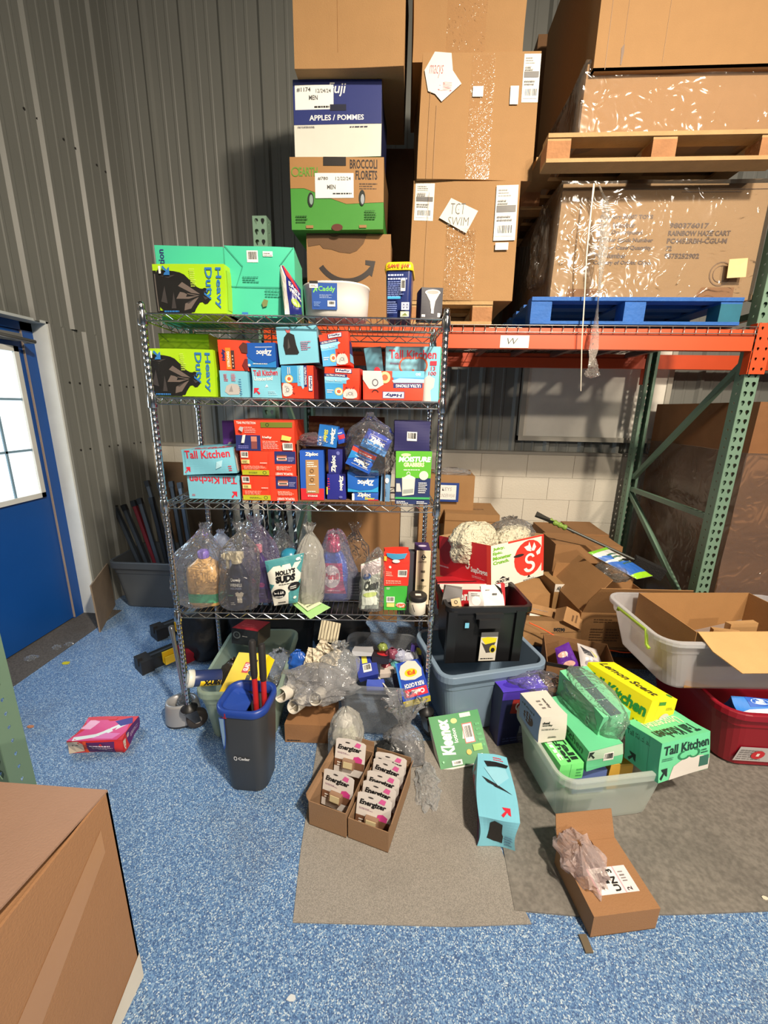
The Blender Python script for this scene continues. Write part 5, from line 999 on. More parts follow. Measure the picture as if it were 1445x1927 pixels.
p = sh(696, 892, .075); bag('clear_bag', 'clear bag bulging around two tilted blue boxes on the third shelf', Matrix.Translation(p), pw(650, 742, 850, .07), .075, sh(690, 776, .07).z-p.z, FILM(.06, .5, (226, 226, 232)), 141, [(0, 0), (.7, .0), (.95, .15), (1, .4), (.95, .62), (.75, .76), (.4, .86), (.2, .92), (.14, 1.0)], .16, .06)
p = sh(592, 838, .08); bag('clear_bag', 'small dark filled bag lying in the top left of the open carton', Matrix.Translation(p), pw(562, 622, 820, .08), .05, .055, FILM(.10, .4, (206, 190, 200)), 143, [(0, 0), (.9, .0), (1, .4), (.8, .8), (.3, 1), (.02, 1.0)], .2, .0)
p = sh(590, 838, .08); bag('dark_packet', 'dark maroon packet inside the small bag in the open carton', Matrix.Translation(p+Vector((0, 0, .004))), .05, .03, .038, M((70, 24, 36), .4), 144, None, .2)
# ================================================================ floor, middle
GF = .0062
def GP(name, label, cat, bl, br, top, D, col, prints=None, amp=.0015, side=None, seed=1, z=GF, yaw=0, H=None):
    """upright carton on the floor (or height z): pixels of its two front bottom corners and of a point on its front top edge"""
    a, b = at(*bl, Z=z), at(*br, Z=z); m, W, h = upright(a, b, at(*top, Y=(a.y+b.y)/2), z)
    return carton(name, label, cat, m, W, D, H or h, col, prints, amp, None, seed, side)
def crumple_sheet(name, label, mat4, w, h, mat, seed, amp=.02, cat='paper', n=14, parent=None, thick=True):
    mb = MB(); vs = []
    for j in range(n+1):
        for i in range(n+1):
            u, v = i/n-.5, j/n-.5; q = Vector((u*4+seed, v*4, seed))
            vs.append(Vector((u*w*(1-.12*noise.noise(q)), v*h*(1-.12*noise.noise(q*1.7)), amp*(noise.noise(q)+abs(noise.noise(q*2.4))))))
    mb.add(vs, [(j*(n+1)+i, j*(n+1)+i+1, (j+1)*(n+1)+i+1, (j+1)*(n+1)+i) for j in range(n) for i in range(n)], mat, False)
    o = mb.build(name); o.matrix_world = mat4
    s = o.modifiers.new('thickness', 'SOLIDIFY'); s.thickness = .001
    return tag(o, label, cat)
# brown carton on the floor with three tubes on it
GP('shipping_carton', 'low brown carton on the floor under the white tubes', 'carton', (537, 1396), (624, 1400), (540, 1362), .24, board((138, 98, 62)), {'F': [('l', .04, .08, .35, .2, 1, BLK)]}, z=.002)
for k, (px, py, rp, lab) in enumerate(((527, 1309, 15, 'leftmost'), (551, 1331, 14.5, 'lowest'), (593, 1316, 13.5, 'rightmost'))):
    p = at(px, py, Y=1.60); q = at(px+(58, 48, 20)[k], py-(30, 34, 22)[k], Y=1.84); d = (q-p); R_ = rp*p.y/764*1.06
    T = frame(p, d.orthogonal(), d); L = d.length
    r = empty('cardboard_tube', T, lab+' of the three white tubes lying end-on over the brown floor carton', 'tube', 'white tubes on the brown carton'); WT = M((198, 192, 180), .45)
    MB().lathe([(R_*.94, 0), (R_, .002), (R_, L), (R_*.9, L), (R_*.84, .004), (R_*.94, 0)], WT, 28, cap0=False, cap1=False).build('tube_wall', r)
    MB().lathe([(R_*.84, .03), (R_*.2, .03), (.001, .032)], M((170, 164, 150), .5), 24, cap0=False, cap1=False).box((-R_*.6, -.002, .004), (R_*.6, .002, .03), WT).build('end_plug', r)
# clear tote under the shelving with mixed packs
CT = FROST((160, 166, 172), .22, .25)
m = yawm(Vector((-.115, 1.895, .0)), .0)
tote('storage_tote', 'grey clear tote of mixed small packs under the right half of the shelving', m, .19, .235, .30, CT, .9, .05)
SPW('duster_box', 'blue box with a white fluffy picture, sliding out over the clear tote front', 'box', (759, 1321, 1.60), (809, 1308, 1.62), (731, 1253, 1.78), .05, (26, 62, 160), {'F': [('r', .12, .06, .96, .26, (206, 40, 60)), ('s', .24, .16, .03, .055, 1, 0, 360, WHT), ('t', .34, .10, .86, .22, 'Cedar', WHT, 180, .05), ('t', .18, .29, .9, .40, 'FLEX & CATCH', WHT, 180, .05), ('p', [(.1, .55), (.25, .50), (.6, .46), (.9, .52), (.95, .72), (.8, .95), (.5, 1), (.2, .9), (.1, .75)], (206, 198, 188)), ('e', .52, .66, .24, .11, (232, 190, 30)), ('t', .38, .60, .68, .72, 'F3', (200, 70, 30), 180, .06), ('r', .0, .3, .07, 1, (40, 110, 190))]}, .0015, {'B': (220, 200, 60)})
for i, (bl, br, tl, D, col, lab, pr) in enumerate((
    ((770, 1266, 1.95), (790, 1268, 1.95), (768, 1214, 1.99), .05, (50, 36, 110), 'narrow purple box upright at the right side of the clear tote', [('r', .5, .7, .95, .95, (216, 200, 70))]),
    ((675, 1276, 1.72), (712, 1268, 1.74), (664, 1238, 1.82), .04, (34, 52, 140), 'small navy box with yellow and white stickers at the left of the clear tote', [('r', .3, .6, .55, .95, (216, 200, 70)), ('b', .3, .2, .7, .55)]),
    ((690, 1300, 1.68), (722, 1300, 1.68), (696, 1278, 1.72), .04, (28, 60, 160), 'blue box corner low in the clear tote front', None),
    ((700, 1236, 1.80), (732, 1240, 1.80), (704, 1222, 1.90), .03, (26, 24, 40), 'dark flat pack with a red badge lying atop the clear tote', [('e', .6, .6, .34, .3, (190, 40, 50))]),
    ((663, 1226, 1.80), (700, 1228, 1.80), (665, 1215, 1.88), .02, (170, 172, 178), 'silver flat pack poking over the clear tote left side', None),
    ((714, 1268, 1.80), (740, 1266, 1.80), (712, 1248, 1.88), .03, (196, 184, 176), 'pale fluffy pack in the middle of the clear tote', None),
    ((742, 1296, 1.75), (762, 1292, 1.75), (738, 1268, 1.80), .03, (24, 26, 60), 'midnight blue pack behind the sliding blue box', None))):
    SPW('small_pack', lab, 'pack', bl, br, tl, D, col, {'F': pr} if pr else None, .003, seed=i)
for i, (px, py, r_, c) in enumerate(((752, 1232, .03, (150, 154, 176)), (768, 1236, .034, (176, 180, 196)), (738, 1228, .026, (120, 60, 80)), (746, 1246, .022, (110, 190, 186)), (728, 1254, .024, (130, 50, 60)), (720, 1216, .02, (126, 140, 70)))):
    p = at(px, py, Y=1.86)
    bag('wrapped_bundle', ('silver blue', 'largest silver', 'dark maroon', 'turquoise', 'wine red', 'olive green')[i]+' film wrapped bundle heaped in the clear tote', Matrix.Translation(p-Vector((0, 0, r_))), r_*1.2, r_, r_*2, M(c, .2, bump=.8, bscale=50), 70+i, None, .35, nz=12, na=18)
o = MB().box((-.0035, 0, -.001), (.0035, .17, .001), M((206, 204, 198), .4)).build('plastic_stick'); p = at(733, 1302, Y=1.64); q = at(698, 1256, Y=1.84)
o.matrix_world = Matrix.Translation(p)@(q-p).to_track_quat('Y', 'Z').to_matrix().to_4x4(); tag(o, 'thin white stick lying across the clear tote front', 'stick')
# big clear bags heaped on the middle of the floor row
def bagat(name, label, px, py, Y, rx, ry, h, mat, seed, prof=None, amp=.14, pleat=.08, lean=(0, 0), zdrop=None):
    p = at(px, py, Y=Y); z = max(p.z, .003)
    return bag(name, label, Matrix.Translation((p.x, p.y, z)), rx, ry, h, mat, seed, prof, amp, pleat, lean)
bagat('clear_bag', 'blue tinted empty bag puffed up between the red handles and the striped card', 528, 1290, 1.86, .10, .08, .22, FILM(.30, .45, (186, 200, 226)), 81, None, .22)
bagat('clear_bag', 'widest clear bag sprawling over the white tubes toward the clear tote', 600, 1308, 1.70, .17, .10, .16, FILM(.26, .65, (224, 224, 228)), 83, [(0, 0), (.8, .0), (1, .3), (.95, .6), (.7, .85), (.3, 1), (0.02, 1.0)], .32, .1)
bagat('clear_bag', 'clear bag with a gathered star of creases next to the striped card', 640, 1290, 1.78, .10, .08, .24, FILM(.22, .6), 85, TIED, .2, .14)
bagat('clear_bag', 'low crumpled bag edge hanging toward the yellow boxes', 548, 1300, 1.72, .09, .07, .10, FILM(.10, .5, (196, 206, 230)), 87, None, .3)
bagat('blue_packet', 'bright blue glossy packet inside the heap of clear bags', 562, 1262, 1.82, .055, .03, .12, M((34, 84, 170), .25, bump=.6, bscale=30), 88, None, .25)
bagat('black_packet', 'black glossy packet below the bright blue one in the bag heap', 560, 1296, 1.78, .09, .04, .10, M((30, 34, 42), .3, bump=.5, bscale=30), 89, None, .25)
bagat('dark_packet', 'dark grey bottle-like packet beneath the crumpled cream paper', 592, 1280, 1.80, .05, .04, .10, M((28, 30, 32), .35), 90, None, .2)
m, W, H = posed(at(598, 1204, Y=1.88), at(634, 1212, Y=1.86), at(606, 1166, Y=1.92)); r = empty('striped_card', m, 'cream card with grey stripes standing up from the bag heap', 'card')
MB().box((-W/2, 0, 0), (W/2, .004, H), M((206, 196, 168), .6)).build('card', r)
printing(r, FACES['F'](W, .004, H), [('r', .08+.16*i, 0, .12+.16*i, 1, (110, 100, 84)) for i in range(6)])
for i, (px, py, w_, h_) in enumerate(((612, 1236, .12, .10), (590, 1238, .08, .09), (620, 1222, .13, .05))):
    p = at(px, py, Y=1.80); crumple_sheet('crumpled_paper', ('large cream paper ball sheet in the middle of the bag heap', 'smaller cream paper flap left of the larger sheet', 'folded cream paper strip just under the striped card')[i], Matrix.Translation(p)@Euler((1.0, .2*i, .3-.3*i)).to_matrix().to_4x4(), w_, h_, M((206, 196, 176), .7), 3+i, .03)
# bottle in bag, lower
p = at(650, 1425, Y=1.50); r = empty('cleaner_bottle', Matrix.Translation((p.x, 1.52, GF)), 'milky white round bottle with a green patch, wrapped in a bag on the floor', 'bottle')
MB().lathe([(.055, 0), (.062, .01), (.063, .10), (.056, .15), (.035, .19), (.026, .20), (.026, .215)], M((190, 192, 172), .35), 28).build('bottle_body', r)
MB().lathe([(.03, .205), (.03, .235), (.02, .24)], M((206, 204, 196), .35), 20).build('cap', r)
MB().lathe([(.0636, .03), (.0636, .09)], M((50, 90, 66), .35), 28, cap0=False, cap1=False).build('label_band', r)
bag('clear_bag', 'clear bag wrapped tightly around the milky white bottle', Matrix.Translation((p.x, 1.52, GF)), .082, .078, .29, FILM(.4, .5, (230, 228, 222)), 91, [(0, 0), (.86, 0), (1, .1), (.98, .45), (.9, .65), (.7, .82), (.35, .94), (.05, 1.0)], .13, .06)
bag('clear_bag', 'tall tied clear bag with dark contents standing between bottle and green tissue pack', Matrix.Translation((.02, 1.56, GF)), .10, .08, .31, FILM(.22, .6, (216, 218, 224)), 93, [(0, 0), (.85, 0), (1, .1), (.9, .3), (.5, .5), (.22, .6), (.3, .7), (.6, .85), (.95, 1.0)], .22, .2)
bagat('dark_bundle', 'dark lumpy bundle inside the tall tied clear bag', 735, 1470, 1.52, .08, .055, .13, M((32, 34, 36), .3, bump=.6, bscale=24), 94, None, .25)
bag('film_scrap', 'sheet of clear wrap trailing on the mat beside the battery cartons', Matrix.Translation((.13, 1.42, GF)), .05, .10, .03, FILM(.2, .5), 95, [(1, 0), (.8, .5), (.3, 1), (.05, .8)], .4, cat='scrap')
# green tissue pack
GRN = (12, 122, 54)
SPW('tissue_pack', 'bright green shrink wrapped tissue pack with white script, leaning back on the mat', 'pack', (829, 1452, 1.50), (926, 1433, 1.55), (808, 1350, 1.68), .085, (206, 204, 196), {'F': [('r', 0, .03, 1, 1, GRN), ('t', .10, .24, .36, .93, 'Kleenex', WHT, 90, .05, .2), ('t', .38, .45, .46, .72, 'lotion', WHT, 90, .02), ('e', .47, .86, .06, .05, (206, 190, 110)), ('p', [(.56, .5), (.62, .74), (.72, .6), (.78, .66), (.76, .48)], (196, 214, 190)), ('r', .60, .40, .80, .78, (190, 70, 60)), ('b', .615, .42, .785, .76), ('r', .60, .90, .82, .98, (200, 220, 190)), ('l', .86, .3, .97, .8, 5, (60, 160, 90)), ('t', .80, .08, .88, .18, '8', WHT, 90, .04), ('r', .72, .24, .90, .36, (130, 180, 60)), ('e', .62, .24, .05, .05, (210, 170, 50)), ('r', .24, .05, .44, .14, WHT), ('b', .26, .06, .42, .12), ('e', .08, .14, .02, .02, (120, 190, 140))]}, .004, seed=5)
# crushed light blue carton lying on the mat
GP('trash_bag_carton', 'crushed pale blue carton lying on the mat with a black bag picture on its end', 'carton', (898, 1589), (969, 1602), (901, 1540), .29, LBL, {'F': [('p', [(.2, .3), (.28, .85), (.4, .95), (.6, .85), (.64, .5), (.68, .4), (.66, .15), (.4, .2)], (24, 22, 22)), ('l', .72, .1, .95, .5, 4, (90, 130, 160))], 'T': [('a', .55, .04, .8, .17, CRED, 0), ('l', .52, .88, .9, .95, 2, CRED), ('p', [(.2, .86), (.98, .84), (.9, .78), (.3, .76)], (20, 20, 22)), ('p', [(.14, .60), (.5, .44), (.9, .36), (.3, .50)], (30, 30, 34)), ('p', [(.2, .74), (.85, .76), (.9, .62), (.55, .46)], (140, 196, 214))], 'L': [('t', .1, .3, .9, .8, 'Tall Kitchen', CRED, 0, .03), ('r', 0, 0, 1, .2, (96, 60, 90))]}, .010, seed=12)
# battery light cartons and cards
EC = board((134, 104, 76), .06)
boxes = []
for i, (bl, br, tp) in enumerate((((582, 1551), (651, 1577), (584, 1480)), ((655, 1576), (730, 1605), (654, 1528)))):
    a, b = at(*bl, Z=GF), at(*br, Z=GF); m, W, H = upright(a, b, at(*tp, Y=a.y), GF); H = .115 if i == 0 else .095
    opencarton('display_carton', ('left', 'right')[i]+' open brown display carton of headlight cards on the mat', m, W, .30, H, EC, (('K', .045, 80), ('L', .03, 70)) if i == 0 else (('K', .04, 85), ('R', .04, 75)), .003)
    boxes.append((m, W))
def card(m, W, y, z, lean, label, xo=0, tw=0, price=False):
    T = m@Matrix.Translation((xo, y, z))@Euler((lean, 0, tw)).to_matrix().to_4x4(); w, h = W*.86, .15
    r = empty('headlight_card', T, label, 'card', 'headlight cards in the display cartons')
    MB().loft([[Vector((x, yy, z_)) for x, z_ in ((-w/2, 0), (w/2, 0), (w/2, h*.96), (w/2-.01, h), (0, h*1.04), (-w/2+.01, h), (-w/2, h*.96))] for yy in (.001, 0)], M((206, 200, 196), .4), False).build('card', r)
    printing(r, FACES['F'](w, .001, h), [('t', .07, .66, .86, .84, 'Energizer', BLK, 0, .05, .25), ('l', .08, .58, .5, .64, 2, (150, 120, 140)), ('r', 0, .22, 1, .42, (110, 76, 56)), ('p', [(.6, .42), (.64, .56), (.78, .6), (.92, .54), (.9, .42)], (190, 60, 130)), ('p', [(.62, .86), (.7, .98), (.84, .96), (.80, .84)], (206, 90, 150)), ('e', .40, .93, .08, .018, (50, 44, 44)), ('l', .1, .24, .3, .38, 2, WHT)]+([('r', .42, .56, .72, .70, WHT)] if price else []), .0006)
    b = MB(); b.box((-.026, -.022, h*.26), (.026, -.001, h*.48), M((140, 110, 88), .25)).box((-.02, -.026, h*.30), (.02, -.022, h*.46), M((190, 176, 140), .2)); b.build('headlight', r)
m, W = boxes[0]
card(m, W, .20, .06, -.25, 'tallest headlight card, rising well above the left display carton', .0, .06)
card(m, W, .075, .02, -.22, 'headlight card at the front of the left display carton', .0, -.05)
m, W = boxes[1]
for i, y in enumerate((.235, .195, .135, .085, .035)):
    card(m, W, y, .006-.012*(i == 4)*0, -.25, ('rearmost headlight card in the right display carton', 'second headlight card from the back of the right carton, with a white price patch', 'middle headlight card of the right display carton', 'second headlight card from the front of the right carton', 'front headlight card of the right display carton')[i], .0, (.04, -.06, .02, -.02, .02)[i], i == 1)
# small open carton at the front
a, b = at(1110, 1764, Z=GF), at(1233, 1747, Z=GF); m, W, H = upright(a, b, at(1119, 1724, Y=a.y), GF); D = .215; H = .085
FB = board((146, 106, 70), .05)
r = opencarton('shipping_carton', 'small half open brown carton with a postage label, nearest on the mat edge', m, W, D, H, FB, (('K', .10, 68),), .003)
MB().box((-W/2, 0, H), (W/2, D*.50, H+.003), FB).build('top_flap', r)
MB().box((W/2-W*.42, D*.50, H), (W/2, D, H+.003), FB).build('top_flap', r)
printing(r, (Vector((-W*.26, .05, H+.003)), Vector((W*.62, 0, 0)), Vector((0, D*.36, 0)), Z3), [('r', 0, 0, 1, 1, (222, 206, 210)), ('r', .02, .03, .64, .97, WHT), ('r', .66, .0, .69, 1, (226, 160, 170)), ('r', .0, 0, .04, 1, (226, 160, 170)), ('t', .44, .08, .60, .92, 'UN 3', BLK, 90, .04), ('r', .16, .45, .30, .8, BLK), ('r', .24, .38, .40, .52, BLK), ('r', .30, .50, .44, .66, (60, 60, 60)), ('t', .74, .06, .86, .2, '2', BLK, 90), ('r', .74, .4, .86, .44, GRY), ('r', .74, .5, .86, .54, GRY), ('r', .74, .6, .86, .66, GRY), ('r', .74, .74, .86, .78, GRY), ('t', .14, .2, .2, .3, '1', BLK, 90)], name='postage_label')
o = bag('bubble_wrap', 'clear bubble wrap spilling out of the small front carton', m@Matrix.Translation((-W*.25, D*.72, .02)), .065, .10, .15, FILM(.34, .55, (240, 220, 218), 30, gl=.6), 97, [(0, 0), (.7, 0), (.9, .3), (1, .5), (.85, .75), (.5, .9), (.1, 1.0)], .35, .1, (-.02, 0), cat='wrap')
p = at(1102, 1777, Z=.001); o = MB().box((-.012, -.022, 0), (.012, .022, .006), M((96, 84, 66), .6)).build('tape_scrap'); o.location = p; o.rotation_euler = (0, 0, .1); tag(o, 'brown tape scrap beside the front corner of the small carton', 'scrap')

# ================================================================ floor, right
# grey blue tote and the black tote nested in it
m = yawm(Vector((.40, 1.93, GF)), .30)
tote('storage_tote', 'grey blue tote holding the black tote, right of the shelving', m, .27, .20, .37, M((112, 132, 152), .4, var=.05), .82, .055, .018, rimh=.035)
m, W, H = posed(at(836, 1254, Y=1.78), at(990, 1249, Y=1.84), at(822, 1145, Y=1.77))
r = empty('storage_tote', m@Matrix.Translation((0, .15, 0)), 'black tote with a yellow product label, sunk tilted in the grey blue tote', 'bin'); BK = M((20, 20, 22), .32, var=.05)
f = lambda a, z, g=0: rrect(W/2*a*.97+g, .14*a+g, .035, 5, z)
MB().loft([f(.90, .0), f(.92, .01), f(1, H-.03), f(1, H-.03, .012), f(1, H, .012), f(1, H, -.005), f(.9, .012, -.005)], BK, False).build('tub', r)
for s in (-.44, .36):
    x = W*s; MB().loft([[Vector((x-.022, -.14*k-.016, z)), Vector((x+.022, -.14*k-.016, z)), Vector((x+.026, -.14*k+.004, z)), Vector((x-.026, -.14*k+.004, z))] for k, z in ((.94, .015), (1.0, H-.02))], BK, False).build('rib', r)
MB().box((-.075, -.165, H-.055), (.06, -.14, H-.03), BK).box((-.06, -.175, H-.10), (.045, -.145, H-.055), BK).build('latch', r)
printing(r, (Vector((-.04, -.146, .025)), Vector((.085, 0, 0)), Vector((0, -.011, H*.52)), Vector((0, -1, 0))), [('r', 0, 0, 1, 1, (206, 202, 190)), ('r', 0, .84, 1, 1, (90, 90, 90)), ('p', [(.02, .8), (.4, .84), (.95, .8), (.9, .62), (.3, .58)], (226, 206, 30)), ('p', [(.05, .66), (.3, .58), (.9, .66), (.7, .3), (.4, .28)], (66, 62, 60)), ('e', .78, .42, .2, .14, (206, 190, 30)), ('e', .78, .38, .12, .08, BLK), ('l', .1, .06, .9, .14, 1, BLK)], .004, name='product_label')
printing(r, (Vector((-W*.29, -.147, H*.66)), Vector((.02, 0, 0)), Vector((0, 0, .028)), Vector((0, -1, 0))), [('r', 0, 0, 1, 1, (110, 180, 210))], .004, name='blue_sticker')
# things in the black tote
SPW('small_carton', 'grey pointed carton flap standing in the black tote left corner', 'carton', (832, 1138, 1.86), (864, 1144, 1.86), (846, 1104, 1.88), .04, (110, 108, 108), None, .004)
SPW('small_carton', 'small tan box with a round dark emblem at the black tote rim', 'carton', (852, 1147, 1.80), (869, 1144, 1.80), (847, 1128, 1.82), .03, (190, 168, 130), {'F': [('s', .5, .65, .12, .18, 1, 0, 360, BLK), ('r', .3, .2, .7, .26, BLK)]}, .001)
SPW('paper_tag', 'curved white swing tag rising from the black tote', 'tag', (911, 1142, 1.84), (948, 1140, 1.86), (899, 1102, 1.90), .004, (204, 200, 192), {'F': [('p', [(1, .5), (1, 1), (.7, 1)], BK), ('r', .5, .48, .72, .56, (40, 40, 40)), ('l', .2, .7, .4, .8, 1, GRY)]}, .006)
SPW('small_pack', 'clear fronted pack of white parts next to the white swing tag', 'pack', (884, 1143, 1.82), (910, 1142, 1.82), (878, 1114, 1.86), .03, (166, 160, 158), {'F': [('e', .5, .4, .3, .3, (206, 200, 196)), ('l', .2, .7, .8, .95, 2, (100, 100, 100))]}, .003)
SPW('apple_carton', 'red and white fruit carton lying under the tilted red and white one', 'carton', (824, 1146, 2.02), (950, 1146, 2.02), (824, 1098, 2.05), .2, (178, 26, 36), {'F': [('r', 0, .76, .8, .98, (206, 200, 192)), ('t', .32, .22, .62, .58, 'envy', WHT, 0, .03), ('s', .62, .14, .05, .08, .5, 90, 330, WHT)]}, .003)
# red and white apple carton, tilted, with packing paper
m, W, H = posed(at(924, 1113, Y=2.02), at(1022, 1082, Y=2.30), at(920, 1028, Y=2.04)); SR = (196, 28, 36)
r = opencarton('apple_carton', 'red and white apple carton with a big S emblem, heaped with packing paper', m, W, .40, H, M((176, 140, 100), .8), (), .006)
ob = r; AR = (216, 52, 40)
S_ = [('s', .5, .66, .11, .19, 1.35, 20, 260, WHT), ('s', .5, .38, .11, .19, 1.35, -160, 85, WHT)]
printing(r, FACES['F'](W, .4, H), [('r', 0, 0, 1, 1, (214, 208, 196)), ('r', .955, .12, 1, 1, AR), ('r', .3, .96, 1, 1, AR), ('e', .70, .52, .29, .42, AR), ('in', .55, .16, .88, .66, [('s', .5, .68, .13, .24, 1.2, 10, 265, WHT), ('s', .48, .30, .13, .26, 1.3, -170, 95, WHT)]), ('p', [(.60, .80), (.66, .70), (.74, .66), (.72, .76), (.68, .82)], WHT), ('p', [(.74, .68), (.80, .86), (.84, .74), (.80, .66)], WHT), ('p', [(.66, .70), (.70, .9), (.75, .72)], WHT), ('p', [(.84, .62), (.94, .72), (.92, .56), (.86, .54)], WHT), ('e', .50, .63, .10, .035, (40, 34, 30)),
    ('t', .03, .86, .24, .94, 'Juicy.', (110, 170, 50), 0, .05), ('t', .03, .76, .20, .84, 'Epic.', (110, 170, 50), 0, .05), ('t', .03, .66, .36, .74, 'Monster', (110, 170, 50), 0, .05), ('t', .03, .56, .32, .64, 'Crunch.', (110, 170, 50), 0, .05), ('t', .08, .13, .32, .20, 'CRUNCH TIME', BLK, 0, .04), ('p', [(.14, .22), (.2, .27), (.26, .22)], BLK), ('l', .1, .03, .3, .1, 3, GRY), ('p', [(.66, .07), (.69, .13), (.72, .07)], BLK), ('l', .58, .0+.01, .84, .05, 2, GRY)], .001)
printing(r, FACES['L'](W, .4, H), [('r', 0, 0, 1, 1, SR), ('r', .93, 0, 1, 1, (222, 60, 44)), ('e', .14, .66, .13, .34, (150, 20, 28)), ('in', .52, .34, .64, .66, [('s', .5, .66, .14, .24, 1.2, 10, 265, WHT), ('s', .48, .30, .13, .25, 1.3, -170, 95, WHT)]), ('p', [(.55, .66), (.58, .82), (.6, .7), (.64, .76), (.63, .64)], (70, 140, 60)), ('t', .64, .28, .94, .44, 'SnapDragon', WHT, 0, .03), ('l', .66, .2, .9, .26, 2, (220, 160, 160)), ('l', .0, .24, .2, .32, 1, (220, 160, 160))], .001)
PPM = M((196, 188, 164), .6, var=.3, scale=45, bump=3.0, bscale=45)
for i, (x, y, z, rx, ry, h) in enumerate(((-.12, .22, H*.45, .15, .12, .22), (.10, .12, H*.5, .14, .09, .17))):
    bag('packing_paper', ('rear', 'front')[i]+' bundle of crimped cream packing paper in the apple carton', m@Matrix.Translation((x, y, z)), rx, ry, h, PPM, 100+i, [(0, 0), (.9, 0), (1, .3), (1, .6), (.85, .85), (.5, 1), (.02, 1.02)], .11, cat='paper', nz=40, na=60)
bag('clear_bag', 'clear film around the crimped packing paper', m@Matrix.Translation((.12, .16, H*.5)), .19, .13, .22, FILM(.03, .3), 103, None, .15)
# cartons by the back wall
def YB(name, label, x0, y0, x1, y1, Y, D, col, prints=None, amp=.003, side=None, seed=1, yaw=0, z=None):
    a, b = at(x0, y1, Y=Y), at(x1, y1, Y=Y); t = at(x0, y0, Y=Y); z0 = z if z is not None else (a.z+b.z)/2
    return carton(name, label, 'carton', Matrix.Translation(((a.x+b.x)/2, Y, z0))@Matrix.Rotation(yaw, 4, 'Z'), (b-a).length, D, t.z-z0, col, prints, amp, None, seed, side)
BC = [board((150, 112, 70)), board((136, 98, 60)), board((162, 122, 78)), board((122, 88, 54))]
YB('shipping_carton', 'brown carton standing behind the lowest shelf, left of the upright stack', 590, 962, 748, 1100, 2.80, .4, BC[1], z=.0)
YB('shipping_carton', 'tall narrow brown carton behind the right posts of the shelving', 784, 955, 815, 1090, 2.75, .3, BC[0], z=.0)
YB('shipping_carton', 'plain brown carton at the base of the back wall stack', 800, 1040, 960, 1080, 3.2, .44, BC[3], z=.0)
_k = YB('shipping_carton', 'brown carton with faint print on its lid, under the card holding carton', 836, 966, 938, 1000, 3.22, .42, BC[0], {'F': [('r', 0, .78, 1, .80, (110, 78, 46))], 'T': [('l', .25, .4, .8, .55, 1, (120, 84, 50))]}, z=.48)
a = at(825, 948, Y=3.4); YB('shipping_carton', 'tall brown carton stuffed with wrap, wearing a blue edged card', 805, 893, 890, 948, 3.36, .32, BC[0], z=.64)
bagat('clear_bag', 'crinkled wrap poking out of the top of the tall brown carton', 850, 893, 3.45, .16, .08, .06, FILM(.2, .5), 104)
p0, p1, pt = at(826, 944, Y=3.33), at(862, 944, Y=3.33), at(826, 908, Y=3.33)
m, W, H = upright(p0, p1, pt); r = empty('sign_card', m, 'blue bordered white card with handwriting on the tall brown carton', 'sign'); MB().box((-W/2, -.004, 0), (W/2, 0, H), M((30, 60, 130), .5)).build('card', r)
printing(r, (Vector((-W/2, -.004, 0)), Vector((W, 0, 0)), Vector((0, 0, H)), Vector((0, -1, 0))), [('r', 0, .12, .86, .88, WHT), ('t', .12, .58, .62, .76, 'KEYS', GRY, 0, -.01, .1), ('t', .05, .24, .8, .42, 'UNDERWEAR', GRY, 0, -.01, .1)], .001, name='lettering')
YB('shipping_carton', 'wide brown carton against the block wall with a dark gap at its middle', 1020, 1004, 1073, 1070, 3.28, .36, BC[1], z=.15)
YB('shipping_carton', 'brown carton right of the dark gap, beside the rear green upright', 1078, 1004, 1136, 1070, 3.24, .38, BC[1], z=.15)
# low pallet under the heap
pallet('raw wooden pallet under the heap of opened cartons', .74, 1.80, 2.36, 3.0, .0, M((120, 92, 62), .85, var=.25, scale=12), .145, 5)
zp = .147
YB('shipping_carton', 'brown carton with a lit top, under the white side of the apple carton', 962, 1114, 1030, 1160, 2.62, .26, board((166, 124, 78)), z=zp)
r = YB('shipping_carton', 'narrow brown carton taped with white printed tape, in the heap middle', 1033, 1098, 1070, 1180, 2.66, .22, board((150, 114, 70)), {'F': [('r', 0, .80, 1, 1, (206, 200, 190)), ('t', .1, .84, .5, .94, 'STEV', BLK, 180, .06), ('t', .7, .84, .96, .94, 'EN', BLK, 180, .06), ('e', .5, .62, .06, .03, (120, 84, 50))]}, z=zp, yaw=.12)
YB('shipping_carton', 'big brown carton standing behind the one taped in white', 1036, 1024, 1160, 1100, 2.98, .3, board((146, 106, 66)), z=zp)
m, W, H = posed(at(990, 1150, Y=2.46), at(1060, 1166, Y=2.44), at(992, 1134, Y=2.50)); carton('flat_carton', 'thin printed brown carton lying slanted above the green and white pack', 'carton', m, W, .12, H, board((150, 112, 70)), {'F': [('s', .82, .5, .3, .36, .25, 0, 360, (90, 64, 40)), ('l', .05, .4, .6, .6, 1, (110, 80, 50))]}, .002)
m, W, H = posed(at(996, 1168, Y=2.45), at(1052, 1176, Y=2.45), at(998, 1154, Y=2.47)); carton('small_pack', 'green and white slim pack squeezed between brown cartons', 'pack', m, W, .1, H, (206, 204, 196), {'F': [('r', .35, 0, .72, 1, (60, 160, 50))]}, .002)
m, W, H = posed(at(1060, 1168, Y=2.30), at(1092, 1185, Y=2.30), at(1070, 1143, Y=2.36)); carton('small_carton', 'small tilted tan box with sideways print near the big open carton', 'carton', m, W, .10, H, board((164, 124, 80)), {'F': [('rot', 90, [('l', .25, .3, .8, .7, 2, (110, 80, 50))])]}, .001)
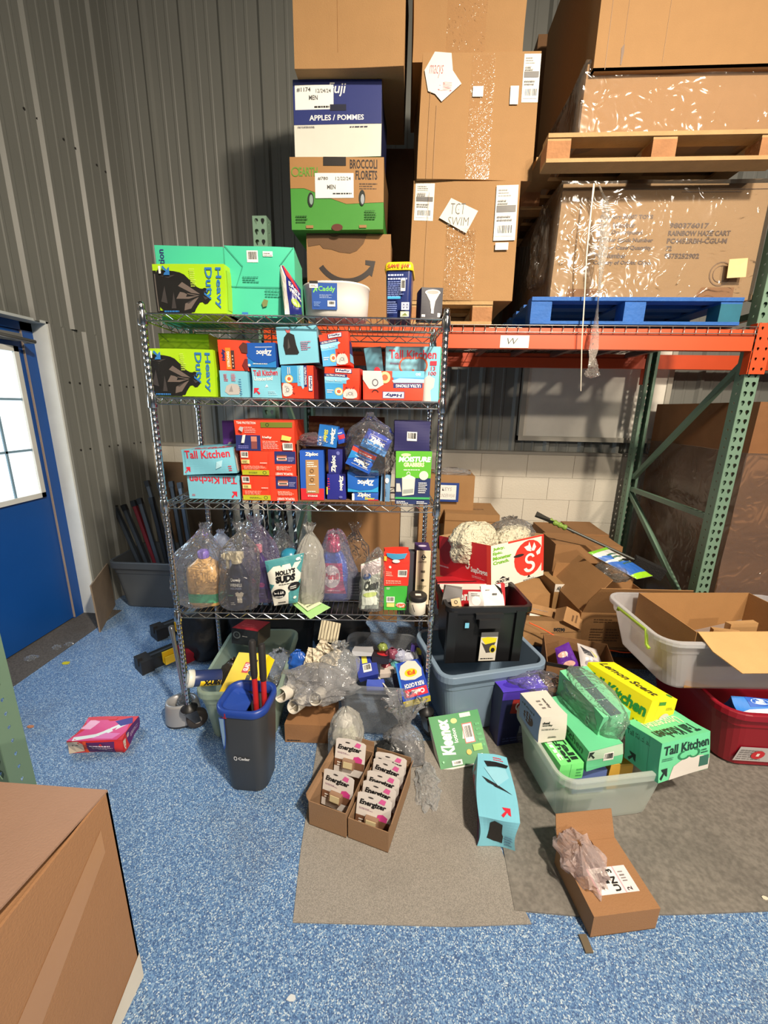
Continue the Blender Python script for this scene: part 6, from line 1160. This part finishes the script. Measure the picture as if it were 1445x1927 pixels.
m, W, H = posed(at(985, 1214, Y=2.28), at(1092, 1216, Y=2.30), at(985, 1168, Y=2.32)); carton('shipping_carton', 'long low brown carton with upside down numerals, in front of the heap', 'carton', m, W, .2, H, board((140, 104, 64)), {'F': [('t', .52, .58, .72, .74, '06230', BLK, 180, .06), ('s', .42, .2, .16, .22, .4, 0, 360, (60, 44, 30)), ('p', [(.3, .5), (1, .62), (1, .6), (.3, .48)], (90, 64, 40))]}, .003)
# big open carton with its flaps up
oa, ob_ = at(1085, 1208, Y=2.34), at(1262, 1212, Y=2.38); m = frame(Vector(((oa.x+ob_.x)/2, 2.36, zp)), ob_-oa, Z3); W = (ob_-oa).length; H = .24
r = opencarton('shipping_carton', 'big open brown carton with raised flaps and a green sticker, on the heap', m, W, .46, H, board((150, 110, 68)), (('F', .24, 62, .9), ('L', .27, 128, .95), ('K', .15, 95)), .004)
printing(r, FACES['F'](W, .46, H), [('l', .14, .72, .40, .86, 2, (96, 68, 40)), ('l', .12, .20, .26, .6, 5, (96, 68, 40)), ('l', .28, .20, .46, .6, 5, (96, 68, 40)), ('r', .52, .10, .74, .84, (120, 200, 50)), ('r', .54, .5, .66, .82, WHT), ('r', .52, .06, .74, .12, WHT), ('l', .68, .2, .74, .44, 6, (50, 90, 30))], .001)
pouch('wipes_pouch', 'blue white and lime pouch lying on the big open carton', 'pouch', at(1198, 1090, Y=2.52), at(1228, 1084, Y=2.60), at(1140, 1030, Y=2.72), at(1106, 1040, Y=2.64), M((206, 208, 206), .35), .06, prints=[('r', 0, 0, 1, .13, (150, 206, 40)), ('r', 0, .91, 1, 1, (120, 190, 50)), ('p', [(0, .13), (1, .13), (1, .42), (.6, .34), (.3, .5), (0, .6)], (44, 96, 180)), ('p', [(.0, .64), (.3, .6), (.4, .72), (0, .8)], (60, 110, 190)), ('l', .3, .40, .9, .58, 2, (60, 90, 60)), ('l', .3, .62, .92, .82, 2, (70, 110, 90)), ('e', .66, .5, .2, .05, BLK)])
bagat('clear_bag', 'greyish clear bag bulging under the lime ended pouch', 1150, 1088, 2.62, .12, .09, .12, FILM(.2, .45, (170, 166, 160)), 106)
# snow brush leaning over the heap
p = at(1025, 975, Y=3.02); q = at(1225, 1068, Y=2.75); d = q-p; r = empty('snow_brush', Matrix.Translation(p), 'long snow brush with a green ribbed grip and black scraper, across the cartons', 'brush')
MB().tube([d*.2, d], .010, M((76, 78, 74), .4, .3), 12).build('pole', r)
MB().tube([d*(.05+.012*i) for i in range(15)], .02, M((120, 150, 60), .5), 12, rs=[.022 if i % 4 < 2 else .016 for i in range(15)]).build('grip', r)
T = frame(Vector((0, 0, 0)), d.cross(Vector((0, 0, 1))), d)
MB().loft([[T@Vector(v) for v in ((-.07, -.006, -.07), (.07, -.006, -.07), (.07, .006, -.07), (-.07, .006, -.07))], [T@Vector(v) for v in ((-.04, -.008, .0), (.04, -.008, .0), (.04, .008, .0), (-.04, .008, .0))], [T@Vector(v) for v in ((-.014, -.012, .07), (.014, -.012, .07), (.014, .012, .07), (-.014, .012, .07))]], M((22, 24, 22), .4), False).build('scraper', r)
T2 = frame(d*.98, d, Z3); MB().box((-.10, -.035, -.05), (.10, .035, .03), M((24, 22, 22), .9, bump=1, bscale=200), T2).build('bristles', r)
# orange cord
mb = MB(); pts = [at(px, py, Y=Y) for px, py, Y in ((996, 1172, 2.24), (1020, 1183, 2.24), (1050, 1200, 2.23), (1075, 1213, 2.22), (1105, 1220, 2.25), (1150, 1224, 2.28), (1175, 1228, 2.29), (1212, 1226, 2.30), (1225, 1215, 2.32))]
cur = []
for i in range(len(pts)-1):
    for k in range(5):
        t = k/5; P0, P1, P2, P3 = pts[max(i-1, 0)], pts[i], pts[i+1], pts[min(i+2, len(pts)-1)]
        cur.append(.5*((2*P1)+(P2-P0)*t+(2*P0-5*P1+4*P2-P3)*t*t+(3*P1-P0-3*P2+P3)*t**3))
tag(mb.tube(cur+[pts[-1]], .0035, M((226, 84, 34), .5), 8).build('extension_cord'), 'thin orange cord looping in front of the brown cartons', 'cord')
# treat bags in a black edged carton
m = frame(Vector((.90, 2.0, GF)), Vector((.87, -.49, 0)), Z3); r = opencarton('shipping_carton', 'black edged brown carton of pet treat bags behind the green boxes', frame(at(1030, 1380, Z=GF)*1.0+Vector((.18, .12, 0)), Vector((1, -.25, 0)), Z3), .34, .30, .30, board((130, 94, 60)), (), .004)
MB().box((-.172, -.002, .285), (.172, .004, .302), M((30, 28, 28), .5)).build('black_edge', r)
pouch('treat_bag', 'purple and pink treat bag standing in the black edged carton', 'packet', at(1052, 1262, Y=2.02), at(1092, 1256, Y=2.04), at(1070, 1208, Y=2.12), at(1044, 1220, Y=2.10), M((86, 40, 140), .2), .05, prints=[('e', .3, .62, .26, .12, (214, 170, 160)), ('e', .5, .2, .3, .12, (206, 160, 150)), ('e', .75, .4, .12, .1, (90, 50, 150))])
pouch('treat_bag', 'silver and white treat bag beside the purple one', 'packet', at(1094, 1262, Y=2.0), at(1140, 1266, Y=2.0), at(1122, 1222, Y=2.1), at(1086, 1210, Y=2.12), M((196, 192, 192), .2), .05, prints=[('p', [(.1, .9), (.5, .7), (.6, .5), (.2, .6)], (60, 60, 66)), ('e', .5, .26, .34, .14, (150, 140, 150)), ('p', [(.5, .8), (.8, .6), (.7, .5)], (206, 200, 130))])
bagat('clear_bag', 'pinkish clear film over the treat bags', 1100, 1300, 1.98, .16, .07, .14, FILM(.12, .45, (226, 200, 206)), 108)
# bagged dark pack
GP('bulk_pack', 'tall dark blue printed pack with a purple top, wrapped in a clear bag', 'pack', (936, 1404), (1018, 1392), (936, 1296), .10, (30, 34, 76), {'F': [('r', 0, .86, 1, 1, (70, 50, 160)), ('p', [(.3, .62), (.9, .7), (1, .95), (.4, .88)], (206, 110, 60)), ('p', [(.2, .6), (.5, .58), (.56, .84), (.24, .86)], (150, 44, 40)), ('s', .36, .72, .04, .07, .8, 90, 300, WHT), ('r', .45, .2, .62, .34, (120, 130, 150)), ('l', .1, .06, .9, .16, 2, (70, 80, 130))], 'T': [('r', 0, 0, 1, 1, (80, 60, 190)), ('e', .5, .5, .4, .3, (60, 40, 160))]}, .004, z=GF)
bag('clear_bag', 'thick clear bag around the dark blue pack with the purple top', Matrix.Translation((.665, 1.755, GF)), .165, .085, .36, FILM(.10, .42, (216, 216, 226)), 110, [(0, 0), (.9, 0), (1, .1), (.97, .4), (.95, .7), (.8, .88), (.4, .97), (.02, 1.0)], .12, .05)
# front translucent tote with its load
m = yawm(Vector((.803, 1.495, GF)), .20)
tote('storage_tote', 'cloudy clear tote heaped with mint green cartons, at the front right', m, .230, .202, .25, FROST((214, 222, 216), .36), .86, .06, .012)
MT = (104, 200, 148); MTD = (64, 150, 122)
tkg = lambda: [('t', .05, .70, .95, .93, 'Tall Kitchen', (24, 44, 40), 0, .03), ('a', .03, .05, .17, .3, (24, 40, 36), 0)]
SPW('trash_bag_carton', 'white carton with small black lettering in the left back of the front tote', 'carton', (1013, 1399, 1.43), (1062, 1392, 1.46), (1009, 1352, 1.43), .16, (206, 200, 190), {'F': [('t', .08, .72, .34, .82, 'deal', BLK, 0, .04), ('t', .08, .62, .46, .71, 'worthy', BLK, 0, .04), ('l', .08, .48, .7, .56, 2, (100, 100, 100)), ('r', .34, .16, .64, .18, BLK), ('l', .36, .2, .62, .25, 1, GRY)], 'L': [('r', 0, 0, 1, 1, (126, 146, 186)), ('e', .45, .42, .26, .22, (70, 24, 36)), ('t', .1, .74, .7, .84, 'deal', BLK)], 'T': [('t', .55, .3, .68, .7, 'worthy', BLK, 270, .03), ('l', .3, .3, .45, .7, 3, GRY)]}, .003)
SPW('trash_bag_carton', 'mint carton with dark and pale lettering on top, below the white carton', 'carton', (1050, 1470, 1.335), (1094, 1464, 1.36), (1050, 1441, 1.335), .22, (112, 214, 120), {'T': [('t', .60, .08, .90, .7, 'Tall', (20, 44, 34), 270, .04), ('t', .36, .04, .62, .95, 'Kitchen', (20, 44, 34), 270, .04), ('t', .1, .1, .34, .9, 'Mint', WHT, 270, .04)], 'F': [('r', .45, 0, .46, 1, (60, 150, 90)), ('l', .7, .2, .95, .8, 3, (70, 160, 90))]}, .002)
SPW('trash_bag_carton', 'long mint carton under the bagged one, end face with a barcode', 'carton', (1104, 1452, 1.36), (1168, 1436, 1.40), (1112, 1413, 1.36), .30, (96, 190, 140), {'F': [('r', .0, .5, 1, 1, (176, 200, 176)), ('a', .02, .55, .2, .95, (24, 40, 36), 90), ('b', .45, .35, .72, .75)], 'L': [('t', .1, .55, .9, .9, 'Tall Kitchen', (40, 90, 70)), ('r', 0, 0, 1, .4, (70, 160, 126))]}, .004)
m, W, H = posed(at(1122, 1398, Y=1.44), at(1174, 1386, Y=1.48), at(1128, 1352, Y=1.42))
carton('trash_bag_carton', 'bagged mint carton with a dark stripe, lying diagonally on the heap', 'carton', m, W, .27, H, (110, 196, 148), {'T': [('r', .25, 0, .65, 1, (34, 62, 78)), ('r', .25, .30, .65, .31, MT), ('r', .25, .55, .65, .56, MT), ('r', .25, .8, .65, .81, MT)], 'L': [('b', .72, .2, .8, .5), ('r', 0, 0, 1, .1, MTD), ('l', .2, .4, .5, .7, 3, (80, 160, 130))], 'F': [('r', 0, .45, 1, .5, (90, 180, 130))]}, .004)
bag('clear_bag', 'clear bag stretched over the diagonal mint carton', m@Matrix.Translation((0, .13, -.01)), W*.64, .17, H*1.25, FILM(.12, .45, (220, 240, 230)), 113, [(0, 0), (.95, 0), (1, .3), (1, .7), (.85, .92), (.4, 1), (.02, 1.02)], .08)
SPW('trash_bag_carton', 'bright yellow carton with green and black lettering on top of the heap', 'carton', (1206, 1383, 1.44), (1255, 1377, 1.52), (1212, 1320, 1.44), .30, (240, 226, 14), {'F': [('r', .28, .06, .285, .98, (150, 140, 10)), ('e', .66, .40, .2, .2, (196, 190, 180)), ('r', .3, .85, .55, .95, (70, 140, 50)), ('l', .62, .7, .92, .8, 2, (150, 140, 20))], 'L': [('t', .04, .48, .98, .82, 'Tall Kitchen', (40, 140, 60), 0, .04), ('t', .70, .12, .78, .30, 'X', (40, 140, 60)), ('t', .84, .12, .92, .30, 'X', (40, 140, 60)), ('p', [(.2, 0), (.3, .34), (.6, .3), (.64, 0)], (196, 190, 170))], 'T': [('t', .30, .1, .62, .95, 'Lemon Scent', (60, 60, 20), 270, .03), ('e', .9, .08, .06, .04, (40, 140, 60))]}, .002)
SPW('trash_bag_carton', 'mint carton with a white bag picture, hanging over the right tote rim', 'carton', (1239, 1474, 1.30), (1331, 1446, 1.40), (1229, 1404, 1.31), .15, MT, {'F': [('t', .05, .66, .97, .90, 'Tall Kitchen', (24, 54, 46), 0, .03), ('p', [(.2, .0), (.28, .32), (.45, .46), (.6, .5), (.85, .44), (.99, .3), (.99, .02)], (206, 200, 192)), ('s', .46, .56, .08, .12, 1, 90, 340, (40, 120, 80)), ('s', .66, .56, .08, .12, 1, -160, 90, (40, 120, 80)), ('a', .02, .05, .17, .32, (20, 40, 34), 0), ('r', .78, .14, .97, .42, (50, 100, 86)), ('l', .8, .5, .95, .64, 2, (30, 70, 60)), ('l', .04, .52, .24, .62, 2, (60, 120, 96))], 'L': [('r', 0, 0, 1, 1, (66, 160, 130)), ('t', .06, .74, .7, .88, 'Tall Kitchen', (24, 54, 46)), ('a', .1, .04, .35, .3, (20, 40, 34), 0), ('r', .68, 0, .69, 1, (40, 120, 96))], 'T': [('t', .1, .1, .9, .45, 'Tall Kitchen', (24, 54, 46), 180, .03), ('t', .15, .5, .85, .8, 'Unscented', (190, 214, 180), 180, .02)]}, .003)
for i, (x, y, z, w, d, h, c, lab) in enumerate(((.80, 1.42, .02, .14, .2, .12, (90, 110, 170), 'blue box seen dimly through the front tote wall'), (.94, 1.45, .02, .10, .18, .13, (206, 160, 60), 'orange yellow pack seen dimly through the front tote wall'), (.715, 1.44, .02, .07, .18, .13, (80, 180, 120), 'green box at the left inside the front tote'), (.86, 1.47, .15, .12, .1, .03, (30, 80, 170), 'royal blue pack just below the front tote rim'))):
    carton('small_carton', lab, 'carton', yawm(Vector((x, y, z+GF)), .13), w, d, h, c, None, .002, None, i)
# red tote with a blue pack, clear tote on it
RDM = M((140, 14, 34), .35, var=.05)
m = yawm(Vector((1.93, 1.92, GF)), .0)
r = tote('storage_tote', 'deep red tote cut by the right frame edge, carrying the clear tote', m, .50, .33, .325, RDM, .86, .09, .014, rimh=.03)
p = at(1408, 1446, Y=1.61); q = at(1452, 1412, Y=1.60)
printing(r, (Vector((-.395, -.292, .04)), Vector((.2, 0, 0)), Vector((.012, -.0105, .085)), Vector((0, -1, 0))), [('r', 0, 0, 1, 1, (180, 176, 176)), ('l', .04, .1, .6, .9, 5, (120, 116, 116)), ('e', .45, .5, .14, .3, (190, 40, 50)), ('r', .42, .4, .48, .6, WHT)], .002, name='product_label')
SPW('wipes_pack', 'shiny blue and white pack lying in the front of the red tote', 'packet', (1392, 1342, 1.62), (1475, 1345, 1.62), (1384, 1312, 1.68), .1, (40, 120, 206), {'F': [('p', [(0, 0), (1, 0), (1, .4), (.3, .25)], (206, 210, 226)), ('p', [(.3, 1), (.35, .4), (.9, .5), (1, 1)], (30, 90, 190)), ('e', .6, .75, .2, .2, (190, 210, 226))]}, .006)
CC = FROST((222, 222, 226), .36, .25)
m = yawm(Vector((1.60, 1.93, .345)), .06)
r = tote('storage_tote', 'clear tote with a lime handle clip sitting on the red tote', m, .46, .24, .27, CC, .84, .08, .016, rimh=.02)
T = r.matrix_world.inverted(); A_ = [T@at(px, py, X=1.135) for px, py in ((1224, 1153), (1222, 1163), (1256, 1184), (1259, 1198))]
MB().tube([Vector((-.475, y, z)) for y, z in ((.10, .24), (.10, .255), (-.13, .262), (-.15, .20), (-.17, .19))], .008, M((150, 180, 60), .4), 8, smooth=False).build('handle_clip', r)
printing(r, (Vector((-.16, -.235, .16)), Vector((.035, 0, 0)), Vector((0, 0, .05)), Vector((0, -1, 0))), [('p', [(0, .6), (.4, .9), (.5, 1), (1, .8), (.8, .5), (1, .2), (.5, 0), (.2, .1), (.3, .4)], (226, 206, 40))], .012, name='yellow_sticker')
m = yawm(Vector((1.62, 1.74, .352)), .10)
r = opencarton('shipping_carton', 'open brown carton with bits of board inside, sitting in the clear tote', m, .62, .40, .29, board((160, 118, 72)), (('F', .20, -24, .8, board((190, 148, 96))),), .004)
for i, (x, y, w, a_) in enumerate(((-.12, .12, .14, .2), (.0, .16, .12, -.3), (.12, .2, .16, .1))):
    carton('small_carton', ('left', 'middle', 'right')[i]+' folded brown divider standing inside the open carton in the clear tote', 'carton', m@yawm(Vector((x, y, .006)), a_), w, .03, .17+.02*i, board((176, 136, 88)), None, .001)
# wrapped pallet load in the next bay
m = Matrix.Translation((2.62, 2.60, .0)); WB_ = board((126, 84, 48), .12)
WR = carton('wrapped_carton', 'huge brown carton swathed in cloudy stretch film behind the right upright', 'carton', m, 1.14, 1.02, 1.66, WB_, None, .004)
def film_shell(parent, W, D, H, mat, infl=.014, seed=1, z0=0, n=22, amp=.010):
    mb = MB(); g = infl
    gridbox(mb, W+2*g, D+2*g, H+g, mat, n); mb.sm = [True]*len(mb.sm)
    mb.v = [tuple(Vector(v)+Vector((0, -g, z0))+Vector((noise.noise(Vector(v)*5+Vector((seed, 0, 0))), noise.noise(Vector(v)*5+Vector((0, seed, 0))), .3*noise.noise(Vector(v)*6)))*amp) for v in mb.v]
    return mb.build('stretch_film', parent)
film_shell(WR, 1.14, 1.02, 1.34, FILM(.16, .26, (196, 176, 162), 6, .16, .008, 3), .022, 3, amp=.016)
# ================================================================ loads on the rack
ZW = RZ+.014
def RB(name, label, x0, y0, x1, y1, Y, D, col, prints=None, amp=.004, z=None, seed=1, yaw=0, side=None, cat='carton', H=None):
    a, b = at(x0, y1, Y=Y), at(x1, y1, Y=Y); t = at((x0+x1)/2, y0, Y=Y); z0 = z if z is not None else (a.z+b.z)/2
    r = carton(name, label, cat, Matrix.Translation(((a.x+b.x)/2, Y, z0))@Matrix.Rotation(yaw, 4, 'Z'), b.x-a.x, D, H or t.z-z0, col, prints, amp, None, seed, side)
    return r, z0+(H or t.z-z0)
TAN = board((154, 116, 72), .06)
# left stack
_, zt = RB('shipping_carton', 'brown carton with a curved arrow mark and torn flaps, lowest of the left stack', 580, 440, 733, 560, 2.52, .4, board((150, 110, 68), .05), {'F': [('s', .48, .86, .34, .40, 1.02, 215, 322, (52, 44, 40)), ('p', [(.70, .72), (.82, .71), (.78, .54), (.75, .56), (.76, .66), (.70, .67)], (52, 44, 40)), ('r', .38, .88, .54, 1.0, (24, 24, 28)), ('r', .42, .90, .52, .95, (40, 50, 60)), ('r', .39, .40, .56, .47, (24, 24, 28)), ('p', [(0, 1), (.02, .86), (.16, .88), (.20, .84), (.3, .83), (.40, .80), (.52, .79), (.6, .82), (.68, .9), (.72, 1)], board((100, 72, 46)))]}, z=ZW)
_, zt = RB('produce_carton', 'green and brown vegetable carton with a white printed sticker, second from the bottom', 550, 296, 720, 434, 2.47, .40, (64, 136, 48), {'F': [('p', [(0, .58), (.15, .58), (.35, .48), (.6, .36), (1, .38), (1, 1), (0, 1)], (156, 114, 66)), ('t', .64, .84, .93, .97, 'BROCCOLI', (44, 32, 26), 0, .03), ('t', .70, .69, .93, .82, 'FLORETS', (44, 32, 26), 0, .03), ('l', .74, .56, .93, .66, 3, (80, 60, 44)), ('t', .10, .74, .30, .86, 'EARTH', (96, 140, 50), 0, .02), ('s', .06, .80, .05, .065, .7, 0, 360, (96, 140, 50)), ('r', .36, .88, .60, 1, (30, 22, 18)), ('r', .27, .44, .68, .78, WHT), ('t', .30, .68, .41, .73, '#780', (50, 50, 50), 0, .02), ('t', .49, .68, .65, .73, '12/22/24', (60, 60, 60)), ('t', .40, .56, .49, .62, 'MEN', (60, 60, 60), 0, .02), ('l', .46, .49, .66, .53, 1, BLK), ('e', .22, .42, .034, .10, (24, 30, 22)), ('e', .77, .44, .034, .11, (24, 30, 22)), ('e', .775, .42, .02, .07, (150, 156, 160)), ('e', .225, .42, .02, .07, (130, 150, 140)), ('e', .50, .03, .06, .05, (90, 40, 26)), ('r', .16, .02, .24, .06, (150, 110, 66)), ('r', .74, .02, .82, .06, (150, 110, 66)), ('l', .05, .1, .18, .22, 3, (36, 90, 30)), ('l', .8, .14, .95, .28, 4, (36, 90, 30))], 'R': [('r', 0, .36, 1, 1, (110, 80, 48))]}, z=zt+.002)
_, zt = RB('produce_carton', 'navy and white fruit carton with a taped white sticker, third of the left stack', 556, 150, 716, 294, 2.47, .40, (206, 202, 190), {'F': [('r', 0, .43, 1, 1, (30, 42, 104)), ('t', .40, .78, .60, .96, 'Fuji', WHT, 0, .01, .2), ('t', .18, .48, .80, .55, 'APPLES / POMMES', WHT, 0, .02), ('r', .02, .62, .46, .93, WHT), ('t', .04, .84, .20, .90, '#1174', (50, 50, 50), 0, .02), ('t', .26, .83, .43, .88, '12/24/24', (60, 60, 60)), ('t', .18, .74, .28, .80, 'MEN', (60, 60, 60), 0, .02), ('l', .24, .64, .42, .69, 1, BLK), ('r', .42, .60, .60, .68, (16, 20, 44)), ('t', .04, .385, .24, .41, 'ONE FOURTEEN BUSHEL', (60, 60, 80)), ('l', .64, .385, .92, .41, 1, (60, 60, 80))], 'R': [('r', 0, 0, 1, 1, (24, 30, 70))], 'L': [('r', 0, .4, 1, 1, (30, 42, 104))]}, z=zt+.002)
RB('shipping_carton', 'big plain brown carton topping the left stack, cut by the top of the frame', 556, -60, 758, 144, 2.40, .60, TAN, {'F': [('r', .0, .0, 1, .001, (120, 80, 50)), ('r', .40, .1, .404, 1, (146, 104, 60))]}, .006, z=zt+.002, H=.62)
# swim cartons
def label4(u0, v0, u1, v1): return [('in', u0, v0, u1, v1, [('r', 0, 0, 1, 1, (214, 210, 200)), ('l', .1, .8, .7, .95, 3, GRY), ('r', .06, .52, .94, .64, (90, 88, 86)), ('b', .08, .08, .92, .30), ('l', .1, .36, .8, .48, 2, GRY), ('l', .1, .66, .6, .76, 2, GRY)])]
def tapewr(u0, v0, u1, v1): return ('r', u0, v0, u1, v1, FILM(.02, .10, (206, 176, 136), 55, .08, .0016, 2))
zb = ZP+.122
_, zt = RB('shipping_carton', 'lower tall brown carton with a handwritten swim note and shipping labels', 770, 340, 962, 562, 2.50, .55, TAN, {'F': label4(.02, .68, .20, .98)+label4(.78, .52, .98, .96)+[('p', [(.36, .86), (.26, .70), (.52, .58), (.62, .76)], (206, 202, 190)), ('t', .36, .73, .50, .82, 'TGT', (80, 76, 70), 0, -.008, .1), ('t', .34, .64, .54, .71, 'SWIM', (80, 76, 70), 0, -.008, .1), tapewr(.34, .0, .62, .62), ('r', .80, .44, .92, .50, WHT), ('r', .15, .0, .153, .9, (140, 100, 56))]}, .008, z=zb, seed=3)
_, zt2 = RB('shipping_carton', 'upper tall brown carton bearing a diamond shaped handwritten paper and shipping label', 786, 98, 1000, 338, 2.50, .55, TAN, {'F': label4(.86, .62, 1.0, .98)+[('p', [(.02, .86), (.10, 1), (.24, .99), (.26, .86), (.34, .76), (.18, .62), (.12, .68), (.06, .70)], (210, 202, 196)), ('t', .06, .80, .18, .90, 'macys', (150, 60, 70), 0, -.008, .3), ('t', .14, .70, .26, .77, 'Swim', (150, 60, 70), 90, -.008, .3), tapewr(.42, .0, .62, .98), ('r', .44, .66, .53, .74, WHT), ('r', .76, .60, .83, .74, WHT), ('r', .08, 0, .083, .7, (140, 100, 56)), ('r', .14, 0, .143, .6, (140, 100, 56))]}, .008, z=zt+.002, seed=4, yaw=.05)
RB('shipping_carton', 'brown carton above the two swim cartons, glossy tape down its middle', 775, -80, 985, 96, 2.55, .55, TAN, {'F': [tapewr(.30, 0, .66, 1), ('r', .5, .52, .6, .64, (150, 130, 110))]}, .008, z=zt2+.002, seed=5, H=.55)
# wooden ledge and cartons in the dark gap
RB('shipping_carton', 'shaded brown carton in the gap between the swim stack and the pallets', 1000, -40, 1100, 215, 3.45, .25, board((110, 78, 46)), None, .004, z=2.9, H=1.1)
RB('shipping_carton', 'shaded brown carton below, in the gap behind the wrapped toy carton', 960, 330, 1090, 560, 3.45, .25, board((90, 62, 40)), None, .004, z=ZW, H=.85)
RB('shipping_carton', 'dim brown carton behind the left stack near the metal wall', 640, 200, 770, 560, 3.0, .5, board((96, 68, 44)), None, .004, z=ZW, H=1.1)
# wrapped toy carton on the blue pallet
zq = ZP+.137
r, zt = RB('shipping_carton', 'wide wrapped toy carton with printed lines of stock text on the blue pallet', 1036, 346, 1408, 556, 2.54, .86, board((146, 118, 84), .05), {'F': [('t', .20, .70, .46, .745, 'Category 00007 TOYS', (74, 54, 44), 0, .03), ('t', .20, .635, .38, .68, 'Item Number', (74, 54, 44), 0, .03), ('t', .55, .635, .74, .68, '980376017', (74, 54, 44), 0, .03), ('t', .20, .57, .42, .615, 'Item Description', (74, 54, 44), 0, .03), ('t', .55, .57, .85, .615, 'RAINBOW HAZE CART', (74, 54, 44), 0, .03), ('t', .20, .505, .48, .55, 'Supplier Stock Number', (74, 54, 44), 0, .03), ('t', .55, .505, .84, .55, 'PC4452RBH-CGU-M', (74, 54, 44), 0, .03), ('t', .20, .44, .48, .485, 'Shipper Case Quantity', (74, 54, 44), 0, .03), ('t', .55, .44, .58, .485, '72', (74, 54, 44), 0, .03), ('t', .20, .375, .36, .42, 'PO Number', (74, 54, 44), 0, .03), ('t', .55, .375, .72, .42, '9575252902', (74, 54, 44), 0, .03), ('t', .20, .31, .49, .355, 'Country of Origin: China', (74, 54, 44), 0, .03), ('s', .84, .24, .10, .11, .5, 0, 360, (110, 84, 60)), ('s', .84, .24, .07, .076, .5, 0, 360, (110, 84, 60)), ('r', .58, .93, .86, .935, (100, 76, 54)), ('p', [(.08, .0), (.09, .10), (.24, .10), (.23, 0)], board((120, 84, 52))), ('p', [(.72, .0), (.76, .12), (.92, .12), (.92, 0)], board((130, 92, 58))), ('r', .0, .95, 1, .955, (90, 64, 40))]}, .006, z=zq, seed=7)
a, b = at(1036, 556, Y=2.54), at(1408, 556, Y=2.54)
film_shell(r, b.x-a.x, .86, zt-zq, FILM(.02, .16, (236, 226, 210), 10, .08, .005, 2), .012, 6, n=26, amp=.008)
p = at(1366, 524, Y=2.51); q = at(1408, 486, Y=2.51)
o = MB().add([(0, 0, 0), (q.x-p.x, -.006, .004), (q.x-p.x-.005, 0, q.z-p.z), (-.006, 0, q.z-p.z-.006), (0, .002, 0), (q.x-p.x, -.004, .004), (q.x-p.x-.005, .002, q.z-p.z), (-.006, .002, q.z-p.z-.006)], [(0, 1, 2, 3), (7, 6, 5, 4), (0, 4, 5, 1), (1, 5, 6, 2), (2, 6, 7, 3), (3, 7, 4, 0)], M((216, 186, 130), .6)).build('paper_note'); o.location = (p.x, 2.505, p.z); tag(o, 'blank yellow paper note stuck on the toy carton lower right', 'note')
# second pallet, overhanging nearer, with wrapped cartons
za = zt+.012; a = at(1026, 318, Y=2.36); b = at(1460, 322, Y=2.36)
pallet('raw wooden pallet stacked on top of the toy carton', a.x, b.x+.02, 2.36, 3.42, za, WOOD, at(1200, 247, Y=2.36).z-za, 6)
zc = at(1200, 247, Y=2.36).z+.002
r, zt = RB('shipping_carton', 'shiny film covered brown carton on the raw pallet', 1092, 118, 1470, 245, 2.46, .9, board((150, 114, 74), .06), None, .004, z=zc)
a, b = at(1092, 245, Y=2.46), at(1470, 245, Y=2.46)
film_shell(r, b.x-a.x, .9, zt-zc, FILM(.02, .16, (236, 226, 210), 10, .08, .005, 2), .012, 9, n=26, amp=.008)
a = at(1116, 132, Y=2.425); b = at(1475, 132, Y=2.425)
MBx = opencarton('shipping_carton', 'huge brown carton overhanging at the top right of the frame', Matrix.Translation(((a.x+b.x)/2, 2.425, a.z)), b.x-a.x, .94, .8, TAN, (), .008)
printing(MBx, FACES['F'](b.x-a.x, 1.0, .8), [('r', .06, 0, .063, 1, (128, 92, 52)), ('r', .145, .12, .147, 1, (128, 92, 52)), ('p', [(.135, .10), (.15, .12), (.152, .08), (.146, .02), (.140, .02)], (96, 66, 36)), ('r', .36, .03, .362, 1, (140, 104, 62))], .001)
# hanging film tail and white strap
def strip(name, label, pts, w, mat, seed=1, twist=.6):
    mb = MB(); rings = []; n = len(pts)*4
    P_ = [Vector(p) for p in pts]
    for j in range(n+1):
        t = j/n*(len(P_)-1); i = min(int(t), len(P_)-2); c = P_[i].lerp(P_[i+1], t-i); a = twist*j+seed; ww = w*(1+.5*noise.noise(Vector((j*.4, seed, 0))))
        d = Vector((math.cos(a*.35), math.sin(a*.35)*.5, 0)); e = Vector((-d.y, d.x, 0))
        rings.append([c-d*ww/2, c+e*ww*.16, c+d*ww/2, c-e*ww*.16])
    return tag(mb.loft(rings, mat, False).build(name), label, 'wrap' if 'film' in name else 'strap')
F = lambda px, py, Y: at(px, py, Y=Y)
strip('film_tail', 'twisted tail of stretch film dangling in front of the toy carton', [F(1128, 350, 2.46), F(1140, 380, 2.44), F(1138, 440, 2.44), F(1130, 520, 2.43), F(1122, 600, 2.43), F(1118, 650, 2.43), F(1112, 690, 2.43)], .045, FILM(.30, .6, (226, 218, 206), 30), 3)
bag('film_tail', 'frayed bunch of film at the end of the dangling tail', Matrix.Translation(F(1112, 712, 2.43)), .035, .02, .10, FILM(.16, .5, (206, 196, 186), 30), 130, [(.05, 0), (.8, .1), (1, .3), (.6, .6), (.3, 1)], .5, cat='wrap')
strip('white_strap', 'narrow white strap hanging beside the film tail', [F(1118, 345, 2.45), F(1112, 400, 2.44), F(1104, 480, 2.44), F(1100, 560, 2.44), F(1095, 640, 2.44), F(1093, 736, 2.44)], .009, M((190, 182, 166), .4), 1, .05)
bag('film_tail', 'cloudy loose film at the left side of the toy carton', Matrix.Translation(F(1010, 540, 2.75)), .05, .12, .42, FILM(.08, .35, (190, 180, 166), 20), 131, None, .3, cat='wrap')
